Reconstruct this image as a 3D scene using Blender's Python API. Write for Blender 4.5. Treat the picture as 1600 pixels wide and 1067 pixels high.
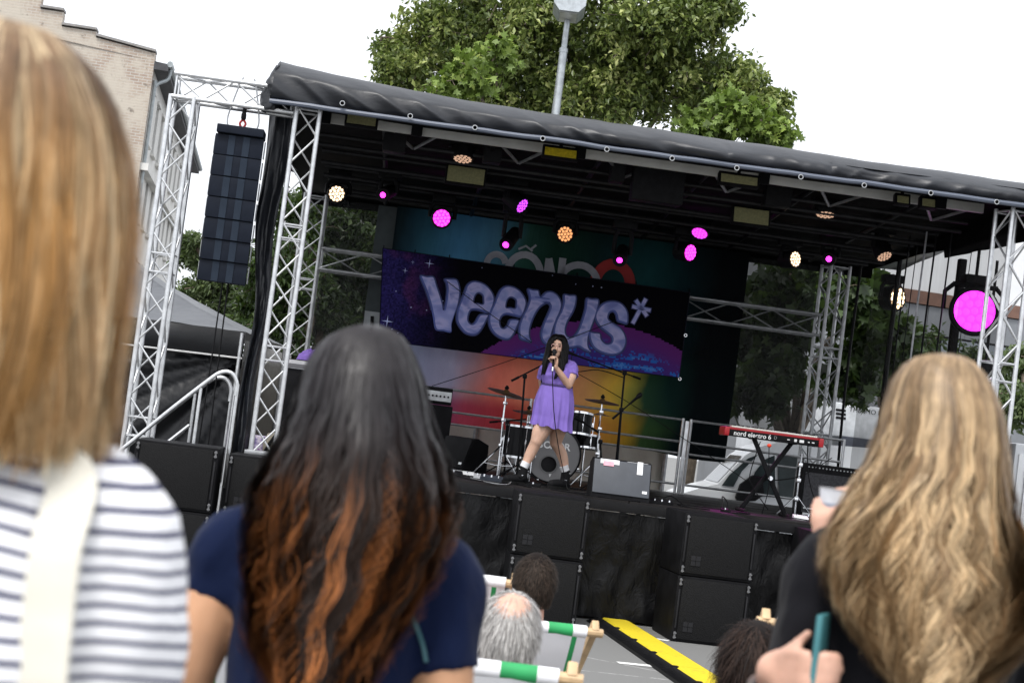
import bpy, bmesh, math, random
import numpy as np
from mathutils import Vector, Matrix, noise as mnoise
from mathutils.geometry import tessellate_polygon

for o in list(bpy.data.objects): bpy.data.objects.remove(o)
SC = bpy.context.scene
COL = SC.collection
R = math.radians
random.seed(7)
rng = np.random.default_rng(11)

# ---------------------------------------------------------------- camera, sky, sun, exposure
FPX, ROLL, EYE = 2700.0, R(7.3), 1.85
PITCH = math.atan(136.5*math.cos(ROLL)/FPX)
cd = bpy.data.cameras.new('camera'); cam = bpy.data.objects.new('camera', cd); COL.objects.link(cam)
cd.sensor_width = 36; cd.lens = FPX/1600*36; cd.clip_end = 900; cd.clip_start = 0.05
cam.location = (0, 0, EYE)
cam.rotation_euler = (Matrix.Rotation(math.pi/2+PITCH, 3, 'X') @ Matrix.Rotation(ROLL, 3, 'Z')).to_euler()
cd.dof.use_dof = True; cd.dof.focus_distance = 18.5; cd.dof.aperture_fstop = 6.3
SC.camera = cam
world = bpy.data.worlds.new('World'); SC.world = world; world.use_nodes = True
wn = world.node_tree; wb = wn.nodes['Background']
SUN_EL, SUN_ROT = R(58), R(205)
sky = wn.nodes.new('ShaderNodeTexSky'); sky.sky_type = 'NISHITA'; sky.sun_disc = False
sky.sun_elevation = SUN_EL; sky.sun_rotation = SUN_ROT; sky.air_density = 1.0; sky.dust_density = 6.0; sky.ozone_density = 1.0
hsv = wn.nodes.new('ShaderNodeHueSaturation'); hsv.inputs['Saturation'].default_value = 0.12
mixw = wn.nodes.new('ShaderNodeMix'); mixw.data_type = 'RGBA'; mixw.inputs[0].default_value = 0.55
mixw.inputs[7].default_value = (11.0, 11.4, 12.2, 1)
wn.links.new(sky.outputs[0], hsv.inputs['Color']); wn.links.new(hsv.outputs[0], mixw.inputs[6])
wn.links.new(mixw.outputs[2], wb.inputs['Color']); wb.inputs['Strength'].default_value = 0.11
sd = bpy.data.lights.new('sun', 'SUN'); so = bpy.data.objects.new('sun', sd); COL.objects.link(so)
sd.energy = 1.5; sd.angle = R(14); sd.color = (1, 0.965, 0.92)
_d = Vector((math.sin(SUN_ROT)*math.cos(SUN_EL), math.cos(SUN_ROT)*math.cos(SUN_EL), math.sin(SUN_EL)))
so.rotation_euler = (_d).to_track_quat('Z', 'Y').to_euler(); so.location = (0, 0, 20)
SC.view_settings.view_transform = 'Standard'; SC.view_settings.look = 'None'; SC.view_settings.gamma = 1
SC.view_settings.use_curve_mapping = False; SC.view_settings.exposure = 0.68
SC.render.engine = 'CYCLES'
try:
    SC.cycles.use_denoising = True; SC.cycles.max_bounces = 6; SC.cycles.transparent_max_bounces = 16
    SC.cycles.caustics_reflective = False; SC.cycles.caustics_refractive = False; SC.cycles.sample_clamp_indirect = 6
except Exception: pass

# ---------------------------------------------------------------- measured frames
_U0 = Vector((0, -math.sin(PITCH), math.cos(PITCH))); _F = Vector((0, math.cos(PITCH), math.sin(PITCH)))
_Rt = Vector((math.cos(ROLL), 0, 0)) + _U0*math.sin(ROLL); _Up = Vector((-math.sin(ROLL), 0, 0)) + _U0*math.cos(ROLL)
EYEV = Vector((0, 0, EYE))
def ray(u, v): return _F*FPX + _Rt*(u-800) - _Up*(v-533.5)
def at(u, v, Y):
    d = ray(u, v); return EYEV + d*(Y/d.y)
SO = at(392, 702, 17.75); SO.z = 0; SA = R(3.5)
EX = Vector((math.cos(SA), math.sin(SA), 0)); EY = Vector((-math.sin(SA), math.cos(SA), 0))
SM = Matrix.Translation(SO) @ Matrix.Rotation(SA, 4, 'Z')     # stage frame: x along the front, y into the stage, z up from the ground
SMI = SM.inverted()
def sp(u, v, d):
    r = ray(u, v); o = SO + EY*d; t = (o-EYEV).dot(EY)/r.dot(EY); return SMI @ (EYEV + r*t)
DECK = 1.26

# ---------------------------------------------------------------- materials
class NT:
    def __init__(s, name):
        s.m = bpy.data.materials.new(name); s.m.use_nodes = True; s.t = s.m.node_tree; s.b = s.t.nodes['Principled BSDF']; s.out = s.t.nodes['Material Output']
    def n(s, ty, **k):
        x = s.t.nodes.new('ShaderNode'+ty)
        for a, b in k.items(): setattr(x, a, b)
        return x
    def l(s, a, b): s.t.links.new(a, b); return b
    def put(s, sock, v):
        if isinstance(v, bpy.types.NodeSocket): s.t.links.new(v, sock)
        elif isinstance(v, (tuple, list)) and len(v) == 3 and sock.type == 'RGBA': sock.default_value = (*v, 1)
        else: sock.default_value = v
    def math(s, op, a, b=0.0, c=None, clamp=False):
        x = s.n('Math', operation=op, use_clamp=clamp); s.put(x.inputs[0], a); s.put(x.inputs[1], b)
        if c is not None: s.put(x.inputs[2], c)
        return x.outputs[0]
    def mix(s, f, a, b, mode='MIX'):
        x = s.n('Mix', data_type='RGBA', blend_type=mode); s.put(x.inputs[0], f); s.put(x.inputs[6], a); s.put(x.inputs[7], b); return x.outputs[2]
    def sm(s, v, a, b):
        x = s.n('MapRange', interpolation_type='SMOOTHSTEP'); s.put(x.inputs[0], v); x.inputs[1].default_value = a; x.inputs[2].default_value = b; return x.outputs[0]
    def obj(s): return s.n('TexCoord').outputs['Object']
    def xyz(s, v):
        x = s.n('SeparateXYZ'); s.l(v, x.inputs[0]); return x.outputs
    def map(s, v, sc=(1,1,1), loc=(0,0,0), rot=(0,0,0)):
        x = s.n('Mapping'); s.l(v, x.inputs[0]); x.inputs['Scale'].default_value = sc; x.inputs['Location'].default_value = loc; x.inputs['Rotation'].default_value = rot; return x.outputs[0]
    def noise(s, v, scale, detail=3, rough=.55, dist=0):
        x = s.n('TexNoise'); s.l(v, x.inputs['Vector']); x.inputs['Scale'].default_value = scale; x.inputs['Detail'].default_value = detail
        x.inputs['Roughness'].default_value = rough; x.inputs['Distortion'].default_value = dist; return x.outputs[0]
    def bump(s, h, st=.3, dist=.01):
        x = s.n('Bump'); x.inputs['Strength'].default_value = st; x.inputs['Distance'].default_value = dist; s.l(h, x.inputs['Height']); s.l(x.outputs[0], s.b.inputs['Normal']); return x.outputs[0]
    def ramp(s, f, stops):
        x = s.n('ValToRGB'); s.l(f, x.inputs[0]); e = x.color_ramp.elements
        e[0].position, e[0].color = stops[0][0], (*stops[0][1], 1); e[1].position, e[1].color = stops[-1][0], (*stops[-1][1], 1)
        for p, c in stops[1:-1]: q = e.new(p); q.color = (*c, 1)
        return x.outputs[0]
def mk(name, col, rough=.6, metal=0., var=.15, scale=6., bump=.0, bscale=60., bdist=.003, spec=.5, trans=0., emit=None, est=0., rvar=.12):
    if max(col) < .05 and metal < .5: spec = min(spec, .1)
    m = NT(name); o = m.obj(); nz = m.noise(o, scale, 5)
    lo = tuple(c*(1-var) for c in col); hi = tuple(min(1, c*(1+var)) for c in col)
    m.put(m.b.inputs['Base Color'], m.mix(m.sm(nz, .3, .7), lo, hi))
    m.put(m.b.inputs['Roughness'], m.math('ADD', m.math('MULTIPLY', m.noise(o, scale*2.7, 4), rvar), rough-rvar/2, clamp=True))
    m.b.inputs['Metallic'].default_value = metal; m.b.inputs['Specular IOR Level'].default_value = spec
    if bump: m.bump(m.noise(o, bscale, 4), bump, bdist)
    if emit: m.b.inputs['Emission Color'].default_value = (*emit, 1); m.b.inputs['Emission Strength'].default_value = est
    return m.m

# ---------------------------------------------------------------- mesh collector
class MB:
    def __init__(s): s.v = []; s.f = []; s.mi = []; s.cur = 0
    def add(s, vs, fs):
        b = len(s.v); s.v += [tuple(x) for x in vs]; s.f += [tuple(i+b for i in f) for f in fs]; s.mi += [s.cur]*len(fs); return s
    def box(s, c, d, rot=None, bev=0.0):
        x, y, z = d[0]/2, d[1]/2, d[2]/2; c = Vector(c)
        if bev <= 0:
            vs = [Vector((i, j, k)) for i in (-x, x) for j in (-y, y) for k in (-z, z)]
            fs = [(0,1,3,2), (4,6,7,5), (0,4,5,1), (2,3,7,6), (0,2,6,4), (1,5,7,3)]
        else:
            b = min(bev, x*.9, y*.9, z*.9); bm = bmesh.new(); bmesh.ops.create_cube(bm, size=1)
            for q in bm.verts: q.co = Vector((q.co.x*2*x, q.co.y*2*y, q.co.z*2*z))
            bmesh.ops.bevel(bm, geom=list(bm.edges), offset=b, segments=2, profile=.6, affect='EDGES')
            bm.verts.index_update(); vs = [q.co.copy() for q in bm.verts]; fs = [tuple(w.index for w in f.verts) for f in bm.faces]; bm.free()
        M = rot if rot is not None else Matrix.Identity(3)
        return s.add([c + M @ q for q in vs], fs)
    def tube(s, pts, r, n=8, caps=True, closed=False):
        pts = [Vector(p) for p in pts]; m = len(pts); rs = list(r) if isinstance(r, (list, tuple)) else [r]*m
        T = []
        for i in range(m):
            if closed: t = pts[(i+1) % m]-pts[i-1]
            else: t = pts[min(i+1, m-1)]-pts[max(i-1, 0)]
            T.append(t.normalized() if t.length > 1e-9 else Vector((0, 0, 1)))
        a = Vector((0, 0, 1)) if abs(T[0].z) < .9 else Vector((1, 0, 0)); nrm = (a-T[0]*a.dot(T[0])).normalized(); vs = []; fs = []
        for i in range(m):
            nrm = (nrm-T[i]*nrm.dot(T[i])); nrm = nrm.normalized() if nrm.length > 1e-6 else T[i].orthogonal().normalized(); bi = T[i].cross(nrm)
            for k in range(n):
                an = 2*math.pi*k/n; vs.append(pts[i]+(nrm*math.cos(an)+bi*math.sin(an))*rs[i])
        for i in range(m if closed else m-1):
            j = (i+1) % m
            for k in range(n): fs.append((i*n+k, i*n+(k+1) % n, j*n+(k+1) % n, j*n+k))
        if caps and not closed: fs.append(tuple(range(n-1, -1, -1))); fs.append(tuple((m-1)*n+k for k in range(n)))
        return s.add(vs, fs)
    def lathe(s, prof, c=(0,0,0), axis='Z', n=24, M=None, caps=True):
        vs = []; fs = []; m = len(prof); c = Vector(c)
        for r, h in prof:
            for k in range(n):
                a = 2*math.pi*k/n; p = Vector((r*math.cos(a), r*math.sin(a), h))
                if M is not None: p = M @ p
                elif axis == 'Y': p = Vector((p.x, p.z, -p.y))
                elif axis == 'X': p = Vector((p.z, p.x, p.y))
                vs.append(c+p)
        for i in range(m-1):
            for k in range(n): fs.append((i*n+k, i*n+(k+1) % n, (i+1)*n+(k+1) % n, (i+1)*n+k))
        if caps and prof[0][0] > 1e-6: fs.append(tuple(range(n-1, -1, -1)))
        if caps and prof[-1][0] > 1e-6: fs.append(tuple((m-1)*n+k for k in range(n)))
        return s.add(vs, fs)
    def prism(s, poly, h, f):       # poly: 2D points; f(x, y, z) -> 3D; z from 0 to h
        n = len(poly); tri = tessellate_polygon([[Vector((p[0], p[1], 0)) for p in poly]])
        vs = [f(p[0], p[1], 0) for p in poly]+[f(p[0], p[1], h) for p in poly]
        fs = [tuple(t[::-1]) for t in tri]+[tuple(i+n for i in t) for t in tri]+[(i, (i+1) % n, (i+1) % n+n, i+n) for i in range(n)]
        return s.add(vs, fs)
    def grid(s, nu, nv, f, thick=0):
        vs = [f(i/(nu-1), j/(nv-1)) for j in range(nv) for i in range(nu)]
        return s.add(vs, [(j*nu+i, j*nu+i+1, (j+1)*nu+i+1, (j+1)*nu+i) for j in range(nv-1) for i in range(nu-1)])
    def mesh(s, name, mats, smooth=True, angle=35):
        me = bpy.data.meshes.new(name); me.from_pydata([tuple(v) for v in s.v], [], s.f)
        for m in (mats if isinstance(mats, (list, tuple)) else [mats]): me.materials.append(m)
        if max(s.mi or [0]) > 0: me.polygons.foreach_set('material_index', s.mi)
        me.validate(); me.update()
        if smooth:
            me.polygons.foreach_set('use_smooth', [True]*len(me.polygons))
            try: me.set_sharp_from_angle(angle=R(angle))
            except Exception: pass
        return me
def link(name, me, parent=None, M=None):
    o = bpy.data.objects.new(name, me); COL.objects.link(o)
    if M is not None: o.matrix_world = M
    if parent is not None: o.parent = parent
    return o
def props(o, label=None, cat=None, group=None, kind=None):
    if label: o['label'] = label
    if cat: o['category'] = cat
    if group: o['group'] = group
    if kind: o['kind'] = kind
    return o
def thing(name, label, cat, M=None, group=None):
    o = bpy.data.objects.new(name, None); COL.objects.link(o); o.empty_display_size = .2
    o.matrix_world = M if M is not None else SM.copy()
    return props(o, label, cat, group)
def part(par, name, mb, mat=None, label=None, smooth=True, angle=35, kind=None):
    o = link(name, mb.mesh(name, mat, smooth, angle) if isinstance(mb, MB) else mb, par)
    return props(o, label, kind=kind)
def copy_part(o, par, M=None):
    c = o.copy(); COL.objects.link(c); c.parent = par
    if M is not None: c.matrix_basis = M
    return c
def copy_tree(o, M, label=None, group=None):
    c = o.copy(); COL.objects.link(c); c.matrix_world = M
    if label: c['label'] = label
    if group: c['group'] = group
    for ch in list(o.children):
        d = ch.copy(); COL.objects.link(d); d.parent = c
        for g in list(ch.children):
            e = g.copy(); COL.objects.link(e); e.parent = d
    return c
def single(name, mb, mat, label, cat, M=None, group=None, kind=None, smooth=True, angle=35):
    o = link(name, mb.mesh(name, mat, smooth, angle) if isinstance(mb, MB) else mb, None, M if M is not None else SM.copy())
    return props(o, label, cat, group, kind)
def T(x, y, z, rz=0): return SM @ Matrix.Translation((x, y, z)) @ Matrix.Rotation(rz, 4, 'Z')
def W(x, y, z, rz=0): return Matrix.Translation((x, y, z)) @ Matrix.Rotation(rz, 4, 'Z')
def fbm(x, y=0., z=0.): return mnoise.fractal(Vector((x, y, z)), 1.0, 2.0, 4)
def catmull(P, k=6, closed=False):
    P = [Vector(p) for p in P]; n = len(P); out = []
    for i in range(n if closed else n-1):
        a, b, c, d = (P[(i-1) % n], P[i], P[(i+1) % n], P[(i+2) % n]) if closed else (P[max(i-1, 0)], P[i], P[i+1], P[min(i+2, n-1)])
        for j in range(k):
            t = j/k; out.append(.5*((2*b)+(c-a)*t+(2*a-5*b+4*c-d)*t*t+(3*b-a-3*c+d)*t**3))
    if not closed: out.append(P[-1])
    return out

alu = mk('brushed_aluminium', (.62, .63, .64), .38, .85, .12, 14, .1, 90, rvar=.2)
alu_dull = mk('dull_aluminium', (.42, .43, .44), .45, .8, .2, 9, .1, 90, rvar=.2)
blackmetal = mk('black_painted_metal', (.006, .006, .007), .5, 0, .3, 20, .1, 200, spec=.3)
blackplastic = mk('black_plastic', (.007, .007, .008), .55, 0, .3, 15, .15, 300, spec=.28)
rubber = mk('black_rubber', (.01, .01, .01), .75, 0, .3, 20, spec=.3)
chrome = mk('chrome', (.75, .76, .78), .15, 1, .05, 8)
white_paint = mk('white_paint', (.78, .79, .8), .45, 0, .06, 3)
wood = mk('pale_beech_wood', (.52, .36, .2), .5, 0, .2, 8, .1, 40)
whiteprint = mk('white_print', (.7, .7, .7), .6)
# ================================================================ SETTING
def gz(y):          # the lot falls gently from the audience towards the stage
    t = min(1, max(0, (y-3)/10)); return .22*(1-t*t*(3-2*t))
m = NT('worn_concrete_lot'); o = m.obj()
a = m.noise(o, .7, 6, .6); b = m.noise(o, 14, 5, .7); c = m.noise(o, 120, 3, .6)
crk = m.n('TexVoronoi', feature='DISTANCE_TO_EDGE'); m.l(m.map(o, (.35, .35, .35)), crk.inputs['Vector']); crk.inputs['Scale'].default_value = 1
line = m.math('MULTIPLY', m.sm(m.math('ADD', crk.outputs[0], m.math('MULTIPLY', m.math('SUBTRACT', b, .5), .04)), .006, .0), .45)
col = m.mix(m.sm(a, .3, .7), (.38, .38, .37), (.52, .515, .5)); col = m.mix(m.sm(b, .35, .75), col, (.5, .495, .48)); col = m.mix(m.sm(c, .62, .75), col, (.2, .2, .195))
m.put(m.b.inputs['Base Color'], m.mix(line, (.16, .16, .155), col)); m.b.inputs['Roughness'].default_value = .85
m.bump(m.math('ADD', c, m.math('MULTIPLY', b, 2.)), .35, .004); MAT_GROUND = m.m
mb = MB()
ys = [-6, -3, 0, 3, 4, 5, 6, 7, 8, 9, 10, 11, 12, 13, 14, 20, 60, 400]; xs = [-300, -60, -12, -6, -3, 0, 3, 6, 12, 60, 300]
mb.add([(x, y, gz(y)) for y in ys for x in xs], [(j*len(xs)+i, j*len(xs)+i+1, (j+1)*len(xs)+i+1, (j+1)*len(xs)+i) for j in range(len(ys)-1) for i in range(len(xs)-1)])
props(link('ground', mb.mesh('ground', MAT_GROUND)), kind='structure')
def gp(u, v):
    r = ray(u, v); y = 14
    for _ in range(6):
        t = (gz(y)-EYE)/r.z; y = (EYEV+r*t).y
    return EYEV+r*t
mline = mk('worn_white_road_paint', (.62, .62, .6), .8, 0, .3, 30)
for q in (((965,1035),(1035,1042)), ((1000,994),(1045,1001)), ((1097,1051),(1140,1058))):
    a, b = gp(*q[0]), gp(*q[1]); d = (b-a); a2 = a-d*.5; s = Vector((-d.y, d.x, 0)).normalized()*.06
    mb = MB(); mb.add([Vector((p.x, p.y, gz(p.y)+.004)) for p in (a-s, b-s, b+s, a+s)], [(0,1,2,3)])
    props(link('road_marking', mb.mesh('road_marking', mline)), kind='structure')

# ---- trees ------------------------------------------------------
def leaf_mat(name, cols, gloss=.35):
    m = NT(name); at_ = m.n('Attribute', attribute_name='tint'); nz = m.noise(m.obj(), .9, 3)
    c = m.ramp(m.math('ADD', at_.outputs['Fac'], m.math('MULTIPLY', m.math('SUBTRACT', nz, .5), .35)), [(0, cols[0]), (.45, cols[1]), (.8, cols[2]), (1, cols[3])])
    m.put(m.b.inputs['Base Color'], c); m.b.inputs['Roughness'].default_value = gloss
    tr = m.n('BsdfTranslucent'); m.put(tr.inputs[0], m.mix(.5, c, (.12, .2, .02))); mx = m.n('MixShader'); mx.inputs[0].default_value = .3
    m.l(m.b.outputs[0], mx.inputs[1]); m.l(tr.outputs[0], mx.inputs[2]); m.l(mx.outputs[0], m.out.inputs[0]); return m.m
def leaves_mesh(name, centers, size, mat, tints, up=.35, lobes=False, aspect=.5, seed=1):
    g = np.random.default_rng(seed); n = len(centers); C = np.asarray(centers)
    d = g.normal(size=(n, 3)); d[:, 2] -= up*1.6; d /= np.linalg.norm(d, axis=1)[:, None]
    nn = g.normal(size=(n, 3)); nn[:, 2] += 1.0; nn -= d*(nn*d).sum(1)[:, None]; nn /= np.linalg.norm(nn, axis=1)[:, None]
    s = np.cross(d, nn); L = size*g.uniform(.65, 1.25, n)[:, None]; w = L*aspect/2; dr = L*.12
    if not lobes:
        P = np.stack([C, C+d*L*.45+s*w+nn*dr, C+d*L-nn*dr, C+d*L*.45-s*w+nn*dr], 1).reshape(-1, 3)
        F = np.arange(n)[:, None]*4; F = np.concatenate([np.hstack([F, F+1, F+2]), np.hstack([F, F+2, F+3])], 0); k = 4
    else:       # five-pointed leaf
        w2 = L*.55
        P = np.stack([C, C+d*L*.15+s*w2*.9, C+d*L*.4+s*w2*.45, C+d*L*.75+s*w2*.8, C+d*L*.65+s*w2*.25, C+d*L*1.05-nn*dr, C+d*L*.65-s*w2*.25, C+d*L*.75-s*w2*.8, C+d*L*.4-s*w2*.45, C+d*L*.15-s*w2*.9], 1).reshape(-1, 3)
        b = np.arange(n)[:, None]*10; tr = [(0,1,2), (0,2,8), (0,8,9), (2,3,4), (2,4,6), (2,6,8), (8,6,7), (4,5,6)]
        F = np.concatenate([np.hstack([b+i, b+j, b+k_]) for i, j, k_ in tr], 0); k = 10
    me = bpy.data.meshes.new(name); me.vertices.add(len(P)); me.vertices.foreach_set('co', P.ravel())
    me.loops.add(F.size); me.loops.foreach_set('vertex_index', F.ravel().astype(np.int32))
    me.polygons.add(len(F)); me.polygons.foreach_set('loop_start', (np.arange(len(F))*3).astype(np.int32)); me.polygons.foreach_set('loop_total', np.full(len(F), 3, np.int32))
    me.update(); me.materials.append(mat); a = me.attributes.new('tint', 'FLOAT', 'POINT'); a.data.foreach_set('value', np.repeat(np.asarray(tints), k).astype(np.float32))
    return me
bark = mk('grey_brown_bark', (.12, .095, .07), .9, 0, .3, 9, .6, 25, .02)
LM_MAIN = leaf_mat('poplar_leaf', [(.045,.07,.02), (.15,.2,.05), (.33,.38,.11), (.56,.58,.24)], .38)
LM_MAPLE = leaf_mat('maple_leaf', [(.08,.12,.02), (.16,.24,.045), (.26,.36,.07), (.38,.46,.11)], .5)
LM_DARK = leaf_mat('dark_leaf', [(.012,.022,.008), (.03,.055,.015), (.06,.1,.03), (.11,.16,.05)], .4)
LM_PALE = leaf_mat('grey_green_leaf', [(.05,.07,.03), (.09,.13,.05), (.15,.2,.08), (.25,.3,.14)], .5)
def tree(label, base, lobes_, nl, size, mat, seed, trunk_r=.22, aspect=.5, maple=False, cat='tree', up=.35, group=None, ntw=26, name='broadleaf_tree'):
    """base: world xy; lobes_: (centre, radii, weight) leafy masses; limbs run from the trunk into every mass and twigs carry the leaf clumps."""
    g = np.random.default_rng(seed); t = thing(name, label, cat, W(base[0], base[1], 0), group)
    B = Vector((base[0], base[1], 0)); cen = sum((Vector(l[0]) for l in lobes_), Vector())/len(lobes_)
    fork = Vector((base[0], base[1], max(1.5, min(l[0][2]-l[1][2] for l in lobes_)*.8))); tk = MB()
    tk.tube([Vector((0, 0, -.2)), (fork-B)*.5+Vector((.1, 0, 0)), fork-B], [trunk_r*1.25, trunk_r, trunk_r*.8], 10)
    tw = MB(); cs = []; ti = []; wt = sum(l[2] for l in lobes_)
    for c, r, w in lobes_:
        c = Vector(c); mid = (fork+c)/2+Vector((g.normal()*.3, g.normal()*.3, g.uniform(.1, .5)))
        pth = catmull([fork-B, mid-B, c-B, c-B+Vector((g.normal()*r[0]*.3, g.normal()*r[1]*.3, r[2]*.6))], 5)
        tk.tube(pth, [trunk_r*(.55-.45*i/(len(pth)-1)) for i in range(len(pth))], 6)
        n = int(nl*w/wt); nt = max(6, int(ntw*w/wt*4)); ends = []
        for k in range(nt):
            d = Vector(g.normal(size=3)); d.normalize(); rad = g.uniform(.45, 1.02)
            e = c+Vector((d.x*r[0], d.y*r[1], d.z*r[2]))*rad; st = c+(e-c)*g.uniform(.05, .35)+Vector(g.normal(size=3))*.15
            mdl = (st+e)/2+Vector((0, 0, .12*r[2]))
            tw.tube([st-B, mdl-B, e-B], [trunk_r*.1, trunk_r*.06, .008], 4, caps=False)
            ends.append((st, mdl, e, g.uniform(.25, .6)*min(1.0, .35+r[0]*.3), g.uniform(-.18, .22)))
        for k in range(n):
            st, mdl, e, s_, tn = ends[int(g.integers(nt))]; f = g.uniform(.25, 1.05)
            p = (mdl+(e-mdl)*f) if g.random() < .75 else st+(mdl-st)*f
            p = p+Vector(g.normal(size=3))*s_*.36; cs.append(tuple(p-B)); ti.append(.45+tn*1.3+g.normal()*.16)
    part(t, 'trunk', tk, bark); tw_ = part(t, 'twigs', tw, bark, kind='stuff')
    part(t, 'crown', leaves_mesh('crown', cs, size, mat, np.clip(ti, 0, 1), up, maple, aspect, seed), mat)
    return t
def P(u, v, Y): return tuple(at(u, v, Y))
def lob(L_, Y): return [(P(u, v, Y+dy), (r/100., r/100.*dz, r/100.*.8), w) for u, v, r, dy, dz, w in L_]
# big tree behind the roof
tree('big green broadleaf tree rising behind the stage roof', at(925, 600, 33.5).xy,
     lob([(690,60,95,0,1.2,1.5), (625,120,50,-.5,1,.7), (630,170,50,.3,1,.5), (800,40,120,.5,1.2,1.6), (900,100,130,1,1.2,1.6), (1000,60,110,0,1.2,1.6), (1085,30,70,-.5,1,1.0), (1130,15,40,-.5,.8,.4),
          (1060,130,110,.5,1.2,1.6), (1150,140,75,-.3,1,1.1), (1200,180,48,0,1,.6), (760,130,110,.5,1,1.3), (950,-60,150,0,1,1.4), (720,-50,100,0,1,.8), (610,80,40,0,1,.4), (965,150,80,.2,.9,1.2), (870,160,70,.4,.9,.8)], 27.5),
     66000, .118, LM_MAIN, 3, .12, .5, ntw=210)
tree('bright yellow green maple top poking up in front of the big tree', at(1090, 600, 33).xy, lob([(1150,175,42,0,1,1), (1110,200,46,.2,1,1.2), (1190,205,36,0,1,.7), (1225,208,22,0,1,.3)], 25.2), 2600, .125, LM_MAPLE, 5, .09, maple=True, name='maple_tree', ntw=16)
tree('bright green young maple crown left of the lamp post over the roof', at(770, 600, 33).xy, lob([(735,120,48,0,1,1), (775,85,34,.3,1,.6), (700,150,38,.2,1,.7)], 25.6), 1700, .12, LM_MAPLE, 6, .09, maple=True, name='maple_tree', ntw=16)
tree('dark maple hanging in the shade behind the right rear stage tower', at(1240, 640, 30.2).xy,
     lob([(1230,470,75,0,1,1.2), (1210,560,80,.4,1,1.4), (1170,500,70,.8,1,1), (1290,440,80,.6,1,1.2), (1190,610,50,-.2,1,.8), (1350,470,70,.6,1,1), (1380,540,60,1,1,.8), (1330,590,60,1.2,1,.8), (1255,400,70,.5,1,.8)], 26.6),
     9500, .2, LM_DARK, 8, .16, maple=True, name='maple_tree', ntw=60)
tree('pale grey green tree between the speaker column and the dark tent', at(340, 560, 42).xy, lob([(345,440,65,0,1.4,1.4), (300,400,50,1,1.6,.8), (360,480,60,0,1.2,1.2), (300,460,45,0,1.3,.8), (410,450,60,1,1.4,1), (300,380,30,0,1,.4)], 42), 11000, .17, LM_PALE, 12, .2, .35, ntw=60)
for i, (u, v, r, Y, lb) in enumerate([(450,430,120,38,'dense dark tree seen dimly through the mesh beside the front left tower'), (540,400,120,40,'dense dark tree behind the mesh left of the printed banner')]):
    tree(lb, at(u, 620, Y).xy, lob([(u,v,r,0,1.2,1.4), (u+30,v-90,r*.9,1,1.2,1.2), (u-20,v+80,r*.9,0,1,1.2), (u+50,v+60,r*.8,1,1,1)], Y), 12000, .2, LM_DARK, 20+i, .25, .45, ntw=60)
tree('low green tree at the right edge behind the white truck', at(1650, 700, 34).xy, lob([(1590,630,55,0,1,1), (1650,600,70,1,1,1.2), (1600,570,50,1,1,.8), (1700,650,70,0,1,1)], 34), 6000, .17, LM_PALE, 31, .18, .5, ntw=40)
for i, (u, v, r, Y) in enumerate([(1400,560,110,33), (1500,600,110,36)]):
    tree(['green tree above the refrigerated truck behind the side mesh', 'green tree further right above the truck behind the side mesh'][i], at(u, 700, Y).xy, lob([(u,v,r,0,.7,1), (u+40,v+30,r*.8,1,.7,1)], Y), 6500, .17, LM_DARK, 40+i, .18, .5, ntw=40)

# ---- brick building with white facade, far left ------------------
m = NT('old_brick'); o = m.obj(); mp = m.map(o, (1, 1, 1))
br = m.n('TexBrick'); x = m.n('CombineXYZ'); q = m.xyz(o); m.l(q[0], x.inputs[0]); m.l(q[2], x.inputs[1]); m.l(x.outputs[0], br.inputs['Vector'])
br.inputs['Scale'].default_value = 1; br.inputs['Brick Width'].default_value = .3; br.inputs['Row Height'].default_value = .1; br.inputs['Mortar Size'].default_value = .012
br.inputs['Color1'].default_value = (.42, .34, .27, 1); br.inputs['Color2'].default_value = (.33, .25, .2, 1); br.inputs['Mortar'].default_value = (.5, .48, .44, 1)
nz = m.noise(o, .5, 6, .65); c = m.mix(m.sm(nz, .42, .6), br.outputs[0], (.5, .45, .38)); c = m.mix(m.sm(m.noise(o, 3, 4, .7), .6, .75), c, (.2, .17, .14))
m.put(m.b.inputs['Base Color'], c); m.b.inputs['Roughness'].default_value = .9; m.bump(br.outputs[1], .5, -.02); MAT_BRICK = m.m
MAT_STUCCO = mk('pale_stucco', (.66, .65, .62), .85, 0, .08, 1.2, .2, 30)
MAT_GLASSDK = mk('dark_window_glass', (.16, .18, .2), .12, 0, .3, 1)
MAT_ROOFDK = mk('dark_roof_felt', (.06, .06, .065), .8)
zinc = mk('zinc_gutter', (.33, .36, .37), .5, .5)
A = at(243, 84, 60); Bf = at(283, 205, 78); TOP = A.z
d = (Bf-A); d.z = 0; flen = d.length; fd = d.normalized(); fn = Vector((fd.y, -fd.x, 0))           # facade direction, outward normal
bld = thing('brick_building', 'old brick gable building with a white rendered street front', 'building', W(A.x, A.y, 0))
gdir = Vector((-1, -.12, 0)).normalized()                                                   # gable wall runs off to the left
mb = MB(); gl = 16; ang = math.atan2(gdir.y, gdir.x)
prof = [(0, 0), (0, TOP), (2.1, TOP+.25), (2.1, TOP+.45), (3.3, TOP+.45), (3.3, TOP+.95), (4.1, TOP+.95), (4.1, TOP+1.9), (16, TOP+3.2), (16, 0)]
mb.prism(prof, .45, lambda a, b, c: gdir*a+Vector((0, 0, b))+Vector((-gdir.y, gdir.x, 0))*(-c))
part(bld, 'brick_wall', mb, MAT_BRICK)
cp = MB()
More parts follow.
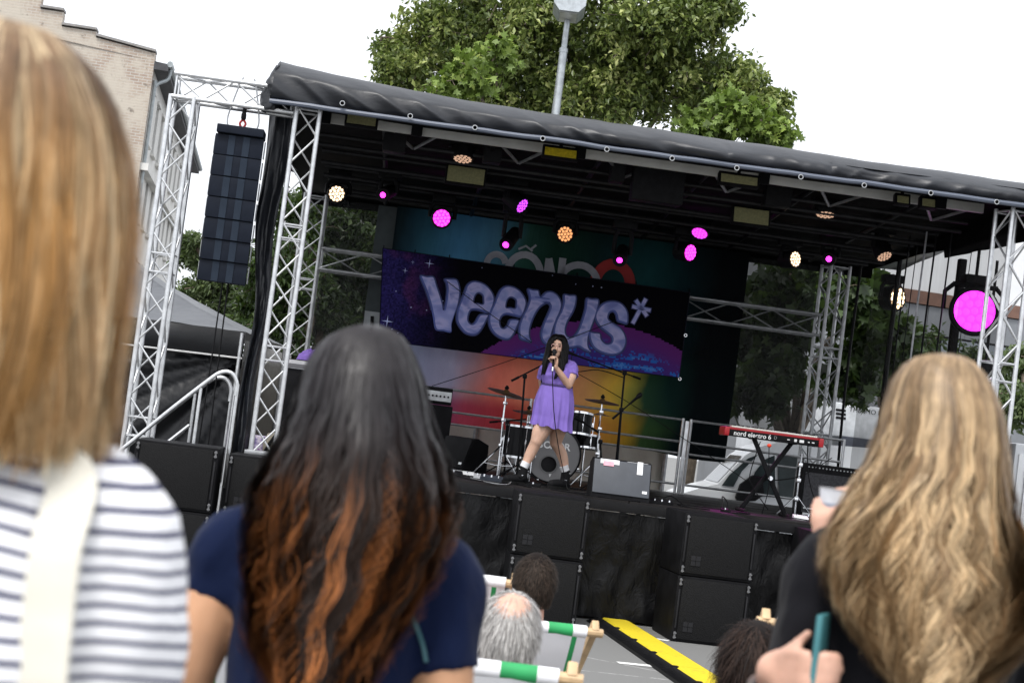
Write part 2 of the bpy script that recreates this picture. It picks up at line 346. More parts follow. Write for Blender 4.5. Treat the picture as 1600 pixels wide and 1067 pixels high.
for i in range(1, 8):
    a, b = prof[i], prof[i+1]
    if abs(a[0]-b[0]) < .01: continue
    pa = gdir*a[0]+Vector((0, 0, a[1]+.05)); pb = gdir*b[0]+Vector((0, 0, b[1]+.05)); q_ = Vector((gdir.y, -gdir.x, 0))
    cp.add([pa-q_*.1, pb-q_*.1, pb+q_*.55, pa+q_*.55, pa-q_*.1+Vector((0,0,.08)), pb-q_*.1+Vector((0,0,.08)), pb+q_*.55+Vector((0,0,.08)), pa+q_*.55+Vector((0,0,.08))], [(0,1,2,3), (7,6,5,4), (0,4,5,1), (1,5,6,2), (2,6,7,3), (3,7,4,0)])
part(bld, 'coping', cp, mk('grey_coping', (.25,.24,.23), .8))
storeys = [(1.2, 2.9), (4.4, 6.2), (7.5, 9.3), (TOP-3.0, TOP-1.2)]
fl2 = flen+10; nw = 10; wp = fl2/nw; mb = MB()
def fp(s, z, o_): return fd*s+fn*o_+Vector((0, 0, z))
def fbox(M_, s0, s1, z0, z1, o0, o1):
    M_.add([fp(s0, z0, o0), fp(s1, z0, o0), fp(s1, z1, o0), fp(s0, z1, o0), fp(s0, z0, o1), fp(s1, z0, o1), fp(s1, z1, o1), fp(s0, z1, o1)], [(0,1,2,3), (7,6,5,4), (0,4,5,1), (1,5,6,2), (2,6,7,3), (3,7,4,0)])
zc = [0]+[z for s_ in storeys for z in s_]+[TOP-.3]
for i in range(0, len(zc)-1):
    if i % 2 == 0: fbox(mb, .02, fl2, zc[i], zc[i+1], -.4, 0)
    else:
        for k in range(nw+1):
            s0 = max(.02, k*wp-.55*wp/1.6); s1 = min(fl2, k*wp+.35*wp/1.0) if k < nw else fl2
            s0 = .02 if k == 0 else (k*wp-.3*wp); s1 = (k*wp+.3*wp) if k < nw else fl2
            fbox(mb, s0, s1, zc[i], zc[i+1], -.4, 0)
part(bld, 'rendered_wall', mb, MAT_STUCCO)
wf = None
for k in range(nw):
    for (z0, z1) in storeys:
        s0, s1 = k*wp+.3*wp, (k+1)*wp-.3*wp
        f_ = MB(); fbox(f_, s0-.12, s1+.12, z1+.01, z1+.12, .003, .08); fbox(f_, s0-.15, s1+.15, z0-.12, z0-.01, .003, .14)
        fbox(f_, (s0+s1)/2-.04, (s0+s1)/2+.04, z0, z1, -.28, -.2); fbox(f_, s0, s1, z0+(z1-z0)*.6, z0+(z1-z0)*.6+.06, -.28, -.21)
        w_ = part(bld, 'window', f_, MAT_STUCCO, smooth=False); g_ = MB(); fbox(g_, s0, s1, z0, z1, -.34, -.3); part(w_, 'pane', g_, MAT_GLASSDK, smooth=False)
mb = MB(); fbox(mb, .0, fl2, TOP-.55, TOP-.3, .003, .5); part(bld, 'eaves', mb, MAT_ROOFDK)
mb = MB(); fbox(mb, .1, fl2, TOP-4.1, TOP-3.85, .003, .28); part(bld, 'cornice', mb, MAT_STUCCO)
mb = MB(); mb.tube([fp(0, TOP-.3, .55), fp(fl2, TOP-.3, .55)], .11, 8); part(bld, 'gutter', mb, zinc)
mb = MB(); mb.tube(catmull([fp(.5, TOP-.35, .55), fp(.5, TOP-.75, .5), fp(.35, TOP-1.1, .12), fp(.35, TOP-2, .1), fp(.35, .2, .1)], 5), .07, 8); part(bld, 'downpipe', mb, zinc)
mb = MB(); mb.add([fp(0, TOP-.3, .4), fp(fl2, TOP-.3, .4), fp(fl2, TOP+.1, -5), fp(0, TOP+.1, -5)], [(0,1,2,3)]); part(bld, 'roof', mb, MAT_ROOFDK)

# ---- low building beyond the right wing -------------------------
MAT_PANEL = mk('grey_metal_cladding', (.2, .21, .225), .5, .2, .12, 1.5)
MAT_BAND = mk('rust_brown_band', (.16, .085, .06), .6)
MAT_LIGHTWALL = mk('off_white_fascia', (.72, .73, .74), .6, 0, .05, 1)
Y0 = 40.; a = at(1330, 440, Y0); b = at(1640, 470, Y0+1.2)
hall = thing('flat_roofed_hall', 'grey clad hall with white upper fascia and brown band beyond the right wing', 'building', W(a.x, a.y, 0)); hd = Vector((b.x-a.x, b.y-a.y, 0)); L_ = hd.length+6; hd.normalize(); hn = Vector((hd.y, -hd.x, 0))
def hbox(M_, s0, s1, z0, z1, o0, o1): M_.add([hd*s+hn*o_+Vector((0, 0, z)) for o_ in (o0, o1) for s, z in ((s0, z0), (s1, z0), (s1, z1), (s0, z1))], [(0,1,2,3), (7,6,5,4), (0,4,5,1), (1,5,6,2), (2,6,7,3), (3,7,4,0)])
zb = a.z
k = 0; s = -1.
while s < L_:
    q_ = MB(); hbox(q_, s, s+.985, 0, zb-.3, 0, .08 if k % 2 else .07); part(hall, 'cladding_panel', q_, MAT_PANEL, smooth=False); s += 1.0; k += 1
q_ = MB(); hbox(q_, -1, L_, zb-.28, zb+.02, -.1, .14); part(hall, 'brown_band', q_, MAT_BAND)
q_ = MB(); hbox(q_, -1, L_, zb+.03, zb+2.6, -.1, .1); part(hall, 'fascia', q_, MAT_LIGHTWALL)
q_ = MB(); hbox(q_, -1, L_, 0, zb+2.5, -6, -.11); part(hall, 'core', q_, MAT_PANEL)
for i in range(7):
    f_ = MB(); s0 = 1.2+i*1.15; hbox(f_, s0, s0+1.1, zb-1.75, zb-.95, .085, .11); w_ = part(hall, 'window', f_, blackmetal); g_ = MB(); hbox(g_, s0+.05, s0+1.05, zb-1.7, zb-1.0, .112, .12); part(w_, 'pane', g_, MAT_GLASSDK)

# ---- street lamp above the roof ---------------------------------
galv = mk('galvanised_steel', (.42, .45, .47), .5, .6, .15, 12)
lt = at(888, 22, 26); lb = at(868, 165, 26); lx, ly = lt.x, lt.y
lamp = thing('street_lamp', 'grey street lamp post standing behind the stage roof', 'street lamp', W(lx, ly, 0))
mb = MB(); mb.tube([(0,0,0), (0,0,3), (0,0,lt.z-.55)], [.085, .075, .06], 14); part(lamp, 'pole', mb, galv)
mb = MB(); mb.tube([(0,0,lt.z-.56), (0,0,lt.z-.1)], .045, 12); mb.lathe([(.066,lt.z-.6),(.066,lt.z-.54),(.05,lt.z-.53)], n=14); part(lamp, 'sleeve', mb, galv)
mb = MB(); hw = .24
mb.prism([(-hw*.6,-.09), (hw*.6,-.09), (hw,.02), (hw,.12), (hw*.8,.2), (-hw*.8,.2), (-hw,.12), (-hw,.02)], .75, lambda x, y, z: Vector((x, -.55+z, lt.z+y)))
hd_ = part(lamp, 'lamp_head', mb, galv); mb = MB(); mb.box((0,-.17,lt.z-.095), (.26,.6,.008)); part(hd_, 'lens', mb, mk('frosted_lens', (.6,.6,.58), .3))
# ================================================================ STAGE
TU = MB(); TU.tube([(0,0,0),(0,0,1)], 1, 8)
def orient(p, q):
    d = q-p; rot = d.to_track_quat('Z', 'Y').to_matrix().to_4x4(); return Matrix.Translation(p) @ rot, d.length
_brace = {}
def truss(name, label, p0, p1, size, mat, phase=0, group=None, bay=.29, rc=.025, rb=.0105, rollz=0., faces=(0,1,2,3), caps=True):
    """square box truss from p0 to p1 (stage coordinates)"""
    p0, p1 = Vector(p0), Vector(p1); d = p1-p0; L_ = d.length
    zq = d.normalized(); xq = (Vector((1,0,0)) if abs(zq.x) < .9 else Vector((0,1,0))); xq = (xq-zq*xq.dot(zq)).normalized(); yq = zq.cross(xq)
    Mx = Matrix((xq, yq, zq)).transposed().to_4x4(); M = SM @ Matrix.Translation(p0) @ Mx @ Matrix.Rotation(rollz, 4, 'Z')
    t = thing(name, label, 'truss', M, group); h = size/2; cs = [(-h,-h), (h,-h), (h,h), (-h,h)]
    c = MB(); c.tube([(0,0,0),(0,0,L_)], rc, 12); cm = c.mesh('chord', mat)
    for x, y in cs: part(t, 'chord', cm).location = (x, y, 0)
    nb = max(1, round(L_/bay)); b = L_/nb; ln = math.hypot(size, b); key = (round(ln, 3), rb, mat.name)
    if key not in _brace: q = MB(); q.tube([(0,0,.0),(0,0,ln)], rb, 6, caps=False); _brace[key] = q.mesh('brace', mat)
    for fi in faces:
        a, e = cs[fi], cs[(fi+1) % 4]
        for i in range(nb):
            s_, t_ = (a, e) if (i+fi+phase) % 2 == 0 else (e, a)
            mm, _ = orient(Vector((*s_, i*b)), Vector((*t_, (i+1)*b))); o = part(t, 'brace', _brace[key]); o.matrix_basis = mm
    r = MB()
    for z in [0.03, L_-.03]:
        for i in range(4): r.tube([(*cs[i], z), (*cs[(i+1) % 4], z)], rb*1.15, 6)
    part(t, 'end_frame', r, mat)
    if L_ > 3:
        for z in (L_*.27, L_*.31, L_*.62, L_*.66):
            r = MB()
            for i in range(4): r.tube([(*cs[i], z), (*cs[(i+1) % 4], z)], rb, 6)
            part(t, 'rung', r, mat)
    return t
TG = 'aluminium box trusses of the stage'
truss('truss_column', 'silver truss column at the left front corner of the stage', (.12, 0, DECK), (.12, 0, 4.86), .24, alu, 0, TG, rollz=R(4))
truss('truss_column', 'silver truss column at the right front corner of the stage beside the magenta lamp', (7.68, .1, DECK-1.25), (7.68, .1, 4.84), .27, alu, 1, TG, rollz=R(20))
truss('truss_column', 'dull truss tower at the right rear corner in front of the dark maple', (7.28, 6, DECK), (7.28, 6, 4.7), .29, alu_dull, 0, TG, rollz=R(12))
truss('truss_column', 'dim truss tower at the left rear corner behind the front left column', (-.05, 6, DECK), (-.05, 6, 4.7), .29, alu_dull, 1, TG)
truss('truss_beam', 'dull horizontal truss across the back carrying the banner', (.1, 6.0, 3.83), (7.13, 6.0, 3.83), .29, alu_dull, 0, TG, bay=.62, rc=.02, rb=.011)
# PA goal post
truss('truss_column', 'outermost silver truss leg left of the hanging speaker column', (-1.15, 0, 0), (-1.15, 0, 4.8), .24, alu, 0, TG, rollz=R(-4))
truss('truss_beam', 'silver truss arm holding the hanging speaker column', (-1.27, 0, 4.9), (-.02, 0, 4.9), .24, alu, 1, TG, bay=.3)
mb = MB(); mb.box((0,0,0), (.34,.34,.04), bev=.006)
for x, d_ in ((.12,0),(7.28,6),(-.05,6)): single('base_plate', mb, alu_dull, {.12:'square base plate under the left front truss column',7.28:'square base plate under the right rear truss tower',-.05:'square base plate under the left rear truss tower'}[x], 'base plate', T(x, d_, DECK+.021))

# ---- roof cover ---------------------------------------------------
m = NT('black_tarpaulin'); o = m.obj(); nz = m.noise(m.map(o, (1.2, 1.2, 1.2)), 1.5, 5)
m.put(m.b.inputs['Base Color'], m.mix(m.sm(nz, .3, .7), (.005, .006, .009), (.01, .012, .017)))
m.put(m.b.inputs['Roughness'], m.math('ADD', m.math('MULTIPLY', nz, .15), .36)); m.b.inputs['Specular IOR Level'].default_value = .55
wv = m.noise(m.map(o, (3, 3, 6), rot=(0, R(35), 0)), 2.2, 4, .5, .4); m.bump(wv, .25, .02); TARP = m.m
m = NT('tarpaulin_hem'); m.b.inputs['Base Color'].default_value = (.09, .105, .14, 1); m.b.inputs['Roughness'].default_value = .4; HEM = m.m
blackcloth = mk('black_stage_cloth', (.003, .003, .003), .9, 0, .3, 4, .3, 40, .01, spec=.1)
ZB = 4.85
def ztop(x): return 5.2+.16*math.exp(-max(0, x+.3)/1.3)+.02*fbm(x*.9, 3)-.01*x*.4
def canopy(u, v):
    x = -.25+u*8.77; w = v
    zt = ztop(x)
    if w < .45:      # top, from back to ridge
        k = w/.45; d = 7.1-k*6.9; z = zt-.28*(1-k)**1.2; x2 = x
        z += .02*fbm(x*1.3, d*.6); return Vector((x2, d, z))
    k = (w-.45)/.55  # over the edge and down the front
    if k < .4: q = k/.4; d = .2-.5*q; z = zt-.2*q*(.35+.65*q)
    else: q = (k-.4)/.6; d = -.3-.03*math.sin(q*3.1)+.03*q; z = (zt-.2)*(1-q)+ZB*q
    s = x+(z-ZB)*(1.5 if x < 4.5 else -.9 if x > 5.6 else .3)
    env = min(1, max(0, (k-.12)*2.2))*(1-.55*max(0, (k-.85)/.15))
    fold = .085*mnoise.noise(Vector((s*1.7+5, z*.5, 0)))+.075*(1-abs(mnoise.noise(Vector((s*2.6, 9, z*.6)))*2.2))**2*.5+.006*fbm(s*3, z*2)+.02
    d -= env*(fold-.02); z -= (1-env)*0
    return Vector((x, d+.03, z))
mb = MB(); mb.grid(300, 46, canopy)
roof = thing('roof_cover', 'black tarpaulin roof cover with a wrinkled front flap over the stage', 'roof cover')
part(roof, 'cover', mb, TARP, angle=80)
# left cheek: the flap bunches round the corner
def cheek(u, v):
    a = v*math.pi*.5; zt = ztop(-.25)
    x = -.25-.1*math.sin(a)*math.sin(u*math.pi); d = -.25+u*6.5; q_ = max(0, (.2-d)/.5); zt -= .2*q_*(.35+.65*q_)+.0; z = zt*(1-v)+v*(4.78+.05*math.sin(u*9)) - .28*max(0, u-.05)*(1-v)
    x += .05*fbm(u*14, v*3); return Vector((x, d, z))
mb = MB(); mb.grid(60, 14, cheek); part(roof, 'side_flap', mb, TARP, angle=80)
def bunch(u, v):
    a = u*math.pi*1.15-.2; r = .15*(math.sin(min(1, .12+v*1.2)*math.pi*.55))*(1+.3*fbm(u*3, v*3)); return Vector((-.24-r*math.sin(a)*.9, -.06-r*math.cos(a)+v*.05, 5.25-v*.48+.03*v*fbm(u*4, v*4, 2)))
mb = MB(); mb.grid(30, 24, bunch); part(roof, 'gathered_corner', mb, TARP, angle=80)
mb = MB(); mb.tube([(-.26+i*.2, -.315+.006*fbm(i*.5), ZB-.015+.012*fbm(i*.3, 5)) for i in range(44)], .026, 8); part(roof, 'hem', mb, HEM)
gm = MB(); gm.lathe([(.018,.0),(.02,-.003),(.025,-.003),(.028,.0),(.028,.004)], axis='Y', n=20, caps=False); gmesh = gm.mesh('grommet', alu_dull)
hole = MB(); hole.lathe([(.0,.001),(.02,.001)], axis='Y', n=16); holem = hole.mesh('eyelet_hole', blackcloth)
for (u, v) in ((535,162),(641,182),(742,200),(848,217),(948,234),(1050,248),(1151,263),(1251,277),(1350,290),(1454,302),(1557,316)):
    p = sp(u, v, -.36); g = part(roof, 'grommet', gmesh); g.location = (p.x, -.372, p.z); part(g, 'eyelet_hole', holem)
# black ceiling lining and right side drape
mb = MB(); mb.grid(24, 16, lambda u, v: Vector((-.3+u*8.3, -.2+v*7.1, 5.02-.22*v+.02*fbm(u*6, v*5)))); part(roof, 'lining', mb, blackcloth, angle=80)
def drape(u, v):
    d = -.15+u*6.8; zl = 4.52+.22*u-.09*math.sin(u*math.pi)*(-1 if u > .45 else .2); zz = 4.98*(1-v)+zl*v
    return Vector((7.95+.05*fbm(u*9, v*2)-.1*v, d, zz))
mb = MB(); mb.grid(50, 8, drape); part(roof, 'side_flap', mb, blackcloth, angle=80)
mb = MB(); mb.grid(40, 4, lambda u, v: Vector((-.3+u*8.3, 6.75+.03*fbm(u*20), 5.0-v*.33-.02*abs(fbm(u*8))))); part(roof, 'rear_flap', mb, blackcloth, angle=80)
# roof structure
fr = thing('roof_frame', 'aluminium beams and tubes under the stage roof', 'roof frame')
zs = sp(535, 187, .9).z
mb = MB(); mb.box((3.9, .9, zs), (7.4, .05, .12), bev=.005); part(fr, 'front_beam', mb, mk('grey_anodised_beam', (.52, .52, .5), .5, .2, .1, 4))
tb = MB(); tb.tube([(0,0,0),(7.5,0,0)], .024, 8); tbm = tb.mesh('tube', mk('shade_darkened_aluminium', (.03, .03, .032), .5, .4, .2, 9))  # tube colour darkened to stand in for the shade under the roof
for d_, z in ((1.55,4.86),(1.75,4.78),(2.6,4.84),(2.75,4.72),(3.6,4.8),(3.75,4.7),(4.7,4.78),(4.85,4.68),(5.7,4.74)): part(fr, 'tube', tbm).location = (.15, d_, z)
for x in (.9, 2.1, 3.3, 4.5, 5.7, 6.9):
    mb = MB(); mb.tube([(x, .95, zs-.02), (x, 6, 4.72)], .03, 8); part(fr, 'rafter', mb, blackmetal)
    mb = MB(); mb.tube([(x+.05, .95, zs), (x+.32, 1.55, 4.84)], .018, 6); mb.tube([(x+.62, .95, zs), (x+.34, 1.55, 4.84)], .018, 6); part(fr, 'strut', mb, alu_dull)
for x in (.25, 1.25, 3.05, 5.1, 7.1): mb = MB(); mb.box((x, .85, zs+.02), (.12, .05, .2)); part(fr, 'clamp', mb, blackmetal)

# ---- deck, skirt -------------------------------------------------
deckmat = mk('black_stage_deck', (.012, .011, .011), .5, 0, .4, 3, .2, 80, spec=.3)
dk = thing('stage_platform', 'black raised stage platform with wrinkled plastic skirt', 'stage')
for i in range(4):
    for j in range(6):
        mb = MB(); mb.box((-.05+i*2.0+.99, j*1.02+.52, DECK-.06), (1.99, 1.012, .12), bev=.004); part(dk, 'deck_panel', mb, deckmat)
mb = MB(); mb.box((4.0-.05, -.012, DECK-.07), (8.0, .02, .1), bev=.004); part(dk, 'edge_rail', mb, mk('dark_edge_profile', (.012, .012, .013), .6))
for i in range(9):
    for d_ in (.3, 5.8):
        mb = MB(); mb.box((.05+i*.97, d_, .57), (.06, .06, 1.14)); part(dk, 'support_leg', mb, alu_dull)
m = NT('black_plastic_film'); o = m.obj(); m.b.inputs['Base Color'].default_value = (.004, .004, .0045, 1); m.b.inputs['Specular IOR Level'].default_value = .22
m.put(m.b.inputs['Roughness'], m.math('ADD', m.math('MULTIPLY', m.noise(o, 5, 4), .35), .2))
m.bump(m.noise(m.map(o, (1, 1, .5)), 7, 5, .6, 1.2), .8, .02); FILM = m.m
def skirt(u, v):
    x = -.05+u*8.; z = DECK-.13-v*(DECK-.16); f = .035*fbm(x*3+1.2*v, z*1.4)+.03*v*fbm(x*6, z*2, 3); return Vector((x, .03+f, z))
mb = MB(); mb.grid(200, 24, skirt); part(dk, 'skirt', mb, FILM, angle=80)
mb = MB(); mb.box((-.0, 3, .58), (.04, 6, 1.1)); part(dk, 'side_skirt', mb, FILM)
mb = MB(); mb.box((7.93, 3, .58), (.04, 6, 1.1)); part(dk, 'side_skirt', mb, FILM)

# ---- subwoofer stacks --------------------------------------------
m = NT('black_speaker_grille'); o = m.obj(); vo = m.n('TexVoronoi'); m.l(o, vo.inputs['Vector']); vo.inputs['Scale'].default_value = 90
m.put(m.b.inputs['Base Color'], m.mix(m.sm(vo.outputs[0], .2, .5), (.001, .001, .001), (.006, .006, .0065))); m.b.inputs['Roughness'].default_value = .7; m.b.inputs['Specular IOR Level'].default_value = .2; m.bump(vo.outputs[0], .6, .003); GRILLE = m.m
paintblk = mk('textured_black_cabinet_paint', (.007, .007, .008), .6, 0, .35, 5, .35, 220, .002, spec=.25)
logo_m = mk('dark_grey_badge', (.02, .02, .022), .6); latch_m = mk('worn_dark_steel', (.16, .16, .165), .5, .5)
SB = 'black bass speakers stacked in front of the stage'
def subwoofer(M, w, h, d, label):
    t = thing('bass_speaker', label, 'speaker', M, SB)
    mb = MB(); mb.box((0, d/2+.02, h/2), (w, d, h), bev=.012); part(t, 'cabinet', mb, paintblk)
    mb = MB(); mb.box((0, .012, h/2), (w-.1, .02, h-.05), bev=.008); g = part(t, 'grille', mb, GRILLE)
    mb = MB(); s = .045
    for i in (-1, 1):
        for j in (-1, 1): mb.box((-w/2+.15+i*s*.56, -.001, .15+j*s*.56), (s, .006, s))
    part(g, 'badge', mb, logo_m)
    lm = MB(); lm.box((0,0,0), (.018,.02,.07), bev=.003); lm.box((0,-.012,.02), (.03,.012,.012)); lm.box((0,-.012,-.02), (.03,.012,.012)); lmm = lm.mesh('latch', latch_m)
    for i in (-1, 1):
        for z in (.06, h-.06): part(t, 'latch', lmm).location = (i*(w/2-.028), .004, z)
        mb = MB(); mb.box((i*(w/2-.028), .012, h/2), (.016, .012, h-.26), bev=.002); part(t, 'rail', mb, logo_m)
    return t
def stack(u0, v0, u1, v1, d, w, rz, names, h=.655, dep=.85):
    a = sp((u0+u1)/2, (v0+v1)/2, d); top = 1.3
    subwoofer(T(a.x, d, .004, rz), w, h, dep, names[1]); subwoofer(T(a.x, d, h+.01, rz), w, h-.03, dep, names[0])
stack(812, 765, 922, 779, -1.0, .72, R(-1), ['upper bass speaker of the stack behind the seated man', 'lower bass speaker of the stack behind the seated man'], .64)
stack(1074, 796, 1187, 808, -1.05, .74, R(4), ['upper bass speaker of the stack right of the yellow cable ramp', 'lower bass speaker of the stack right of the yellow cable ramp'], .64)
stack(213, 690, 342, 703, -1.0, .8, R(2), ['upper bass speaker under the stair rail, far left', 'lower bass speaker under the stair rail, far left'], .66)
stack(365, 700, 465, 715, -.75, .7, R(0), ['upper bass speaker half hidden behind the dark haired woman', 'lower bass speaker behind the dark haired woman'], .64)
stack(1270, 822, 1385, 836, -.8, .74, R(0), ['upper bass speaker hidden beside the long haired blonde woman', 'lower bass speaker beside the long haired blonde woman'], .62)

# ---- hanging line array ------------------------------------------
navyblk = mk('blue_black_speaker_front', (.01, .013, .021), .5, 0, .15, 6, .3, 200, .002)
navy2 = mk('blue_black_centre_mesh', (.02, .028, .042), .55, 0, .1, 6)
AG = 'boxes of the hanging speaker column'
pts = [((340,207),(417,219)), ((336,240),(414,250)), ((331,274),(410,284)), ((327,308),(405,317)), ((323,341),(400,351)), ((319,374),(397,382)), ((316,407),(391,414)), ((313,437),(385,445))]
cen = [(sp(*a, -.1)+sp(*b, -.1))/2 for a, b in pts]; wd = .5; cxs = [c.x for c in cen]
cen = [Vector((-.53, -.1, c.z)) for c in cen]; top_z = cen[0].z; n_ = 7; hbx = (cen[0].z-cen[-1].z)/n_
ordw = ['topmost', 'second', 'third', 'fourth', 'fifth', 'sixth', 'lowest']; zc_ = top_z; back = 0.
bx = None
for i in range(n_):
    tilt = R(.4*i); M = T(-.53, -.1+back, zc_-hbx/2, R(0)) @ Matrix.Rotation(tilt, 4, 'X')
    t = thing('line_array_speaker', ordw[i]+' black box of the speaker column hanging from the truss arm', 'speaker', M, AG)
    if bx is None:
        mb = MB(); mb.prism([(-wd/2,-.0),(wd/2,0),(wd/2-.04,.38),(-wd/2+.04,.38)], hbx-.004, lambda x, y, z: Vector((x, y+.02, z-hbx/2+.002))); b1 = mb.mesh('cabinet', navyblk)
        mb = MB(); mb.box((0, .012, 0), (wd-.01, .02, hbx-.008), bev=.004); b2 = mb.mesh('grille', navyblk)
        mb = MB(); mb.box((-.075, .0, 0), (.07, .012, hbx-.014)); mb.box((.075, .0, 0), (.07, .012, hbx-.014)); b3 = mb.mesh('horn_strip', navy2)
        mb = MB(); mb.box((0, .1, 0), (.01, .06, hbx-.04)); b4 = mb.mesh('side_link', alu_dull); bx = 1
    part(t, 'cabinet', b1); g = part(t, 'grille', b2); part(g, 'horn_strip', b3); 
    for sx_ in (-1, 1): part(t, 'side_link', b4).location = (sx_*(wd/2+.006), 0, 0)
    zc_ -= hbx; back += .006*i
t = thing('flying_frame', 'black flying frame with red shackle on top of the speaker column', 'rigging', T(-.53, -.1, top_z))
mb = MB(); mb.box((0, .1, .05), (.48, .3, .085), bev=.01); part(t, 'frame_bar', mb, navyblk)
mb = MB(); mb.tube(catmull([(0,.1,.09),(-.03,.1,.14),(0,.1,.18),(.03,.1,.14),(0,.1,.09)], 4), .012, 8); part(t, 'shackle', mb, mk('red_enamel', (.4,.02,.02), .4))
mb = MB(); mb.tube([(0,.1,.18),(0,.1,.3)], .022, 8); mb.box((0,.1,.22), (.05,.05,.06), bev=.01); part(t, 'hook', mb, blackmetal)
for x in (-.16, .16):
    mb = MB(); mb.tube(catmull([(x*.9,.1,.09),(x*1.0,.1,.2),(x*.6,.1,.5),(x*.35,.1,.62)], 6), .008, 6); part(t, 'sling', mb, alu_dull)
def cable(label, pts, r=.008, mat=None, group=None, smooth=True, name='cable'):
    p = [Vector(q) for q in pts]; o = p[0].copy(); mb = MB(); mb.tube([q-o for q in (catmull(p, 6) if smooth and len(p) > 2 else p)], r, 6)
    return single(name, mb, mat or blackplastic, label, 'cable', SM @ Matrix.Translation(o), group)
for k, dx in enumerate((-.03, .03)):
    cable(['black cable dropping from under the speaker column, left one', 'black cable dropping from under the speaker column, right one'][k], [(-.5+dx, .15, cen[-1].z+.02), (-.5+dx*1.2, .15, 2.2), (-.5+dx*1.6, .15, 1.0), (-.48, .1, .02)], .008, group='cables under the speaker column')
# black wrap hanging down beside the left column
def wrap(u, v):
    z = 5.15-v*3.95; w = .22+.04*math.sin(v*7)-.08*v; x = -.06-w*u-.05*v*0; return Vector((x-.02*math.sin(z*4), .28+.05*fbm(u*3, z*1.2)+.04*math.sin(u*9+z), z+.02*fbm(u*3)))
mb = MB(); mb.grid(24, 90, wrap); single('side_curtain', mb, TARP, 'narrow black plastic curtain hanging beside the left front column', 'curtain', angle=80)

# ---- ceiling lights ----------------------------------------------
def emis(name, c, s):
    m = NT(name); m.b.inputs['Base Color'].default_value = (*[x*.5 for x in c], 1); m.b.inputs['Emission Color'].default_value = (*c, 1); m.b.inputs['Emission Strength'].default_value = s; return m.m
E_MAG = emis('magenta_led', (1., .04, .85), 2.6); E_PUR = emis('purple_led', (.55, .06, .9), 1.3); E_WARM = emis('warm_white_led', (1., .74, .48), 1.5); E_ORG = emis('amber_led', (1., .42, .16), .75); E_DIM = emis('dim_warm_led', (1., .62, .42), .35)
lensblk = mk('dark_lens', (.02, .015, .02), .2); E_MAGBED = emis('magenta_glow_lens', (.8, .02, .6), .7); BED_WARM = mk('warm_lens', (.18, .12, .08), .3)
LG = 'moving head lamps under the stage roof'
def moving_head(u, v, d, rpx, cells, bed, ax, label, single_lens=False, bodylen=.26):
    c = sp(u, v, d); Y = (SM @ c).y; r = rpx*Y/FPX
    t = thing('stage_lamp', label, 'stage light', SM @ Matrix.Translation(c), LG)
    n = Vector(ax).normalized(); Rm = n.to_track_quat('Z', 'Y').to_matrix()
    br = max(r*1.15, .085); mb = MB(); mb.lathe([(br*.5,-bodylen), (br*.95,-bodylen*.85), (br*1.05,-bodylen*.3), (br*1.08, -.02), (br, .0), (r*1.03, -.006)], M=Rm, n=28)
    part(t, 'head', mb, blackplastic)
    mb = MB(); mb.lathe([(0, -.004), (r, -.004)], M=Rm, n=28); ln = part(t, 'lens', mb, bed)
    mb = MB()
    if single_lens: mb.lathe([(0, .012), (r*.5, .009), (r*.8, .0)], M=Rm, n=20)
    else:
        cr = r*.185
        for k, (ring, cnt) in enumerate(((0, 1), (.42, 6), (.8, 12))):
            for i in range(cnt):
                a = 2*math.pi*i/cnt+.2; o = Rm @ Vector((r*ring*math.cos(a), r*ring*math.sin(a), 0)); mb.lathe([(0, .008), (cr*.7, .006), (cr, .0)], c=o, M=Rm, n=10)
    part(ln, 'led_cells', mb, cells)
    side = Rm @ Vector((1, 0, 0)); side = Vector((side.x, side.y, 0)); side = side.normalized() if side.length > .2 else Vector((1, 0, 0))
    piv = -n*bodylen*.5; up = 4.66-c.z; top = max(.2, min(up, .38)); mb = MB()
    for s_ in (-1, 1):
        a = piv+side*s_*(br*1.25); mb.tube([a, a+Vector((0, 0, top*.55)), piv+side*s_*br*.9+Vector((0, 0, top*.8))], .028, 6)
    mb.tube([piv-side*br*.95+Vector((0,0,top*.8)), piv+side*br*.95+Vector((0,0,top*.8))], .03, 6); part(t, 'yoke', mb, blackplastic)
    mb = MB(); mb.box(piv+Vector((0, 0, top*.8+.07)), (.3, .22, .11), bev=.015); mb.tube([piv+Vector((0,0,top*.8+.1)), piv+Vector((0,0,max(top*.8+.14, 4.74-c.z)))], .02, 6); part(t, 'base', mb, blackplastic)
    return t
FC = (-.05, -1, -.12)
moving_head(526, 303, 4.3, 12.5, E_WARM, BED_WARM, FC, 'warm white round lamp nearest the left front column')
moving_head(598, 305, 3.4, 4.5, E_MAG, E_MAG, (-.3, -1, -.35), 'tiny magenta lamp just right of the warm white one, upper left', True, .42)
moving_head(690, 341, 4.4, 13.5, E_MAG, E_MAGBED, FC, 'bright round magenta lamp over the blue part of the backdrop')
moving_head(816, 322, 3.4, 12, E_PUR, lensblk, (.75, -.55, -.5), 'purple lamp turned sideways above the small magenta one', bodylen=.3)
moving_head(790, 383, 3.6, 5, E_MAG, E_MAG, (-.35, -1, -.6), 'small magenta lamp on a long black body above the white lettering', True, .5)
moving_head(883, 366, 4.4, 12, E_ORG, BED_WARM, FC, 'amber and white round lamp above the middle of the banner')
moving_head(968, 407, 3.6, 4.5, E_MAG, E_MAG, (-.2, -1, -.5), 'tiny magenta lamp in front of the red ring on the backdrop', True, .45)
moving_head(1079, 395, 4.4, 12.5, E_MAG, E_MAGBED, (.62, -.8, -.1), 'magenta oval lamp right of the red ring, lower of two')
moving_head(1093, 365, 4.2, 12.5, E_PUR, E_MAGBED, (-.25, -.55, -.9), 'tilted purple magenta lamp just above the magenta oval one')
moving_head(1243, 405, 4.2, 12, E_WARM, BED_WARM, (.55, -.8, .05), 'warm white oval lamp left of the right rear tower')
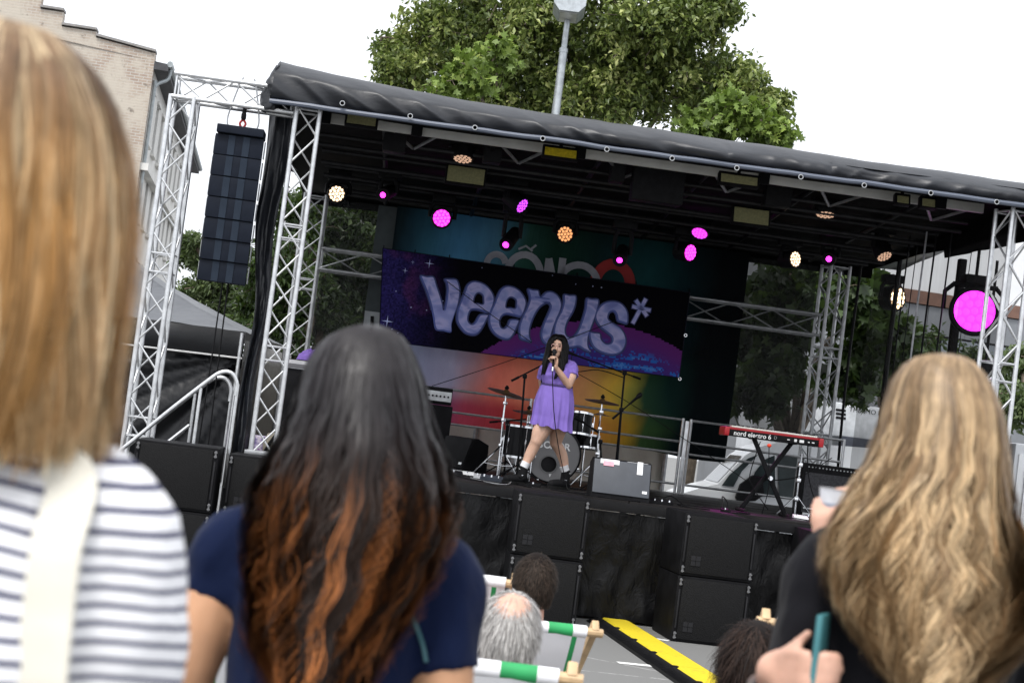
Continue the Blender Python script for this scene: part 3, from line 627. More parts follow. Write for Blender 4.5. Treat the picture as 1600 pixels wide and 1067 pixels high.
moving_head(1295, 405, 3.8, 4.5, E_MAG, E_MAG, (-.3, -1, -.3), 'tiny magenta lamp at the head of the right rear tower', True, .4)
moving_head(723, 249, 1.6, 15, E_DIM, lensblk, (.0, -.3, -1), 'black lamp pointing straight down near the front edge, left half')
moving_head(1290, 336, 1.8, 15, E_DIM, lensblk, (.0, -.22, -1), 'black lamp pointing straight down near the front edge, right half')
moving_head(1382, 401, 3.5, 12, E_DIM, lensblk, (.3, -.5, -.8), 'warm lamp tipped downward at the right edge of the roof')
moving_head(1403, 466, 6.4, 17, emis('bright_warm_led', (1., .72, .42), 5.), BED_WARM, (.55, -.8, 0), 'bright warm lamp glowing through the side mesh')
bigm = moving_head(1523, 486, 1.9, 32, E_MAG, emis('magenta_haze_lens', (.95, .03, .95), 2.6), (-.12, -1, 0), 'large blurry magenta lamp beside the right front column')
moving_head(1548, 622, 3.4, 10, E_PUR, E_MAGBED, (.6, -.8, 0), 'small purple lamp low behind the right front column')
# LED floods
fl_y = mk('pale_yellow_led_panel', (.26, .25, .13), .35, 0, .15, 40, .2, 120); fl_b = mk('bright_yellow_led_panel', (.55, .42, .02), .4, 0, .2, 30)
for (u, v, w, h, d, mt, lb) in ((565,187,45,17,.5,fl_y,'flood lamp with pale panel right beside the front left column'), (728,274,58,26,2.2,fl_y,'pale panel flood lamp under the down pointing lamp'), (876,239,50,13,.45,fl_b,'flood lamp with yellow panel peeping under the front flap'),
     (1155,281,58,13,.45,fl_y,'pale panel flood lamp tucked under the front flap, right half'), (1174,338,55,24,2.2,fl_y,'pale panel flood lamp right of the magenta pair'), (1411,312,18,11,.6,fl_y,'small pale flood lamp, left of the last two by the right end'), (1451,317,20,12,.6,fl_y,'small pale flood lamp, right of the last two by the right end')):
    c = sp(u, v, d); s = (SM @ c).y/FPX; t = thing('flood_lamp', lb, 'stage light', SM @ Matrix.Translation(c), 'panel flood lamps under the stage roof')
    R3 = Matrix.Rotation(R(-14), 3, 'X'); mb = MB(); mb.box((0,.05,0), (w*s+.05, .09, h*s+.05), R3, .01); part(t, 'housing', mb, blackplastic)
    mb = MB(); mb.box((0,.0,0), (w*s, .012, h*s), R3); part(t, 'panel', mb, mt)
    mb = MB(); mb.tube([(0,.06,.03),(0,.06,max(.15, 4.82-c.z))], .02, 6); part(t, 'bracket', mb, blackmetal)
for k, (u, v, w, h, d) in enumerate(((1028,283,.58,.5,1.2),(618,215,.25,.34,1.2),(770,235,.2,.3,1.4),(966,258,.16,.4,1.3),(1215,300,.3,.35,1.5))):
    c = sp(u, v, d); t = thing('dimmer_box', ['large black square box hanging in the middle of the front beam', 'black box hanging left of the first down pointing lamp', 'narrow black box right of the first down pointing lamp', 'tall black box left of the big square one', 'black box left of the second down pointing lamp'][k], 'stage equipment', SM @ Matrix.Translation(c))
    mb = MB(); mb.box((0,0,0), (w, .25, h), bev=.015); part(t, 'case', mb, blackplastic); mb = MB(); mb.tube([(0,0,h/2),(0,0,max(h/2+.1, 4.8-c.z))], .02, 6); part(t, 'clamp', mb, blackmetal)
ld = bpy.data.lights.new('magenta_beam', 'SPOT'); lo = bpy.data.objects.new('magenta_beam', ld); COL.objects.link(lo); ld.energy = 260; ld.color = (1, .05, .8); ld.spot_size = R(20); ld.spot_blend = .5; ld.shadow_soft_size = .08
lp = SM @ (sp(1079, 395, 4.2)+Vector((.1, -.15, 0))); tg = SM @ sp(1205, 792, .55); lo.location = lp; lo.rotation_euler = (lp-tg).to_track_quat('Z', 'Y').to_euler()
# ================================================================ BACKDROPS, BANNER
def gauze(name, k, col=(.012, .013, .013)):
    m = NT(name); m.b.inputs['Base Color'].default_value = (*col, 1); m.b.inputs['Roughness'].default_value = .8
    tr = m.n('BsdfTransparent'); mx = m.n('MixShader'); o = m.obj(); mx2 = m.math('ADD', k-.08, m.math('MULTIPLY', m.noise(m.map(o, (3, 3, .5)), 2, 3), .16))
    m.l(mx2, mx.inputs[0]); m.l(tr.outputs[0], mx.inputs[1]); m.l(m.b.outputs[0], mx.inputs[2]); m.l(mx.outputs[0], m.out.inputs[0]); return m.m
G_DARK = gauze('black_scrim_mesh', .62); G_SIDE = gauze('thin_side_mesh', .45)
def cloth(x0, x1, d, z0, z1, amp=.02, nu=60, nv=16, k=2., seed=0):
    return lambda u, v: Vector((x0+(x1-x0)*u, d+amp*fbm((x0+(x1-x0)*u)*k, v*1.5, seed)*2, z0+(z1-z0)*v))
mb = MB(); mb.grid(30, 14, cloth(.12, .95, 6.35, DECK+.02, 4.72)); single('scrim_panel', mb, G_DARK, 'black see through mesh panel behind the left front truss column', 'mesh panel', angle=80)
mb = MB(); mb.grid(30, 14, cloth(6.08, 7.14, 6.5, DECK+.95, 4.72)); single('scrim_panel', mb, gauze('scrim_mesh_right', .68), 'black see through mesh panel just left of the right rear tower', 'mesh panel', angle=80)
mb = MB(); mb.grid(60, 14, lambda u, v: Vector((7.78+.04*fbm(u*16, v)+.02*math.sin(u*40), .25+u*5.6, DECK+.03+(4.62-DECK)*v))); single('side_mesh', mb, G_SIDE, 'thin creased see through mesh closing the right side of the stage', 'mesh panel', angle=80)
# printed backdrop: the print is a function of place on the cloth
def sx(u, v=500, d=6.3): return sp(u, v, d).x
m = NT('printed_backdrop'); o = m.obj(); X_, Y_, Z_ = m.xyz(o)
wob = m.math('MULTIPLY', m.math('SUBTRACT', m.noise(o, 1.1, 3), .5), .5)
# the print leans with its own design: colour boundaries are slightly slanted
xs = m.math('ADD', m.math('ADD', X_, wob), m.math('MULTIPLY', m.math('SUBTRACT', Z_, 2.4), -.12))
x0, x1 = .6, 5.9
fx = m.math('DIVIDE', m.math('SUBTRACT', xs, x0), x1-x0, clamp=True)
def st(lst, v=600): return [(min(1, max(0, (sx(u, v)-x0)/(x1-x0))), c) for u, c in lst]
up = m.ramp(fx, st([(600,(.012,.03,.035)), (645,(.03,.12,.17)), (700,(.07,.26,.42)), (755,(.07,.22,.32)), (800,(.03,.11,.08)), (850,(.012,.05,.03)), (920,(.008,.03,.03)), (1000,(.01,.06,.06)), (1060,(.005,.022,.025)), (1110,(.004,.006,.007))], 350))
lo1 = m.ramp(fx, st([(640,(.28,.35,.48)), (700,(.38,.4,.52)), (735,(.5,.3,.3)), (775,(.72,.2,.14)), (850,(.75,.27,.15)), (905,(.72,.38,.14)), (962,(.66,.45,.06)), (982,(.3,.3,.05)), (1003,(.02,.06,.03)), (1045,(.006,.025,.02)), (1090,(.003,.006,.007))], 580))
lo2 = m.ramp(fx, st([(690,(.26,.09,.2)), (725,(.4,.06,.1)), (790,(.42,.05,.05)), (870,(.5,.12,.05)), (940,(.6,.26,.05)), (985,(.45,.3,.03)), (1010,(.04,.1,.03)), (1060,(.004,.012,.012)), (1090,(.003,.006,.007))], 650))
zz = m.math('ADD', Z_, m.math('MULTIPLY', wob, .5))
c = m.mix(m.sm(zz, 2.35, 2.05), lo1, lo2); c = m.mix(m.sm(Z_, 2.9, 3.3), c, m.mix(1., up, (.72,.7,.72), 'MULTIPLY'))
c = m.mix(m.math('MULTIPLY', m.sm(m.noise(m.map(o, (1, 1, .5)), 1.7, 4, .6), .35, .7), .45), c, m.mix(1., c, (.45, .42, .5), 'MULTIPLY'))
c = m.mix(1., c, (1.1,.98,1.02), 'MULTIPLY'); m.put(m.b.inputs['Base Color'], c); m.b.inputs['Roughness'].default_value = .8; m.b.inputs['Specular IOR Level'].default_value = .1; m.bump(m.noise(m.map(o, (2, 1, .35)), 2.6, 4), .8, .06)
tl = m.n('BsdfTranslucent'); m.put(tl.inputs[0], c); mx = m.n('MixShader'); mx.inputs[0].default_value = .3
m.l(m.b.outputs[0], mx.inputs[1]); m.l(tl.outputs[0], mx.inputs[2]); m.l(mx.outputs[0], m.out.inputs[0]); BACK = m.m
xa, xb = sx(598), 6.1
bdp = thing('printed_backdrop', 'large rainbow printed cloth backdrop with white lettering and a red ring hanging behind the banner', 'backdrop')
def bfun(u, v):
    x = xa+(xb-xa)*u; zb = 1.78+.03*math.sin(x*3); return Vector((x, 6.3+.03*fbm(x*2, v*1.2)+.02*math.sin(x*7)*v*(1-v), zb+(4.74-zb)*v))
mb = MB(); mb.grid(110, 30, bfun); part(bdp, 'cloth', mb, BACK, angle=80)
mb = MB(); mb.grid(8, 20, cloth(sx(568), xa+.03, 6.33, 1.9, 4.72)); part(bdp, 'plain_margin', mb, mk('slate_grey_cloth', (.05, .062, .065), .8))
mb = MB(); mb.grid(8, 8, cloth(sx(566,520,6.27), xa+.01, 6.27, 2.0, sp(583,487,6.27).z)); part(bdp, 'grey_patch', mb, mk('light_grey_cloth', (.3, .32, .33), .8))
lp_ = sp(580, 505, 6.25); mb = MB(); mb.tube([lp_+Vector((0,0,.1)), lp_+Vector((.02,0,-.1))], .022, 6); part(bdp, 'printed_mark', mb, blackplastic)
# letters on the backdrop
def stroke(mb, pts, w, y, z_off=0.004, closed=False):
    pts = [Vector(p) for p in pts]; n = len(pts); vs = []; fs = []
    for i in range(n):
        t = (pts[min(i+1, n-1)]-pts[max(i-1, 0)]) if not closed else (pts[(i+1) % n]-pts[i-1]); t.normalize(); s = Vector((-t.y, t.x))*w/2
        vs += [Vector((pts[i].x+s.x, y, pts[i].y+s.y)), Vector((pts[i].x-s.x, y, pts[i].y-s.y))]
    m_ = n if closed else n-1
    for i in range(m_):
        j = (i+1) % n; fs.append((2*i, 2*i+1, 2*j+1, 2*j))
    mb.add(vs, fs)
def arc(cx, cz, rx, rz, a0, a1, n=24): return [Vector((cx+rx*math.cos(R(a0+(a1-a0)*i/n)), cz+rz*math.sin(R(a0+(a1-a0)*i/n)))) for i in range(n+1)]
DL = 6.2
def q2(u, v): p = sp(u, v, DL); return p.x, p.z
LW = mk('white_lettering', (.32, .32, .36), .7); LR = mk('red_lettering', (.3, .012, .012), .7)
cx, tz = q2(778, 392); hh = .62; mb = MB(); stroke(mb, arc(cx, tz-.19, .13, .14, 10, 250), .09, DL); stroke(mb, arc(cx, tz-.45, .13, .13, 110, -130), .09, DL); part(bdp, 'letter', mb, LW)
cx, tz = q2(822, 398); mb = MB(); stroke(mb, arc(cx, tz-.3, .24, .3, 0, 360), .1, DL); part(bdp, 'letter', mb, LW)
mb = MB(); cx, tz = q2(821, 391); stroke(mb, [Vector((cx-.1, tz-.0)), Vector((cx, tz+.06)), Vector((cx+.1, tz-.0))], .03, DL); a = q2(829, 390); b = q2(838, 383); stroke(mb, [Vector(a), Vector(b)], .03, DL); part(bdp, 'accent', mb, LW)
ax_, az = q2(858, 404); bx_, bz = q2(876, 405); mb = MB(); stroke(mb, [Vector((ax_, az-.6)), Vector((ax_, az))], .1, DL); stroke(mb, [Vector((ax_+.0, az)), Vector((bx_, bz-.5))], .09, DL-.004); stroke(mb, [Vector((bx_+.03, bz-.6)), Vector((bx_+.03, bz+.02))], .1, DL); part(bdp, 'letter', mb, LW)
cx, tz = q2(908, 411); mb = MB(); stroke(mb, arc(cx, tz-.3, .27, .27, 20, 340), .1, DL); part(bdp, 'letter', mb, LW)
cx, tz = q2(962, 406); mb = MB(); stroke(mb, arc(cx, tz-.36, .25, .3, 0, 360), .15, DL+.01); part(bdp, 'red_ring', mb, LR)

# ---- the wide space banner ---------------------------------------
DB = 5.72
def qb(u, v): p = sp(u, v, DB); return Vector((p.x, p.z))
TLb, TRb, BRb, BLb = qb(598, 388), qb(1078, 457), qb(1061, 590), qb(592, 532)
m = NT('space_banner_print'); o = m.obj(); X_, Y_, Z_ = m.xyz(o)
sn = m.n('VectorMath', operation='SNAP'); m.l(o, sn.inputs[0]); sn.inputs[1].default_value = (.022, 1, .022); px_ = sn.outputs[0]; PX, _, PZ = m.xyz(px_)
vor = m.n('TexVoronoi'); m.l(o, vor.inputs['Vector']); vor.inputs['Scale'].default_value = 9; rnd = m.xyz(vor.outputs['Color'])[0]
star = m.math('MULTIPLY', m.math('LESS_THAN', vor.outputs['Distance'], .085), m.math('GREATER_THAN', rnd, .72))
wh = m.n('TexWhiteNoise', noise_dimensions='3D'); m.l(px_, wh.inputs['Vector']); grain = wh.outputs[0]
neb = m.math('MULTIPLY', m.sm(X_, TLb.x+1.15, TLb.x-.1), m.math('ADD', .25, m.math('MULTIPLY', m.noise(px_, 2.2, 3), 1.1)))
neb = m.math('MULTIPLY', neb, m.math('ADD', .45, m.math('MULTIPLY', grain, .9)))
c = m.mix(neb, (.001, .001, .003), (.04, .03, .17)); c = m.mix(m.math('MULTIPLY', neb, m.sm(m.noise(px_, 1.9, 2), .5, .65)), c, (.13, .03, .12))
# planet
pc = qb(905, 505+330); pr = (qb(905, 503)-pc).length
dx = m.math('SUBTRACT', PX, pc.x); dz = m.math('SUBTRACT', PZ, pc.y); rr = m.math('SQRT', m.math('ADD', m.math('MULTIPLY', m.math('MULTIPLY', dx, dx), 1.18), m.math('MULTIPLY', dz, dz)))
dep = m.math('SUBTRACT', pr, rr)
pcol = m.mix(m.sm(dep, .02, .5), (.16, .03, .2), (.07, .04, .26))
an = m.noise(m.map(px_, (2.2, 1, 9.5), rot=(0, R(10), 0)), 1.7, 4, .65)
sea = m.math('MULTIPLY', m.math('GREATER_THAN', an, .5), m.sm(dep, .18, .34)); chk = m.math('GREATER_THAN', grain, .28)
pcol = m.mix(m.math('MULTIPLY', sea, chk), pcol, m.mix(m.sm(X_, 2.6, 4.9), (.03, .08, .4), (.035, .17, .62)))
pcol = m.mix(m.math('MULTIPLY', m.math('GREATER_THAN', an, .6), m.sm(dep, .22, .3)), pcol, (.1, .28, .7))
c = m.mix(m.math('GREATER_THAN', dep, 0), c, pcol)
c = m.mix(m.math('MULTIPLY', star, m.math('LESS_THAN', dep, 0)), c, (.5, .55, .8))
c = m.mix(1., c, (.8,.8,.85), 'MULTIPLY'); m.put(m.b.inputs['Base Color'], c); m.b.inputs['Specular IOR Level'].default_value = .08; m.b.inputs['Roughness'].default_value = .8; m.bump(m.noise(m.map(o, (1.5, 1, 1)), 1.6, 3), .5, .04); BAN = m.m
ban = thing('space_banner', 'wide dark space banner with silver lilac lettering and a purple planet hung across the backdrop', 'banner')
def bpos(x, z, off=0.):
    y = DB-off+.015*fbm(x*1.2, z*1.0, 4)+.012*math.sin(x*2.1+z*2); return Vector((x, y, z))
def banf(u, v):
    a = BLb.lerp(BRb, u); b = TLb.lerp(TRb, u); p = a.lerp(b, v); return bpos(p.x, p.y-.012*math.sin(u*math.pi*5)*0)
mb = MB(); mb.grid(90, 24, banf); part(ban, 'cloth', mb, BAN, angle=80)
mb = MB()
for a, b in ((TLb, TRb), (BLb, BRb), (TRb, BRb), (TLb, BLb)): mb.tube([bpos(*a.lerp(b, i/30), .004) for i in range(31)], .006, 5)
part(ban, 'hem', mb, mk('dark_navy_hem', (.006, .006, .015), .6))
L_NAVY = mk('letter_navy_edge', (.02, .03, .13), .6)
def lilac(name, lo, hi, top):
    m = NT(name); o = m.obj(); a = m.noise(m.map(o, (1, 1, 1.6)), 3.4, 2, .4, .9); q = m.ramp(a, [(.3, lo), (.47, hi), (.56, top), (.68, lo), (.8, hi)])
    m.put(m.b.inputs['Base Color'], q); m.b.inputs['Roughness'].default_value = .6; return m.m
L_MID = mk('letter_blue_shade', (.06, .09, .34), .6); L_TOP = lilac('letter_lilac_fill', (.17, .2, .52), (.31, .34, .68), (.45, .43, .74))
A_ = lambda L: [(640+x/7.115, 410+y/7.115) for x, y in L]; B_ = lambda L: [(820+x/6.154, 430+y/6.154) for x, y in L]
letters = [
 ([(A_([(115,155),(190,160),(265,165),(300,260),(340,380),(365,470),(378,532),(400,440),(413,320),(405,240),(385,190),(450,185),(520,195),(550,260),(558,350),(540,470),(500,590),(470,690),(463,780),(370,768),(282,748),(255,610),(220,450),(170,300)]), [])]),
 ([(A_([(520,600),(530,520),(560,440),(600,340),(635,255),(695,215),(770,220),(845,255),(910,325),(938,400),(930,470),(905,535),(885,572),(800,545),(730,530),(675,540),(650,600),(650,655),(685,690),(725,665),(755,610),(790,580),(875,585),(850,650),(805,735),(755,795),(700,812),(620,790),(560,730),(525,665)]), A_([(712,445),(725,375),(765,342),(810,370),(818,425),(813,466),(760,458)]))]),
 ([(A_([(875,645),(888,565),(935,460),(980,350),(1022,290),(1085,264),(1165,280),(1240,335),(1290,420),(1290,495),(1240,605),(1160,595),(1080,580),(1025,600),(1000,660),(1012,720),(1050,732),(1085,690),(1105,645),(1150,635),(1215,650),(1190,725),(1150,810),(1095,860),(1020,850),(940,800),(890,725)]), A_([(1068,500),(1088,415),(1130,390),(1178,420),(1180,470),(1172,512),(1120,505)]))]),
 ([(B_([(25,136),(80,142),(130,148),(150,205),(200,165),(260,160),(320,200),(352,275),(340,350),(305,430),(275,510),(250,600),(262,672),(205,668),(162,625),(150,560),(172,480),(212,385),(242,310),(225,275),(190,278),(140,315),(100,375),(70,440),(47,520),(45,590),(62,645),(5,632),(-48,612),(-61,551),(-57,482),(-26,395),(17,309),(43,223)]), [])]),
 ([(B_([(373,188),(430,193),(490,200),(488,280),(462,355),(412,445),(388,530),(408,588),(460,592),(508,530),(548,425),(578,320),(590,225),(645,230),(707,238),(700,320),(672,420),(635,520),(610,600),(608,680),(635,742),(570,722),(515,690),(470,695),(400,700),(320,660),(280,590),(275,520),(300,430),(345,345),(368,260)]), [])]),
 ([(B_([(983,468),(930,458),(888,440),(875,385),(850,352),(812,365),(800,420),(850,465),(915,505),(960,570),(972,650),(935,735),(850,770),(740,750),(660,700),(622,625),(618,550),(665,552),(722,562),(735,618),(780,660),(828,648),(832,600),(790,560),(725,510),(682,450),(670,390),(700,320),(760,268),(840,250),(920,270),(975,330),(992,400)]), [])]),
]
def offset(P_, d_):
    n = len(P_); A2 = sum(P_[i].x*P_[(i+1) % n].y-P_[(i+1) % n].x*P_[i].y for i in range(n)); s = 1 if A2 > 0 else -1; out = []
    for i in range(n):
        t = (P_[(i+1) % n]-P_[i-1]); t.normalize(); out.append(P_[i]+Vector((t.y, -t.x))*s*d_)
    return out
def fill(mb, outer, hole, off):
    loops = [[Vector((p.x, p.y, 0)) for p in outer]]
    if hole: loops.append([Vector((p.x, p.y, 0)) for p in hole])
    tri = tessellate_polygon(loops); flat = [p for l in loops for p in l]; mb.add([bpos(p.x, p.y, off) for p in flat], [tuple(t) for t in tri])
for i, [(ou, ho)] in enumerate(letters):
    O_ = catmull([qb(*p) for p in ou], 4, True); H_ = catmull([qb(*p) for p in ho], 4, True) if ho else None
    mb = MB(); fill(mb, offset(O_, .012), offset(H_, -.01) if H_ else None, .004); l_ = part(ban, 'letter', mb, L_NAVY, smooth=False)
    mb = MB(); fill(mb, offset(O_, -.004), offset(H_, .004) if H_ else None, .007); part(l_, 'letter_shade', mb, L_MID, smooth=False)
    mb = MB(); sh = Vector((.012, .012)); fill(mb, [p+sh*.6 for p in offset(O_, -.019)], [p+sh*.3 for p in offset(H_, .012)] if H_ else None, .010); part(l_, 'letter_face', mb, L_TOP, smooth=False)
mb = MB(); mb2 = MB()
for a, b in (((1165,222),(1030,472)), ((1022,300),(1214,342)), ((1060,235),(1176,402))):
    a, b = [qb(*B_([p])[0]) for p in (a, b)]; stroke(mb, [a, b], .075, DB-.03); t = (b-a).normalized()*.012; stroke(mb2, [a+t, b-t], .05, DB-.034)
l_ = part(ban, 'asterisk', mb, L_NAVY, smooth=False); part(l_, 'asterisk_face', mb2, L_TOP, smooth=False)
mb = MB()
for (u, v, s) in ((605,502,10), (671,412,8), (633,423,5), (645,410,3.5)):
    c_ = qb(u, v); s_ = s*.0085; k = .13; P4 = []
    for i in range(8): r_ = s_ if i % 2 == 0 else s_*k; P4.append(Vector((c_.x+r_*math.cos(i*math.pi/4), c_.y+r_*math.sin(i*math.pi/4))))
    fill(mb, P4, None, .008)
part(ban, 'sparkle', mb, mk('pale_sparkle', (.45, .5, .8), .6), smooth=False)
for k, (u, v) in enumerate(((599,390),(648,397),(702,405),(803,420),(902,433),(994,446),(1078,458))):
    p = sp(u, v, DB); mb = MB(); mb.tube([(p.x, DB, p.z-.02), (p.x, DB+.06, p.z+.06), (p.x, 5.86, p.z+.05)], .008, 6); part(ban, 'tie', mb, blackplastic)
for (u, v) in ((1071,524),(1062,592)):
    p = sp(u, v, DB); mb = MB(); mb.tube([(p.x+.02*math.cos(a/8*6.28), DB-.01, p.z+.02*math.sin(a/8*6.28)) for a in range(8)], .006, 6, closed=True); part(ban, 'eyelet', mb, chrome)
cable('thin dark wire crossing the banner from upper left to the planet', [sp(699,440,5.5), sp(765,490,5.5), sp(831,535,5.5)], .005, name='wire')
cable('thin dark wire rising behind the singer towards the letter s', [sp(675,603,5.5), sp(800,562,5.5), sp(960,502,5.5)], .005, name='wire')
cable('thin dark wire running down right behind the singer to the railing', [sp(900,582,5.4), sp(1000,640,5.4), sp(1180,760,5.4)], .005, name='wire')

# ---- marquee, dark tent -------------------------------------------
canvas = mk('white_marquee_canvas', (.55, .53, .48), .8, 0, .1, 2, .4, 6, .03)
def tentroof(c, hx, hy, ze, zp, sag=.35, n=14):
    def f(u, v):
        x = (u*2-1); y = (v*2-1); k = max(abs(x), abs(y)); z = zp+(ze-zp)*(k**(1-sag)) if k > 0 else zp
        return Vector((x*hx, y*hy, z))
    return f
mq = at(745, 420, 26.2); mz = at(478, 572, 26.2).z; ml = at(455, 575, 26.2)
t = thing('marquee', 'white canvas marquee standing behind the stage', 'tent', W(mq.x+.3, 28.6, 0)); hx = mq.x+.3-ml.x
mb = MB(); mb.grid(25, 25, tentroof(None, hx, 2.4, mz, at(650, 440, 28.6).z, .12)); part(t, 'roof', mb, mk('white_canvas_roof', (.75, .75, .73), .7, 0, .05, 2))
mb = MB(); mb.grid(60, 8, lambda u, v: Vector((-hx+2*hx*u, -2.38+.03*math.sin(u*70)+.03*fbm(u*9, v), (mz-.0)*v))); part(t, 'front_wall', mb, canvas, angle=80)
mb = MB(); mb.grid(20, 8, lambda u, v: Vector((hx-.02, -2.38+4.76*u, mz*v))); part(t, 'side_wall', mb, canvas)
mb = MB(); mb.grid(20, 8, lambda u, v: Vector((-hx+.02, -2.38+4.76*u, mz*v))); part(t, 'side_wall', mb, canvas)
for x in (-hx, 0, hx): mb = MB(); mb.tube([(x, -2.42, 0), (x, -2.42, mz)], .035, 8); part(t, 'pole', mb, alu_dull)
m = NT('grey_tent_fabric'); o = m.obj(); m.put(m.b.inputs['Base Color'], m.mix(m.noise(o, .8, 4), (.06, .065, .075), (.1, .105, .115))); m.b.inputs['Roughness'].default_value = .42; m.bump(m.noise(m.map(o, (1, 1, 3)), 2.5, 4), .5, .04); TENTG = m.m
TENTB = mk('black_tent_wall', (.004,.0045,.006), .4, 0, .3, 3, .2, 12, .01); TENTB.node_tree.nodes['Principled BSDF'].inputs['Specular IOR Level'].default_value = .3
cr = at(380, 517, 21); apx = at(160, 360, 23.5); ze = cr.z; cx_, cy_ = apx.x, 23.6; hx = cr.x-cx_
t = thing('party_tent', 'black party tent with grey sheen roof beside the stage steps', 'tent', W(cx_, cy_, 0)); zp = at(160, 350, 23.5).z
def tr_(u, v):
    x = u*2-1; y = v*2-1; k = max(abs(x), abs(y)); e = abs(min(abs(x), abs(y))/max(k, 1e-6)); z = zp+(ze-zp)*(k**.62)-.06*math.sin(min(1, k)*math.pi)*(1-e); return Vector((x*hx, y*hx*.95, z+.02*fbm(x*4, y*4)))
mb = MB(); mb.grid(49, 49, tr_); part(t, 'roof', mb, TENTG, angle=60)
yf = -hx*.95
mb = MB(); mb.grid(70, 6, lambda u, v: Vector((-hx+2*hx*u, yf-.01-.03*math.sin(v*3)*(1+fbm(u*14)), ze-.32*v+.02*fbm(u*8)))); part(t, 'valance', mb, TENTB, angle=80)
mb = MB(); mb.tube([(-hx, yf-.05, ze-.33), (0, yf-.07, ze-.35), (hx, yf-.05, ze-.33)], .012, 6); part(t, 'piping', mb, mk('pale_piping', (.5, .5, .5)))
def wallf(u, v):
    x = -hx+2*hx*u; z = (ze-.3)*(1-v); s = math.atan2(v+.02, 1.02-u)*3.2; return Vector((x, yf+.06+.1*fbm(s*2.2, u*.6, 2)+.05*abs(fbm(s*5, 3)), z))
mb = MB(); mb.grid(120, 60, wallf); part(t, 'side_wall', mb, TENTB, angle=80)
mb = MB(); mb.grid(10, 10, lambda u, v: Vector((hx, yf+2*hx*.95*u, (ze-.1)*v))); part(t, 'side_wall', mb, TENTB)
for x, y in ((-hx+.04, yf+.03), (hx-.04, yf+.0)): mb = MB(); mb.tube([(x, y-.05, 0), (x, y-.05, ze-.02)], .022, 6); part(t, 'pole', mb, alu)

# ---- stair handrails ----------------------------------------------
SR = 'handrails of the stage steps'
for k, dd in enumerate((-.35, .45)):
    off = -6*k; o_ = sp(340, 590, dd); t = thing('stair_handrail', ['silver handrail of the stage steps, nearer one', 'silver handrail of the stage steps, farther one'][k], 'handrail', SM.copy(), SR)
    q = lambda u, v: sp(u+off*1.5, v+k*9, dd)
    mb = MB(); mb.tube(catmull([q(118,756), q(190,702), q(260,645), q(322,597), q(345,582), q(362,583), q(370,598), q(368,618)], 5), .021, 10); part(t, 'rail', mb, alu)
    mb = MB(); mb.tube([q(162,770), q(222,722), q(296,664)], .017, 8); part(t, 'lower_rail', mb, alu)
    for (a, b) in (((302,612),(296,664)), ((314,606),(290,730)), ((188,706),(176,760)), ((372,600),(352,745))):
        if (a, b) == ((302,612),(296,664)): continue
        mb = MB(); p, s_ = q(*a), q(*b); mb.tube([p, Vector((p.x, p.y, .5 if a[0] < 250 else .9))], .017, 8); part(t, 'baluster', mb, alu)
# ---- rear railings -------------------------------------------------
zt, zb_ = sp(1062, 655, 5.55).z, sp(1058, 770, 5.55).z
def railing(x0, x1, label, d=5.55):
    t = thing('stage_railing', label, 'railing', T(x0, d, 0), 'guard railings along the back of the stage'); w = x1-x0; H_ = zt-zb_
    for x in (0, w): mb = MB(); mb.tube([(x,0,DECK),(x,0,zt+.02)], .02, 8); part(t, 'post', mb, alu)
    mb = MB(); mb.tube([(0,0,0),(w,0,0)], .016, 8); me = mb.mesh('rail', alu)
    for z in (zt, zt-.3*H_/1.0, zt-.46*H_, zb_+.12): part(t, 'rail', me).location = (0,0,z)
xj = sp(1068, 700, 5.55).x
railing(xj-4.3, xj-2.15, 'guard railing section left of the singer, behind the drums'); railing(xj-2.1, xj-.05, 'guard railing section right of the singer up to the joint post'); railing(xj+.06, xj+2.2, 'guard railing section behind the red keyboard')
mb = MB(); mb.box((0,0,.5), (.05,.05,1.0), bev=.004); single('joint_post', mb, alu, 'flat square post joining two railing sections in front of the van', 'post', T(xj, 5.5, DECK))

# ================================================================ INSTRUMENTS
def pt(u, v, d): return sp(u, v, d)
D0 = DECK
# bass drum
bdd = 2.3; c = pt(864, 704, bdd); rB = c.z-D0-.02; rB = min(rB, .34); Yb = (SM @ c).y
shell = mk('glossy_black_shell', (.008, .008, .009), .12, 0, .2, 4); headm = mk('silver_grey_drumhead', (.17, .168, .17), .4, .15, .12, 1.2)
kit = 'pieces of the drum kit'
t = thing('bass_drum', 'bass drum with grey front head and round port hole behind the singer', 'drum', SM @ Matrix.Translation((c.x, bdd, D0+rB+.015)) @ Matrix.Rotation(R(-3), 4, 'Z'), kit)
mb = MB(); mb.lathe([(rB-.02,.03),(rB-.01,.05),(rB-.01,.42),(rB-.02,.44)], axis='Y', n=48); M_ = Matrix.Rotation(0, 3, 'X')
part(t, 'shell', mb, shell)
def ring(mb, r0, r1, y0, y1, n=48):
    vs = []; fs = []
    for r_, y in ((r0, y0), (r1, y0), (r1, y1), (r0, y1)):
        for k in range(n): a = 2*math.pi*k/n; vs.append((r_*math.cos(a), y, r_*math.sin(a)))
    for j in range(4):
        for k in range(n): fs.append((j*n+k, j*n+(k+1) % n, ((j+1) % 4)*n+(k+1) % n, ((j+1) % 4)*n+k))
    mb.add(vs, fs)
mb = MB(); ring(mb, rB-.022, rB, -.42*0-.0, .035); part(t, 'front_hoop', mb, shell)
hr = rB*.27; hc = Vector((-.03*1, 0, -.12)); hh_ = hc
n = 48; vs = []; fs = []      # head with an off-centre port hole
for k in range(n): a = 2*math.pi*k/n; vs += [((rB-.022)*math.cos(a), .01, (rB-.022)*math.sin(a)), (hh_.x+hr*math.cos(a), .01, hh_.z+hr*math.sin(a))]
for k in range(n): j = (k+1) % n; fs.append((2*k, 2*j, 2*j+1, 2*k+1))
mb = MB(); mb.add(vs, fs); hd_ = part(t, 'drumhead', mb, headm)
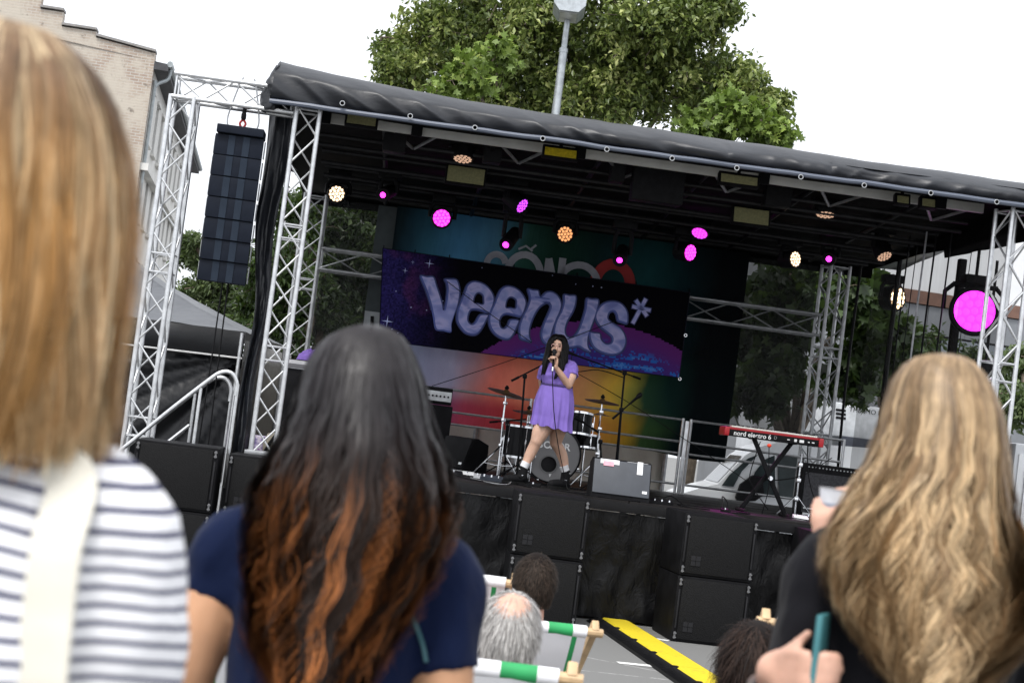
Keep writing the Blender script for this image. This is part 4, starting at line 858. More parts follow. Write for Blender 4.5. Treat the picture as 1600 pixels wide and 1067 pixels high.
mb = MB(); ring(mb, hr, hr+.02, -.002, .014); mb.v = [(x+hh_.x, y, z+hh_.z) for x, y, z in mb.v]; part(hd_, 'port_ring', mb, mk('grey_port_ring', (.12, .12, .12), .4))
mb = MB(); mb.lathe([(0, .3), (rB-.03, .3)], axis='Y', n=32); part(t, 'batter_head', mb, mk('dim_inner_head', (.05, .05, .05)))
# lettering on the head
def text_mesh(s, size, mat, par, name, M, bold=0.):
    cu = bpy.data.curves.new('lettering', 'FONT'); cu.body = s; cu.size = size; cu.align_x = 'CENTER'; cu.align_y = 'CENTER'; cu.offset = bold; cu.resolution_u = 3
    tmp = bpy.data.objects.new('tmp', cu); COL.objects.link(tmp); dg = bpy.context.evaluated_depsgraph_get(); me = bpy.data.meshes.new_from_object(tmp.evaluated_get(dg))
    bpy.data.objects.remove(tmp); bpy.data.curves.remove(cu); me.materials.clear(); me.materials.append(mat); me.name = name
    o = link(name, me, par); o.matrix_basis = M; return o
UP = Matrix.Rotation(math.pi/2, 4, 'X')
for i, ch in enumerate('SONOR'): text_mesh(ch, .115, whiteprint, hd_, 'letter', Matrix.Translation((-.15+i*.078, .004, .1)) @ UP, .003)
mb = MB(); mb.add([(-.02,.004,-rB*.7+.02),(.02,.004,-rB*.7+.02),(.0,.004,-rB*.7-.03)], [(0,1,2)]); part(hd_, 'badge', mb, whiteprint)
for k in range(8):
    a = R(22+45*k); mb = MB(); mb.box(((rB+.006)*math.cos(a), .03, (rB+.006)*math.sin(a)), (.025, .08, .025), bev=.004); part(t, 'claw', mb, chrome)
wd_ = mk('white_drumhead', (.5,.5,.48)); tan_ = mk('tan_resonant_head', (.2,.16,.1))
def tom(u, v, d, r, h, label, tilt=0, rz=0):
    c = pt(u, v, d); t = thing('tom_drum', label, 'drum', SM @ Matrix.Translation(c) @ Matrix.Rotation(rz, 4, 'Z') @ Matrix.Rotation(tilt, 4, 'X'), kit)
    mb = MB(); mb.lathe([(r,-h/2),(r,h/2)], n=32); part(t, 'shell', mb, shell)
    for s_ in (-1, 1): mb = MB(); mb.lathe([(r+.003,s_*h/2-.012),(r+.012,s_*h/2-.012),(r+.012,s_*h/2+.012),(r+.003,s_*h/2+.012)], n=32); part(t, 'hoop', mb, chrome)
    mb = MB(); mb.lathe([(0,h/2+.006),(r,h/2+.006)], n=32); part(t, 'drumhead', mb, wd_)
    mb = MB(); mb.lathe([(r,-h/2-.006),(0,-h/2-.006)], n=32); part(t, 'resonant_head', mb, tan_)
    lm = MB(); lm.box((0,0,0), (.018,.022,.06), bev=.005); lm.tube([(0,-.014,-h/2+.02),(0,-.014,h/2-.02)], .004, 5); lme = lm.mesh('lug', chrome)
    for k in range(6): a = R(60*k+15); o_ = part(t, 'lug', lme); o_.matrix_basis = Matrix.Rotation(a, 4, 'Z') @ Matrix.Translation((0, -(r+.012), 0))
    return t, c
t, c_ = tom(812, 690, 2.35, .185, .36, 'tall black floor tom standing left of the bass drum')
for a in (200, 320, 90):
    mb = MB(); x, y = .205*math.cos(R(a)), .205*math.sin(R(a)); mb.tube([(x,y,.05),(x,y,D0-c_.z+.005)], .008, 6); part(t, 'leg', mb, chrome)
tom(905, 663, 2.45, .15, .25, 'black rack tom above the right side of the bass drum', R(-8), R(-6))
t, c_ = tom(914, 690, 2.9, .17, .15, 'shallow snare drum low behind the rack tom', R(-5))
mb = MB(); mb.tube([(0,0,-.07),(0,0,D0-c_.z+.01)], .012, 8); part(t, 'stand', mb, chrome)
brass = mk('dull_bronze', (.2, .12, .055), .35, .7, .25, 6)
def cymbal(u, v, d, r, label, tilt, foot, second=None):
    c = pt(u, v, d); f_ = pt(*foot, d+.1); t = thing('cymbal_stand', label, 'cymbal', SM @ Matrix.Translation(c), kit); bz = D0-c.z
    b = Vector((f_.x-c.x, .0, bz+.02)); mb = MB(); mb.tube([(0,0,.05),(0,0,-.3),b+Vector((0,0,.25))], [.009,.011,.014], 8); mb.tube([b+Vector((0,0,.45)), b], .017, 8); part(t, 'pole', mb, chrome)
    for z in (-.12, -.32, -.62): mb = MB(); mb.box((b.x*min(1, -z/(-bz)), 0, z), (.05,.035,.04), bev=.008); part(t, 'clamp', mb, chrome)
    R3 = Matrix.Rotation(R(tilt[0]), 3, 'X') @ Matrix.Rotation(R(tilt[1]), 3, 'Y'); mb = MB(); mb.lathe([(r,-.004),(r*.5,.012),(r*.18,.018),(r*.12,.035),(.01,.042),(.01,.038),(r*.1,.03),(r*.17,.012),(r*.5,.006),(r-.002,-.006)], M=R3, n=40); part(t, 'cymbal_plate', mb, brass)
    mb = MB(); mb.tube([(0,0,.03),(0,0,.09)], .014, 8); mb.lathe([(.022,.045),(.028,.06),(.02,.075)], n=10); part(t, 'wing_nut', mb, blackmetal)
    for a in (200, 320, 80):
        q_ = Vector((math.cos(R(a))*.34, math.sin(R(a))*.34, 0)); mb = MB(); mb.tube([b+Vector((0,0,.36)), b+q_*.9+Vector((0,0,.02)), b+q_], .011, 6); mb.tube([b+Vector((0,0,.12)), b+q_*.55+Vector((0,0,.14))], .007, 6); part(t, 'leg', mb, chrome)
    if second:
        mb = MB(); mb.lathe([(second[1],second[0]),(second[1]*.4,second[0]+.012),(.02,second[0]+.03)], n=32); part(t, 'lower_cymbal', mb, brass)
    return t
cymbal(791, 614, 2.5, .23, 'bronze cymbal on a chrome stand left of the singer', (8, 9), (778, 728))
cymbal(941, 628, 2.6, .21, 'bronze cymbal on a chrome stand right of the singer', (7, 2), (930, 735), (-.16, .14))
cymbal(826, 645, 3.1, .2, 'small low cymbal half hidden behind the purple dress', (6, 3), (826, 730))
def micstand(label, top, foot, boom, d, mic=True):
    c = pt(*top, d); f_ = pt(*foot, d); a, b = pt(*boom[0], d), pt(*boom[1], d); t = thing('microphone_stand', label, 'microphone stand', SM @ Matrix.Translation((f_.x, d, D0)))
    o_ = Vector((f_.x, d, D0)); mb = MB(); mb.tube([Vector((0,0,.02)), (c-o_)], .012, 8); part(t, 'pole', mb, blackmetal)
    mb = MB(); mb.tube([a-o_, b-o_], .009, 8); mb.lathe([(.014,-.05),(.014,.05)], c=a-o_, M=(b-a).to_track_quat('Z','Y').to_matrix(), n=8); part(t, 'boom', mb, blackmetal)
    mb = MB(); mb.box(c-o_, (.05,.05,.05), bev=.01); part(t, 'joint', mb, blackmetal)
    for an in (210, 330, 90): q_ = Vector((math.cos(R(an))*.32, math.sin(R(an))*.32, .01)); mb = MB(); mb.tube([(0,0,.2), q_], .009, 6); part(t, 'leg', mb, blackmetal)
    if mic:
        k = (b-a).normalized(); mb = MB(); mb.lathe([(.012,0),(.018,.1),(.026,.12),(.028,.15),(.018,.175),(.002,.18)], c=b-o_, M=k.to_track_quat('Z','Y').to_matrix(), n=12); part(t, 'microphone', mb, blackmetal)
    return t
micstand('black boom microphone stand left of the singer, arm passing behind her', (820, 588), (808, 745), ((805, 592), (850, 569)), 1.9, False)
micstand('tall black boom stand right of the singer with its arm over the drums', (976, 583), (962, 735), ((995, 590), (902, 556)), 2.8)
micstand('low black stand with microphone aimed at the drums right of the rack tom', (971, 640), (965, 735), ((962, 650), (985, 630)), 2.2)
micstand('short black stand left of the floor tom with a level arm', (793, 660), (789, 735), ((771, 659), (822, 655)), 2.9, False)
micstand('small black microphone stand close beside the rack tom', (938, 690), (945, 740), ((930, 672), (918, 664)), 1.9)
cable('curled black cable of the overhead microphone', [pt(897,548,2.8), pt(893,560,2.8), pt(898,580,2.8), pt(935,578,2.8), pt(975,590,2.8)], .006)

# wedges
wedge_m = mk('slate_grey_wedge_grille', (.052, .058, .07), .6, 0, .1, 6, .4, 260, .002)
def wedge(label, x, d, w, h, dep, rz, tape=False, mat=None):
    t = thing('monitor_wedge', label, 'monitor speaker', T(x, d, D0, rz), 'wedge monitors on the stage'); mb = MB()
    prof = [(0,0),(dep,0),(dep,h*.35),(dep*.62,h),(.12,h*.98),(0,h*.12)]
    prof = [(0.0,0),(dep,0),(dep*.95,h*.85),(dep*.5,h),(.13,h*.97),(.0,h*.1)]
    mb.prism([(y, z) for y, z in prof], w, lambda a, b, c: Vector((c-w/2, a, b))); part(t, 'cabinet', mb, paintblk)
    p0, p1 = Vector((0, .0, h*.1)), Vector((0, .13, h*.97)); nrm = (p1-p0).cross(Vector((1,0,0))).normalized()*-1; nrm = Vector((0, -(p1-p0).z, (p1-p0).y)).normalized(); mb = MB()
    mid = (p0+p1)/2+nrm*.008; ln = (p1-p0).length; R3 = Matrix((Vector((1,0,0)), nrm*-1, (p1-p0).normalized())).transposed(); mb.box(mid, (w-.02, .014, ln-.01), R3, .006); g = part(t, 'grille', mb, mat or wedge_m)
    mb = MB(); mb.box(p0+(p1-p0)*.16+Vector((w/2-.06,0,0))+nrm*.017, (.05, .003, .028), R3); part(g, 'badge', mb, white_paint)
    if tape:
        tm = MB(); tm.box(p1+Vector((-w*.22, .02, .003)), (.2, .06, .003), Matrix.Rotation(R(4), 3, 'Z')); tm.box(p0+(p1-p0)*.93+Vector((-w*.22,0,0))+nrm*.018, (.2,.002,.05), R3); part(t, 'white_label', tm, white_paint)
        tm = MB(); tm.box(p0+(p1-p0)*.87+Vector((-w*.24,0,0))+nrm*.021, (.11,.002,.05), R3); part(t, 'pink_label', tm, mk('pink_paper', (.75,.35,.42)))
        tm = MB(); tm.box(p1+Vector((w*.26, .02, .003)), (.22, .05, .003), Matrix.Rotation(R(-3), 3, 'Z')); tm.box(p0+(p1-p0)*.84+Vector((w*.3,0,0))+nrm*.019, (.06,.002,.14), R3); part(t, 'tape_strip', tm, white_paint)
wx = pt(969, 770, .15); wedge('grey wedge monitor with white and pink labels at the stage edge', wx.x, .12, .62, pt(965, 718, .2).z-D0, .42, R(0), True)
wx = pt(700, 730, 3.0); wedge('black wedge monitor at the left rear beside the amplifier', wx.x, 2.9, .5, .42, .4, R(-50), mat=paintblk)
wx = pt(745, 742, .8)
# amplifier left
t = thing('amplifier_stack', 'bass amplifier head on a tall black cabinet right of the dark haired woman', 'amplifier', T(pt(672, 650, 4.2).x, 4.2, D0)); zc1 = pt(680, 632, 4.2).z-D0; zc2 = pt(680, 604, 4.2).z-D0
mb = MB(); mb.box((0,.2,zc1/2), (.55,.4,zc1), bev=.015); part(t, 'cabinet', mb, paintblk)
mb = MB(); mb.box((0,.2,(zc1+zc2)/2+.004), (.5,.32,zc2-zc1-.01), bev=.01); hd_ = part(t, 'amplifier_head', mb, blackplastic)
mb = MB(); mb.box((0,.034,(zc1+zc2)/2), (.48,.012,(zc2-zc1)*.55)); part(hd_, 'silver_panel', mb, alu_dull)
kn = MB(); kn.lathe([(.014,0),(.012,-.02),(0,-.022)], axis='Y', n=10); kne = kn.mesh('knob', blackplastic); 
for k in range(9): part(hd_, 'knob', kne).location = (-.2+.05*k, .026, (zc1+zc2)/2)
# road case left with purple cloth
cz = pt(470, 575, 2.2); t = thing('road_case', 'black equipment case with a pale stripe near the left front column', 'flight case', T(cz.x+.12, 2.2, D0)); hcz = pt(470, 562, 2.2).z-D0
mb = MB(); mb.box((0,.3,hcz/2), (.62,.55,hcz), bev=.01); part(t, 'case', mb, paintblk); mb = MB(); mb.box((0,.016,hcz-.06), (.6,.012,.1)); part(t, 'pale_stripe', mb, mk('pale_grey_laminate', (.5,.5,.52)))
mb = MB(); mb.box((0,.007,hcz-.075), (.58,.012,.045)); part(t, 'grey_band', mb, mk('mid_grey_band', (.12,.12,.13)))
mb = MB(); mb.grid(24, 16, lambda u, v: Vector(((u-.5)*.34, (v-.5)*.3, .13*max(0, math.sin(u*math.pi)*math.sin(v*math.pi))**.5*(1+.35*fbm(u*5, v*5))))); single('folded_cloth', mb, mk('purple_fabric', (.16,.09,.36), .8, 0, .2, 8), 'crumpled purple cloth on top of the black equipment case', 'cloth', T(cz.x+.1, 2.4, D0+hcz+.003))
fl = NT('purple_floral_print'); o = fl.obj(); fl.put(fl.b.inputs['Base Color'], fl.ramp(fl.noise(o, 22, 3), [(.35,(.1,.07,.22)), (.5,(.45,.4,.55)), (.62,(.6,.55,.6)), (.7,(.25,.12,.35))]))
c_ = pt(404, 684, .5); mb = MB(); mb.box((0,0,.09), (.3,.25,.18), bev=.01); single('patterned_box', mb, fl.m, 'purple and white patterned box at the foot of the left truss column', 'box', T(c_.x, .5, D0+.004))
c_ = pt(430, 705, .35); mb = MB(); mb.lathe([(.02,0),(.13,.01),(.14,.12),(.1,.22),(.04,.24)], n=20); t = single('beige_bag', mb, mk('beige_canvas', (.38,.34,.27), .8, 0, .1, 8), 'beige bag with a dark strap beside the left truss column', 'bag', T(c_.x, .35, D0)); mb = MB(); mb.tube([(-.1,-.12,.02),(-.06,-.145,.12),(0,-.1,.23),(.08,0,.26)], .018, 6); part(t, 'strap', mb, blackplastic)

# keyboard
kd = 1.15; a, b = pt(1134, 667, kd), pt(1287, 684, kd); kl = (b-a).length; kz = a.z; red = mk('bright_red_lacquer', (.34, .006, .012), .35, 0, .06, 5)
t = thing('red_stage_keyboard', 'red stage keyboard on a crossed black stand', 'keyboard', T(a.x, kd, kz, 0))
mb = MB(); mb.box((kl/2, .16, -.05), (kl-.08, .3, .075), bev=.006); part(t, 'body', mb, blackplastic)
mb = MB(); mb.box((kl/2, .17, -.004), (kl-.06, .32, .03), bev=.008); part(t, 'red_top', mb, red)
for x in (.02, kl-.02): mb = MB(); mb.box((x, .16, -.04), (.055, .34, .1), bev=.012); part(t, 'end_cheek', mb, red)
wk = MB(); wk.box((0,0,0), (.0205,.12,.016), bev=.001)
wkm = wk.mesh('white_key', mk('ivory_key', (.7,.68,.62), .3)); nk = 42
for k in range(nk): part(t, 'white_key', wkm).location = (.08+k*(kl-.16)/(nk-1), .07, .02)
bk = MB(); bk.box((0,0,0), (.012,.08,.014)); bkm = bk.mesh('black_key', blackplastic)
for k in range(nk-1):
    if k % 7 in (0,1,3,4,5): part(t, 'black_key', bkm).location = (.08+(k+.5)*(kl-.16)/(nk-1), .1, .035)
text_mesh('nord electro 6', .072, whiteprint, t, 'lettering', Matrix.Translation((.31, .004, -.052)) @ UP, .0012)
text_mesh('D', .05, mk('grey_print', (.25,.25,.25)), t, 'lettering', Matrix.Translation((.57, .004, -.05)) @ UP)
mb = MB(); 
for x, w_, h_ in ((.72,.03,.012),(.8,.03,.03),(.87,.05,.03),(.95,.02,.01),(1.0,.03,.012)): mb.box((x, .008, -.05), (w_,.003,h_))
part(t, 'panel_marks', mb, whiteprint)
kt = thing('keyboard_stand', 'crossed black keyboard stand with a magenta sheen', 'keyboard stand', T(a.x, kd, D0))
f1, f2 = pt(1162, 792, kd).x-a.x, pt(1232, 796, kd).x-a.x; u1, u2 = pt(1180, 690, kd).x-a.x, pt(1243, 694, kd).x-a.x; h_ = kz-D0-.09
for k, (p, q_, yy) in enumerate(((u1, f2, .1), (u2, f1, .2))):
    mb = MB(); dr = Vector((q_-p, 0, -h_)); R3 = dr.to_track_quat('Z', 'Y').to_matrix(); mb.box((( p+q_)/2, yy, h_/2+.01), (.03,.05,dr.length), R3, .005); part(kt, 'leg', mb, blackmetal)
for x in (f1, f2): mb = MB(); mb.tube([(x, -.12, .02), (x, .4, .02)], .02, 8); part(kt, 'foot', mb, rubber)
for x in (u1, u2): mb = MB(); mb.tube([(x, -.04, h_+.01), (x, .34, h_+.01)], .016, 8); part(kt, 'support_arm', mb, blackmetal)
mb = MB(); mb.lathe([(.025,-.02),(.025,.02)], axis='Y', c=((u1+f2)/2, .06, h_/2), n=12); part(kt, 'pivot', mb, chrome)
c_ = pt(1202, 696, .95); t = thing('gooseneck_microphone', 'small microphone with an orange red foam ball hanging under the keyboard', 'microphone', T(c_.x, .95, c_.z)); mb = MB(); mb.lathe([(0,-.022),(.02,-.014),(.026,0),(.02,.015),(0,.022)], n=14); part(t, 'foam_ball', mb, mk('orange_red_foam', (.7,.06,.02), .8)); mb = MB(); mb.tube(catmull([(0,0,-.02),(.02,0,-.2),(.05,0,-.45),(.02,.05,D0-c_.z+.01)], 5), .005, 6); part(t, 'gooseneck', mb, blackmetal)
# amp on the right
a, b = pt(1256, 722, 2.6), pt(1338, 800, 2.6); aw = .78; ah = a.z-D0
t = thing('guitar_amplifier', 'guitar amplifier with dark grey grille beside the keyboard stand', 'amplifier', T(a.x+aw/2, 2.6, D0))
mb = MB(); mb.box((0,.17,ah/2+.0), (aw,.3,ah), bev=.015); part(t, 'cabinet', mb, blackplastic); mb = MB(); mb.box((0,.012,ah/2-.03), (aw-.08,.014,ah-.16)); part(t, 'grille_cloth', mb, mk('charcoal_grille_cloth', (.05,.05,.055), .9, 0, .3, 40, .3, 200))
mb = MB()
for k in range(16): mb.tube([(-aw/2+.07+k*.043, .01, ah-.045), (-aw/2+.07+k*.043, -.008, ah-.045)], .009, 6)
part(t, 'knob_row', mb, alu_dull, kind='stuff'); mb = MB(); mb.box((.0,-.02,.03), (aw-.1,.02,.03)); mb.box((.0,-.02,.1), (aw-.1,.02,.015)); part(t, 'chrome_trim', mb, alu)
c_ = pt(1243, 790, 1.9); tp = pt(1247, 708, 1.9); t = thing('chrome_stand', 'thin chrome instrument stand between keyboard and amplifier', 'stand', T(c_.x, 1.9, D0)); mb = MB(); mb.tube([(0,0,0),(0,0,tp.z-D0)], .012, 8); part(t, 'pole', mb, chrome)
for z in (.2,.42,.6): mb = MB(); mb.box((0,0,z), (.05,.04,.05), bev=.008); part(t, 'clamp', mb, chrome)
for an in (200,320,80): mb = MB(); mb.tube([(0,0,.25),(math.cos(R(an))*.25,math.sin(R(an))*.25,.01)], .009, 6); part(t, 'leg', mb, chrome)

# floor gear
greyp = mk('grey_pedal_enamel', (.45,.46,.48), .35, .2); k_ = 0
gear = [(716,737,1.6,.36,.12,.05,white_paint,'long white effects board by the dark haired woman'), (752,741,1.3,.16,.12,.05,greyp,'white pedal at the right end of the effects board'), (706,746,1.1,.22,.14,.06,blackmetal,'black pedal in front of the white effects board'), (775,748,.9,.34,.14,.06,mk('slate_box', (.03,.035,.045), .5),'slate coloured floor box at the stage edge left of the singer'),
        (1023,775,.35,.4,.1,.045,blackmetal,'low black power strip right of the grey wedge monitor'), (1252,797,1.0,.16,.12,.05,white_paint,'white pedal right of the keyboard stand'), (1272,801,1.1,.2,.12,.06,blackmetal,'black pedal beside the white one near the amplifier'), (1134,795,.45,.1,.06,.04,blackmetal,'small black plug box left of the keyboard stand'), (830,757,.9,.2,.12,.04,blackmetal,'flat black pedal behind the singers front shoe')]
for (u, v, d, w, dp, h, mt, lb) in gear:
    c_ = pt(u, v, d); t = thing('effects_pedal', lb, 'pedal', T(c_.x, d, D0+.002, R(random.uniform(-8, 8)))); mb = MB(); mb.prism([(-dp/2,0),(dp/2,0),(dp/2,h),(-dp/2,h*.6)], w, lambda a, b, c: Vector((c-w/2, a, b))); part(t, 'housing', mb, mt)
    for k in range(max(1, int(w/.08))): x = -w/2+.04+k*.08; mb = MB(); mb.lathe([(.011,h*.6),(.009,h*1.1),(0,h*1.12)], c=(min(x, w/2-.02), -dp*.15, 0), n=8); part(t, 'switch', mb, chrome)
def floorcable(pts, label, r=.007, mat=None, d=None): return cable(label, [Vector((pt(u, v, dd).x, dd, D0+.008+h)) for u, v, dd, h in pts], r, mat)
floorcable([(700,745,1.2,.03),(730,760,.5,0),(770,764,.3,0),(800,752,.9,0),(830,762,.3,0)], 'looping black cable in front of the slate floor box')
floorcable([(735,750,.9,0),(760,765,.2,.0),(790,764,.2,.0),(800,750,.9,.02)], 'light grey cable loop under the slate floor box', .006, alu_dull)
floorcable([(860,765,.5,0),(900,768,.3,0),(940,775,.1,.0),(990,782,.05,0),(1010,776,.3,.0)], 'black cable along the stage edge under the wedge monitor')
floorcable([(1035,770,.6,.03),(1050,764,.8,.08),(1075,778,.5,0),(1110,790,.4,0)], 'black cable looping by the foot of the joint post')
floorcable([(1130,795,.4,.03),(1128,780,.5,.15),(1136,785,.5,.1),(1140,797,.4,0)], 'tangled black cable left of the keyboard stand')
cable('black cable drooping from the keyboard to the floor', [pt(1188,690,1.3), pt(1172,740,1.3), pt(1176,760,1.3), pt(1200,796,1.3)], .006)
cable('black cable hanging from the right end of the keyboard', [pt(1262,692,1.4), pt(1262,730,1.4), pt(1268,765,1.4), pt(1280,795,1.4)], .006)
cable('black cable swinging from the keyboard towards the amplifier', [pt(1180,745,1.6), pt(1210,750,1.6), pt(1255,742,1.8), pt(1300,715,2.3)], .006)
for k in range(12):
    u0, dd = random.choice([(760,1.6),(820,1.4),(905,1.5),(940,1.8),(1000,1.2),(1120,.9),(1230,1.0),(1290,1.6),(720,2.0)]); x_, y_ = pt(u0, 750, dd).x, dd; an = random.uniform(-.6, .6)+(math.pi if k % 2 else 0); L_ = []
    for j in range(9): L_.append(Vector((x_, max(.12, y_), DECK+.009+.004*(j % 2)))); an += random.uniform(-.9, .9); x_ += .16*math.cos(an); y_ += .13*math.sin(an)
    cable('thin black cable lying on the stage floor among the stands', L_, .006, group='loose cables on the stage floor')
# hanging cables on the right wing
for k, (u, v0, v1, d, r_) in enumerate(((1408,398,560,5.2,.035),(1422,372,520,3.5,.01),(1447,375,560,2.5,.012),(1462,380,560,2.4,.012),(1486,378,500,1.5,.01),(1432,395,560,3.1,.006),(1345,420,720,5.9,.02),(1520,380,470,2.0,.005))):
    a = pt(u, v0, d); cable('thick black drop hanging in the right wing left of the magenta lamp' if r_ > .03 else ['', 'thin cable falling from the side flap, third from the left in the right wing', 'silver grey cable falling left of the magenta lamp', 'black cable beside the silver grey one in the right wing', 'black cable nearest to the big magenta lamp', 'hair thin wire in front of the brown band', 'black cable strapped beside the right rear tower', 'hair thin wire over the big magenta lamp'][k], [a+Vector((0,0,.1)), Vector((a.x-.02, d, (a.z+D0)/2)), Vector((a.x+.03, d, D0+.02))], r_, alu_dull if k == 2 else None)
mb = MB(); mb.box((0,0,0), (.1,.1,3.2), bev=.02); tx = pt(1500, 440, 2.6); single('wing_post', mb, blackplastic, 'thick black wrapped post left of the big magenta lamp', 'post', T(tx.x, 2.6, 2.98))

# ================================================================ VEHICLES BEHIND
vanp = mk('white_van_paint', (.62,.64,.66), .25, 0, .04, 2); glassd = mk('tinted_window_glass', (.03,.04,.042), .06, 0, .3, 2)
# cab over / panel van seen from its left front, bonnet towards the left
Yv = 27.5; fr_ = at(1035, 790, Yv); vz0 = .0
def vq(u, v, Y=Yv): p = at(u, v, Y); return p.x, p.z
v0 = at(1200, 780, Yv); van = thing('white_van', 'white panel van parked behind the stage railing, bonnet to the left', 'van', W(v0.x, Yv, 0))
side = [(1060,1010),(1048,930),(1040,800),(1062,772),(1096,762),(1122,756),(1165,712),(1188,698),(1225,690),(1420,704),(1600,726),(1600,1010)]
pl = [(vq(u, v)[0]-v0.x, max(.35, vq(u, v)[1])) for u, v in side]; pl[0] = (pl[0][0], .35); pl[-1] = (pl[-1][0], .35)
mb = MB(); n_ = len(pl)
def vsec(a, b, c):
    k = c/2.0; ins = .12*max(0, (b-1.3)) ; return Vector((a, ins+c*(1-ins), b))
mb.prism(pl, 2.0, lambda a, b, c: Vector((a, c+(.16*max(0, b-1.25) if c < 1 else -.16*max(0, b-1.25)), b))); part(van, 'body', mb, vanp, angle=25)
def vpoly(L, off, h=.012): return [(vq(u, v)[0]-v0.x, vq(u, v)[1]) for u, v in L]
def vside(name, L, mt, h=.012):
    q = vpoly(L, 0); mb = MB(); mb.prism(q, -h, lambda a, b, c: Vector((a, (.16*max(0, b-1.25))-.006+c, b))); return part(van, name, mb, mt)
vside('side_window', [(1180,738),(1196,718),(1212,711),(1212,774),(1168,776)], glassd); vside('side_window', [(1217,711),(1248,713),(1248,778),(1217,775)], glassd)
vside('mirror', [(1148,776),(1156,756),(1176,742),(1190,744),(1192,772),(1178,782),(1150,782)], blackplastic, .14)
mb = MB(); A4 = [vq(1124,755), vq(1164,714), ]; mb.add([Vector((A4[0][0]-v0.x-.012, .15+.16*max(0, A4[0][1]-1.25), A4[0][1]+.012)), Vector((A4[1][0]-v0.x-.012, .3, A4[1][1]+.012)), Vector((A4[1][0]-v0.x-.012, 1.7, A4[1][1]+.012)), Vector((A4[0][0]-v0.x-.012, 1.85, A4[0][1]+.012))], [(0,1,2,3)]); part(van, 'windscreen', mb, glassd)
vside('front_side_glass', [(1128,758),(1140,742),(1170,716),(1186,710),(1160,736),(1146,760)], glassd)
vside('door_seam', [(1256,712),(1258,712),(1256,900),(1254,900)], blackplastic, .004)
def wheel(x, y, z, par):
    mb = MB(); mb.lathe([(.2,0),(.34,.01),(.36,.06),(.36,.18),(.34,.22)], axis='Y', c=(x, y-.02, z), n=28); w_ = part(par, 'wheel', mb, rubber); mb = MB(); mb.lathe([(0,-.0),(.19,.0),(.21,.02)], axis='Y', c=(x, y-.04, z), n=20); part(w_, 'rim', mb, alu_dull)
for x in (pl[0][0]+.9, pl[0][0]+4.1): wheel(x, -.02, .36, van)
# refrigerated truck
Yt = 31.; t0 = at(1250, 640, Yt); trk = thing('refrigerated_truck', 'white refrigerated truck box with cooling unit behind the right rear tower', 'truck', W(t0.x, Yt, 0))
def tq(u, v): p = at(u, v, Yt); return p.x-t0.x, p.z
zT = tq(1225, 618)[1]; xL = tq(1185, 640)[0]; xR = tq(1500, 640)[0]
mb = MB(); mb.box(((xL+xR)/2, 1.25, (zT+.9)/2), (xR-xL, 2.4, zT-.9), bev=.03); part(trk, 'cargo_box', mb, vanp)
for k in range(6): mb = MB(); x = xL+.02+(xR-xL)*k/6; mb.box((x+(xR-xL)/12, .035, (zT+.9)/2), ((xR-xL)/6-.03, .02, zT-1.1), bev=.004); part(trk, 'side_panel', mb, vanp)
a, b = tq(1240, 630), tq(1372, 690); cu_ = MB(); cu_.box(((a[0]+b[0])/2, -.16, (a[1]+b[1])/2+.05), (b[0]-a[0], .36, a[1]-b[1]+.12), bev=.07); cw = part(trk, 'cooling_unit', cu_, mk('light_grey_plastic', (.5,.52,.54), .4))
a, b = tq(1305, 680), tq(1362, 712); mb = MB(); mb.box(((a[0]+b[0])/2, -.35, (a[1]+b[1])/2), (b[0]-a[0], .02, abs(a[1]-b[1]))); part(cw, 'dark_intake', mb, mk('blue_black_intake', (.03,.035,.05), .3))
for k in range(3): p = tq(1308, 641+k*6); mb = MB(); mb.box((p[0], -.345, p[1]), (.18, .02, .04), bev=.01); part(cw, 'vent_slot', mb, blackplastic)
p = tq(1345, 643); text_mesh('THERMO KING', .12, blackplastic, cw, 'lettering', Matrix.Translation((p[0]+.12, -.353, p[1])) @ UP)
for x in (xL+1., xR-.8): wheel(x, .05, .42, trk)
mb = MB(); mb.box(((xL+xR)/2, 1.25, .7), (xR-xL-.1, 1.2, .35)); part(trk, 'chassis', mb, blackmetal)
# white box truck at the right edge
a = at(1578, 690, 20.5); rt = thing('white_box_truck', 'white box vehicle cut by the right edge of the picture', 'truck', W(a.x, 20.5, 0))
mb = MB(); mb.box((1.3, 1.2, (a.z+.35)/2), (2.4, 2.2, a.z-.35), bev=.04); part(rt, 'cargo_box', mb, vanp)
for k in range(2): mb = MB(); mb.box((.7+1.2*k, .09, (a.z+.5)/2), (1.1, .03, a.z-.75), bev=.01); dd_ = part(rt, 'rear_door', mb, white_paint); mb = MB(); mb.tube([(.25+1.2*k, .06, .6), (.25+1.2*k, .06, a.z-.3)], .014, 6); part(dd_, 'lock_rod', mb, alu)
text_mesh('-LOG', .11, mk('faded_green_print', (.15,.3,.2)), rt, 'lettering', Matrix.Translation((.42, .055, a.z-.35)) @ UP)
mb = MB(); mb.box((1.3, .12, .42), (2.3, .1, .14), bev=.02); part(rt, 'bumper', mb, blackplastic)
for x in (.5, 2.1): wheel(x, .3, .36, rt)

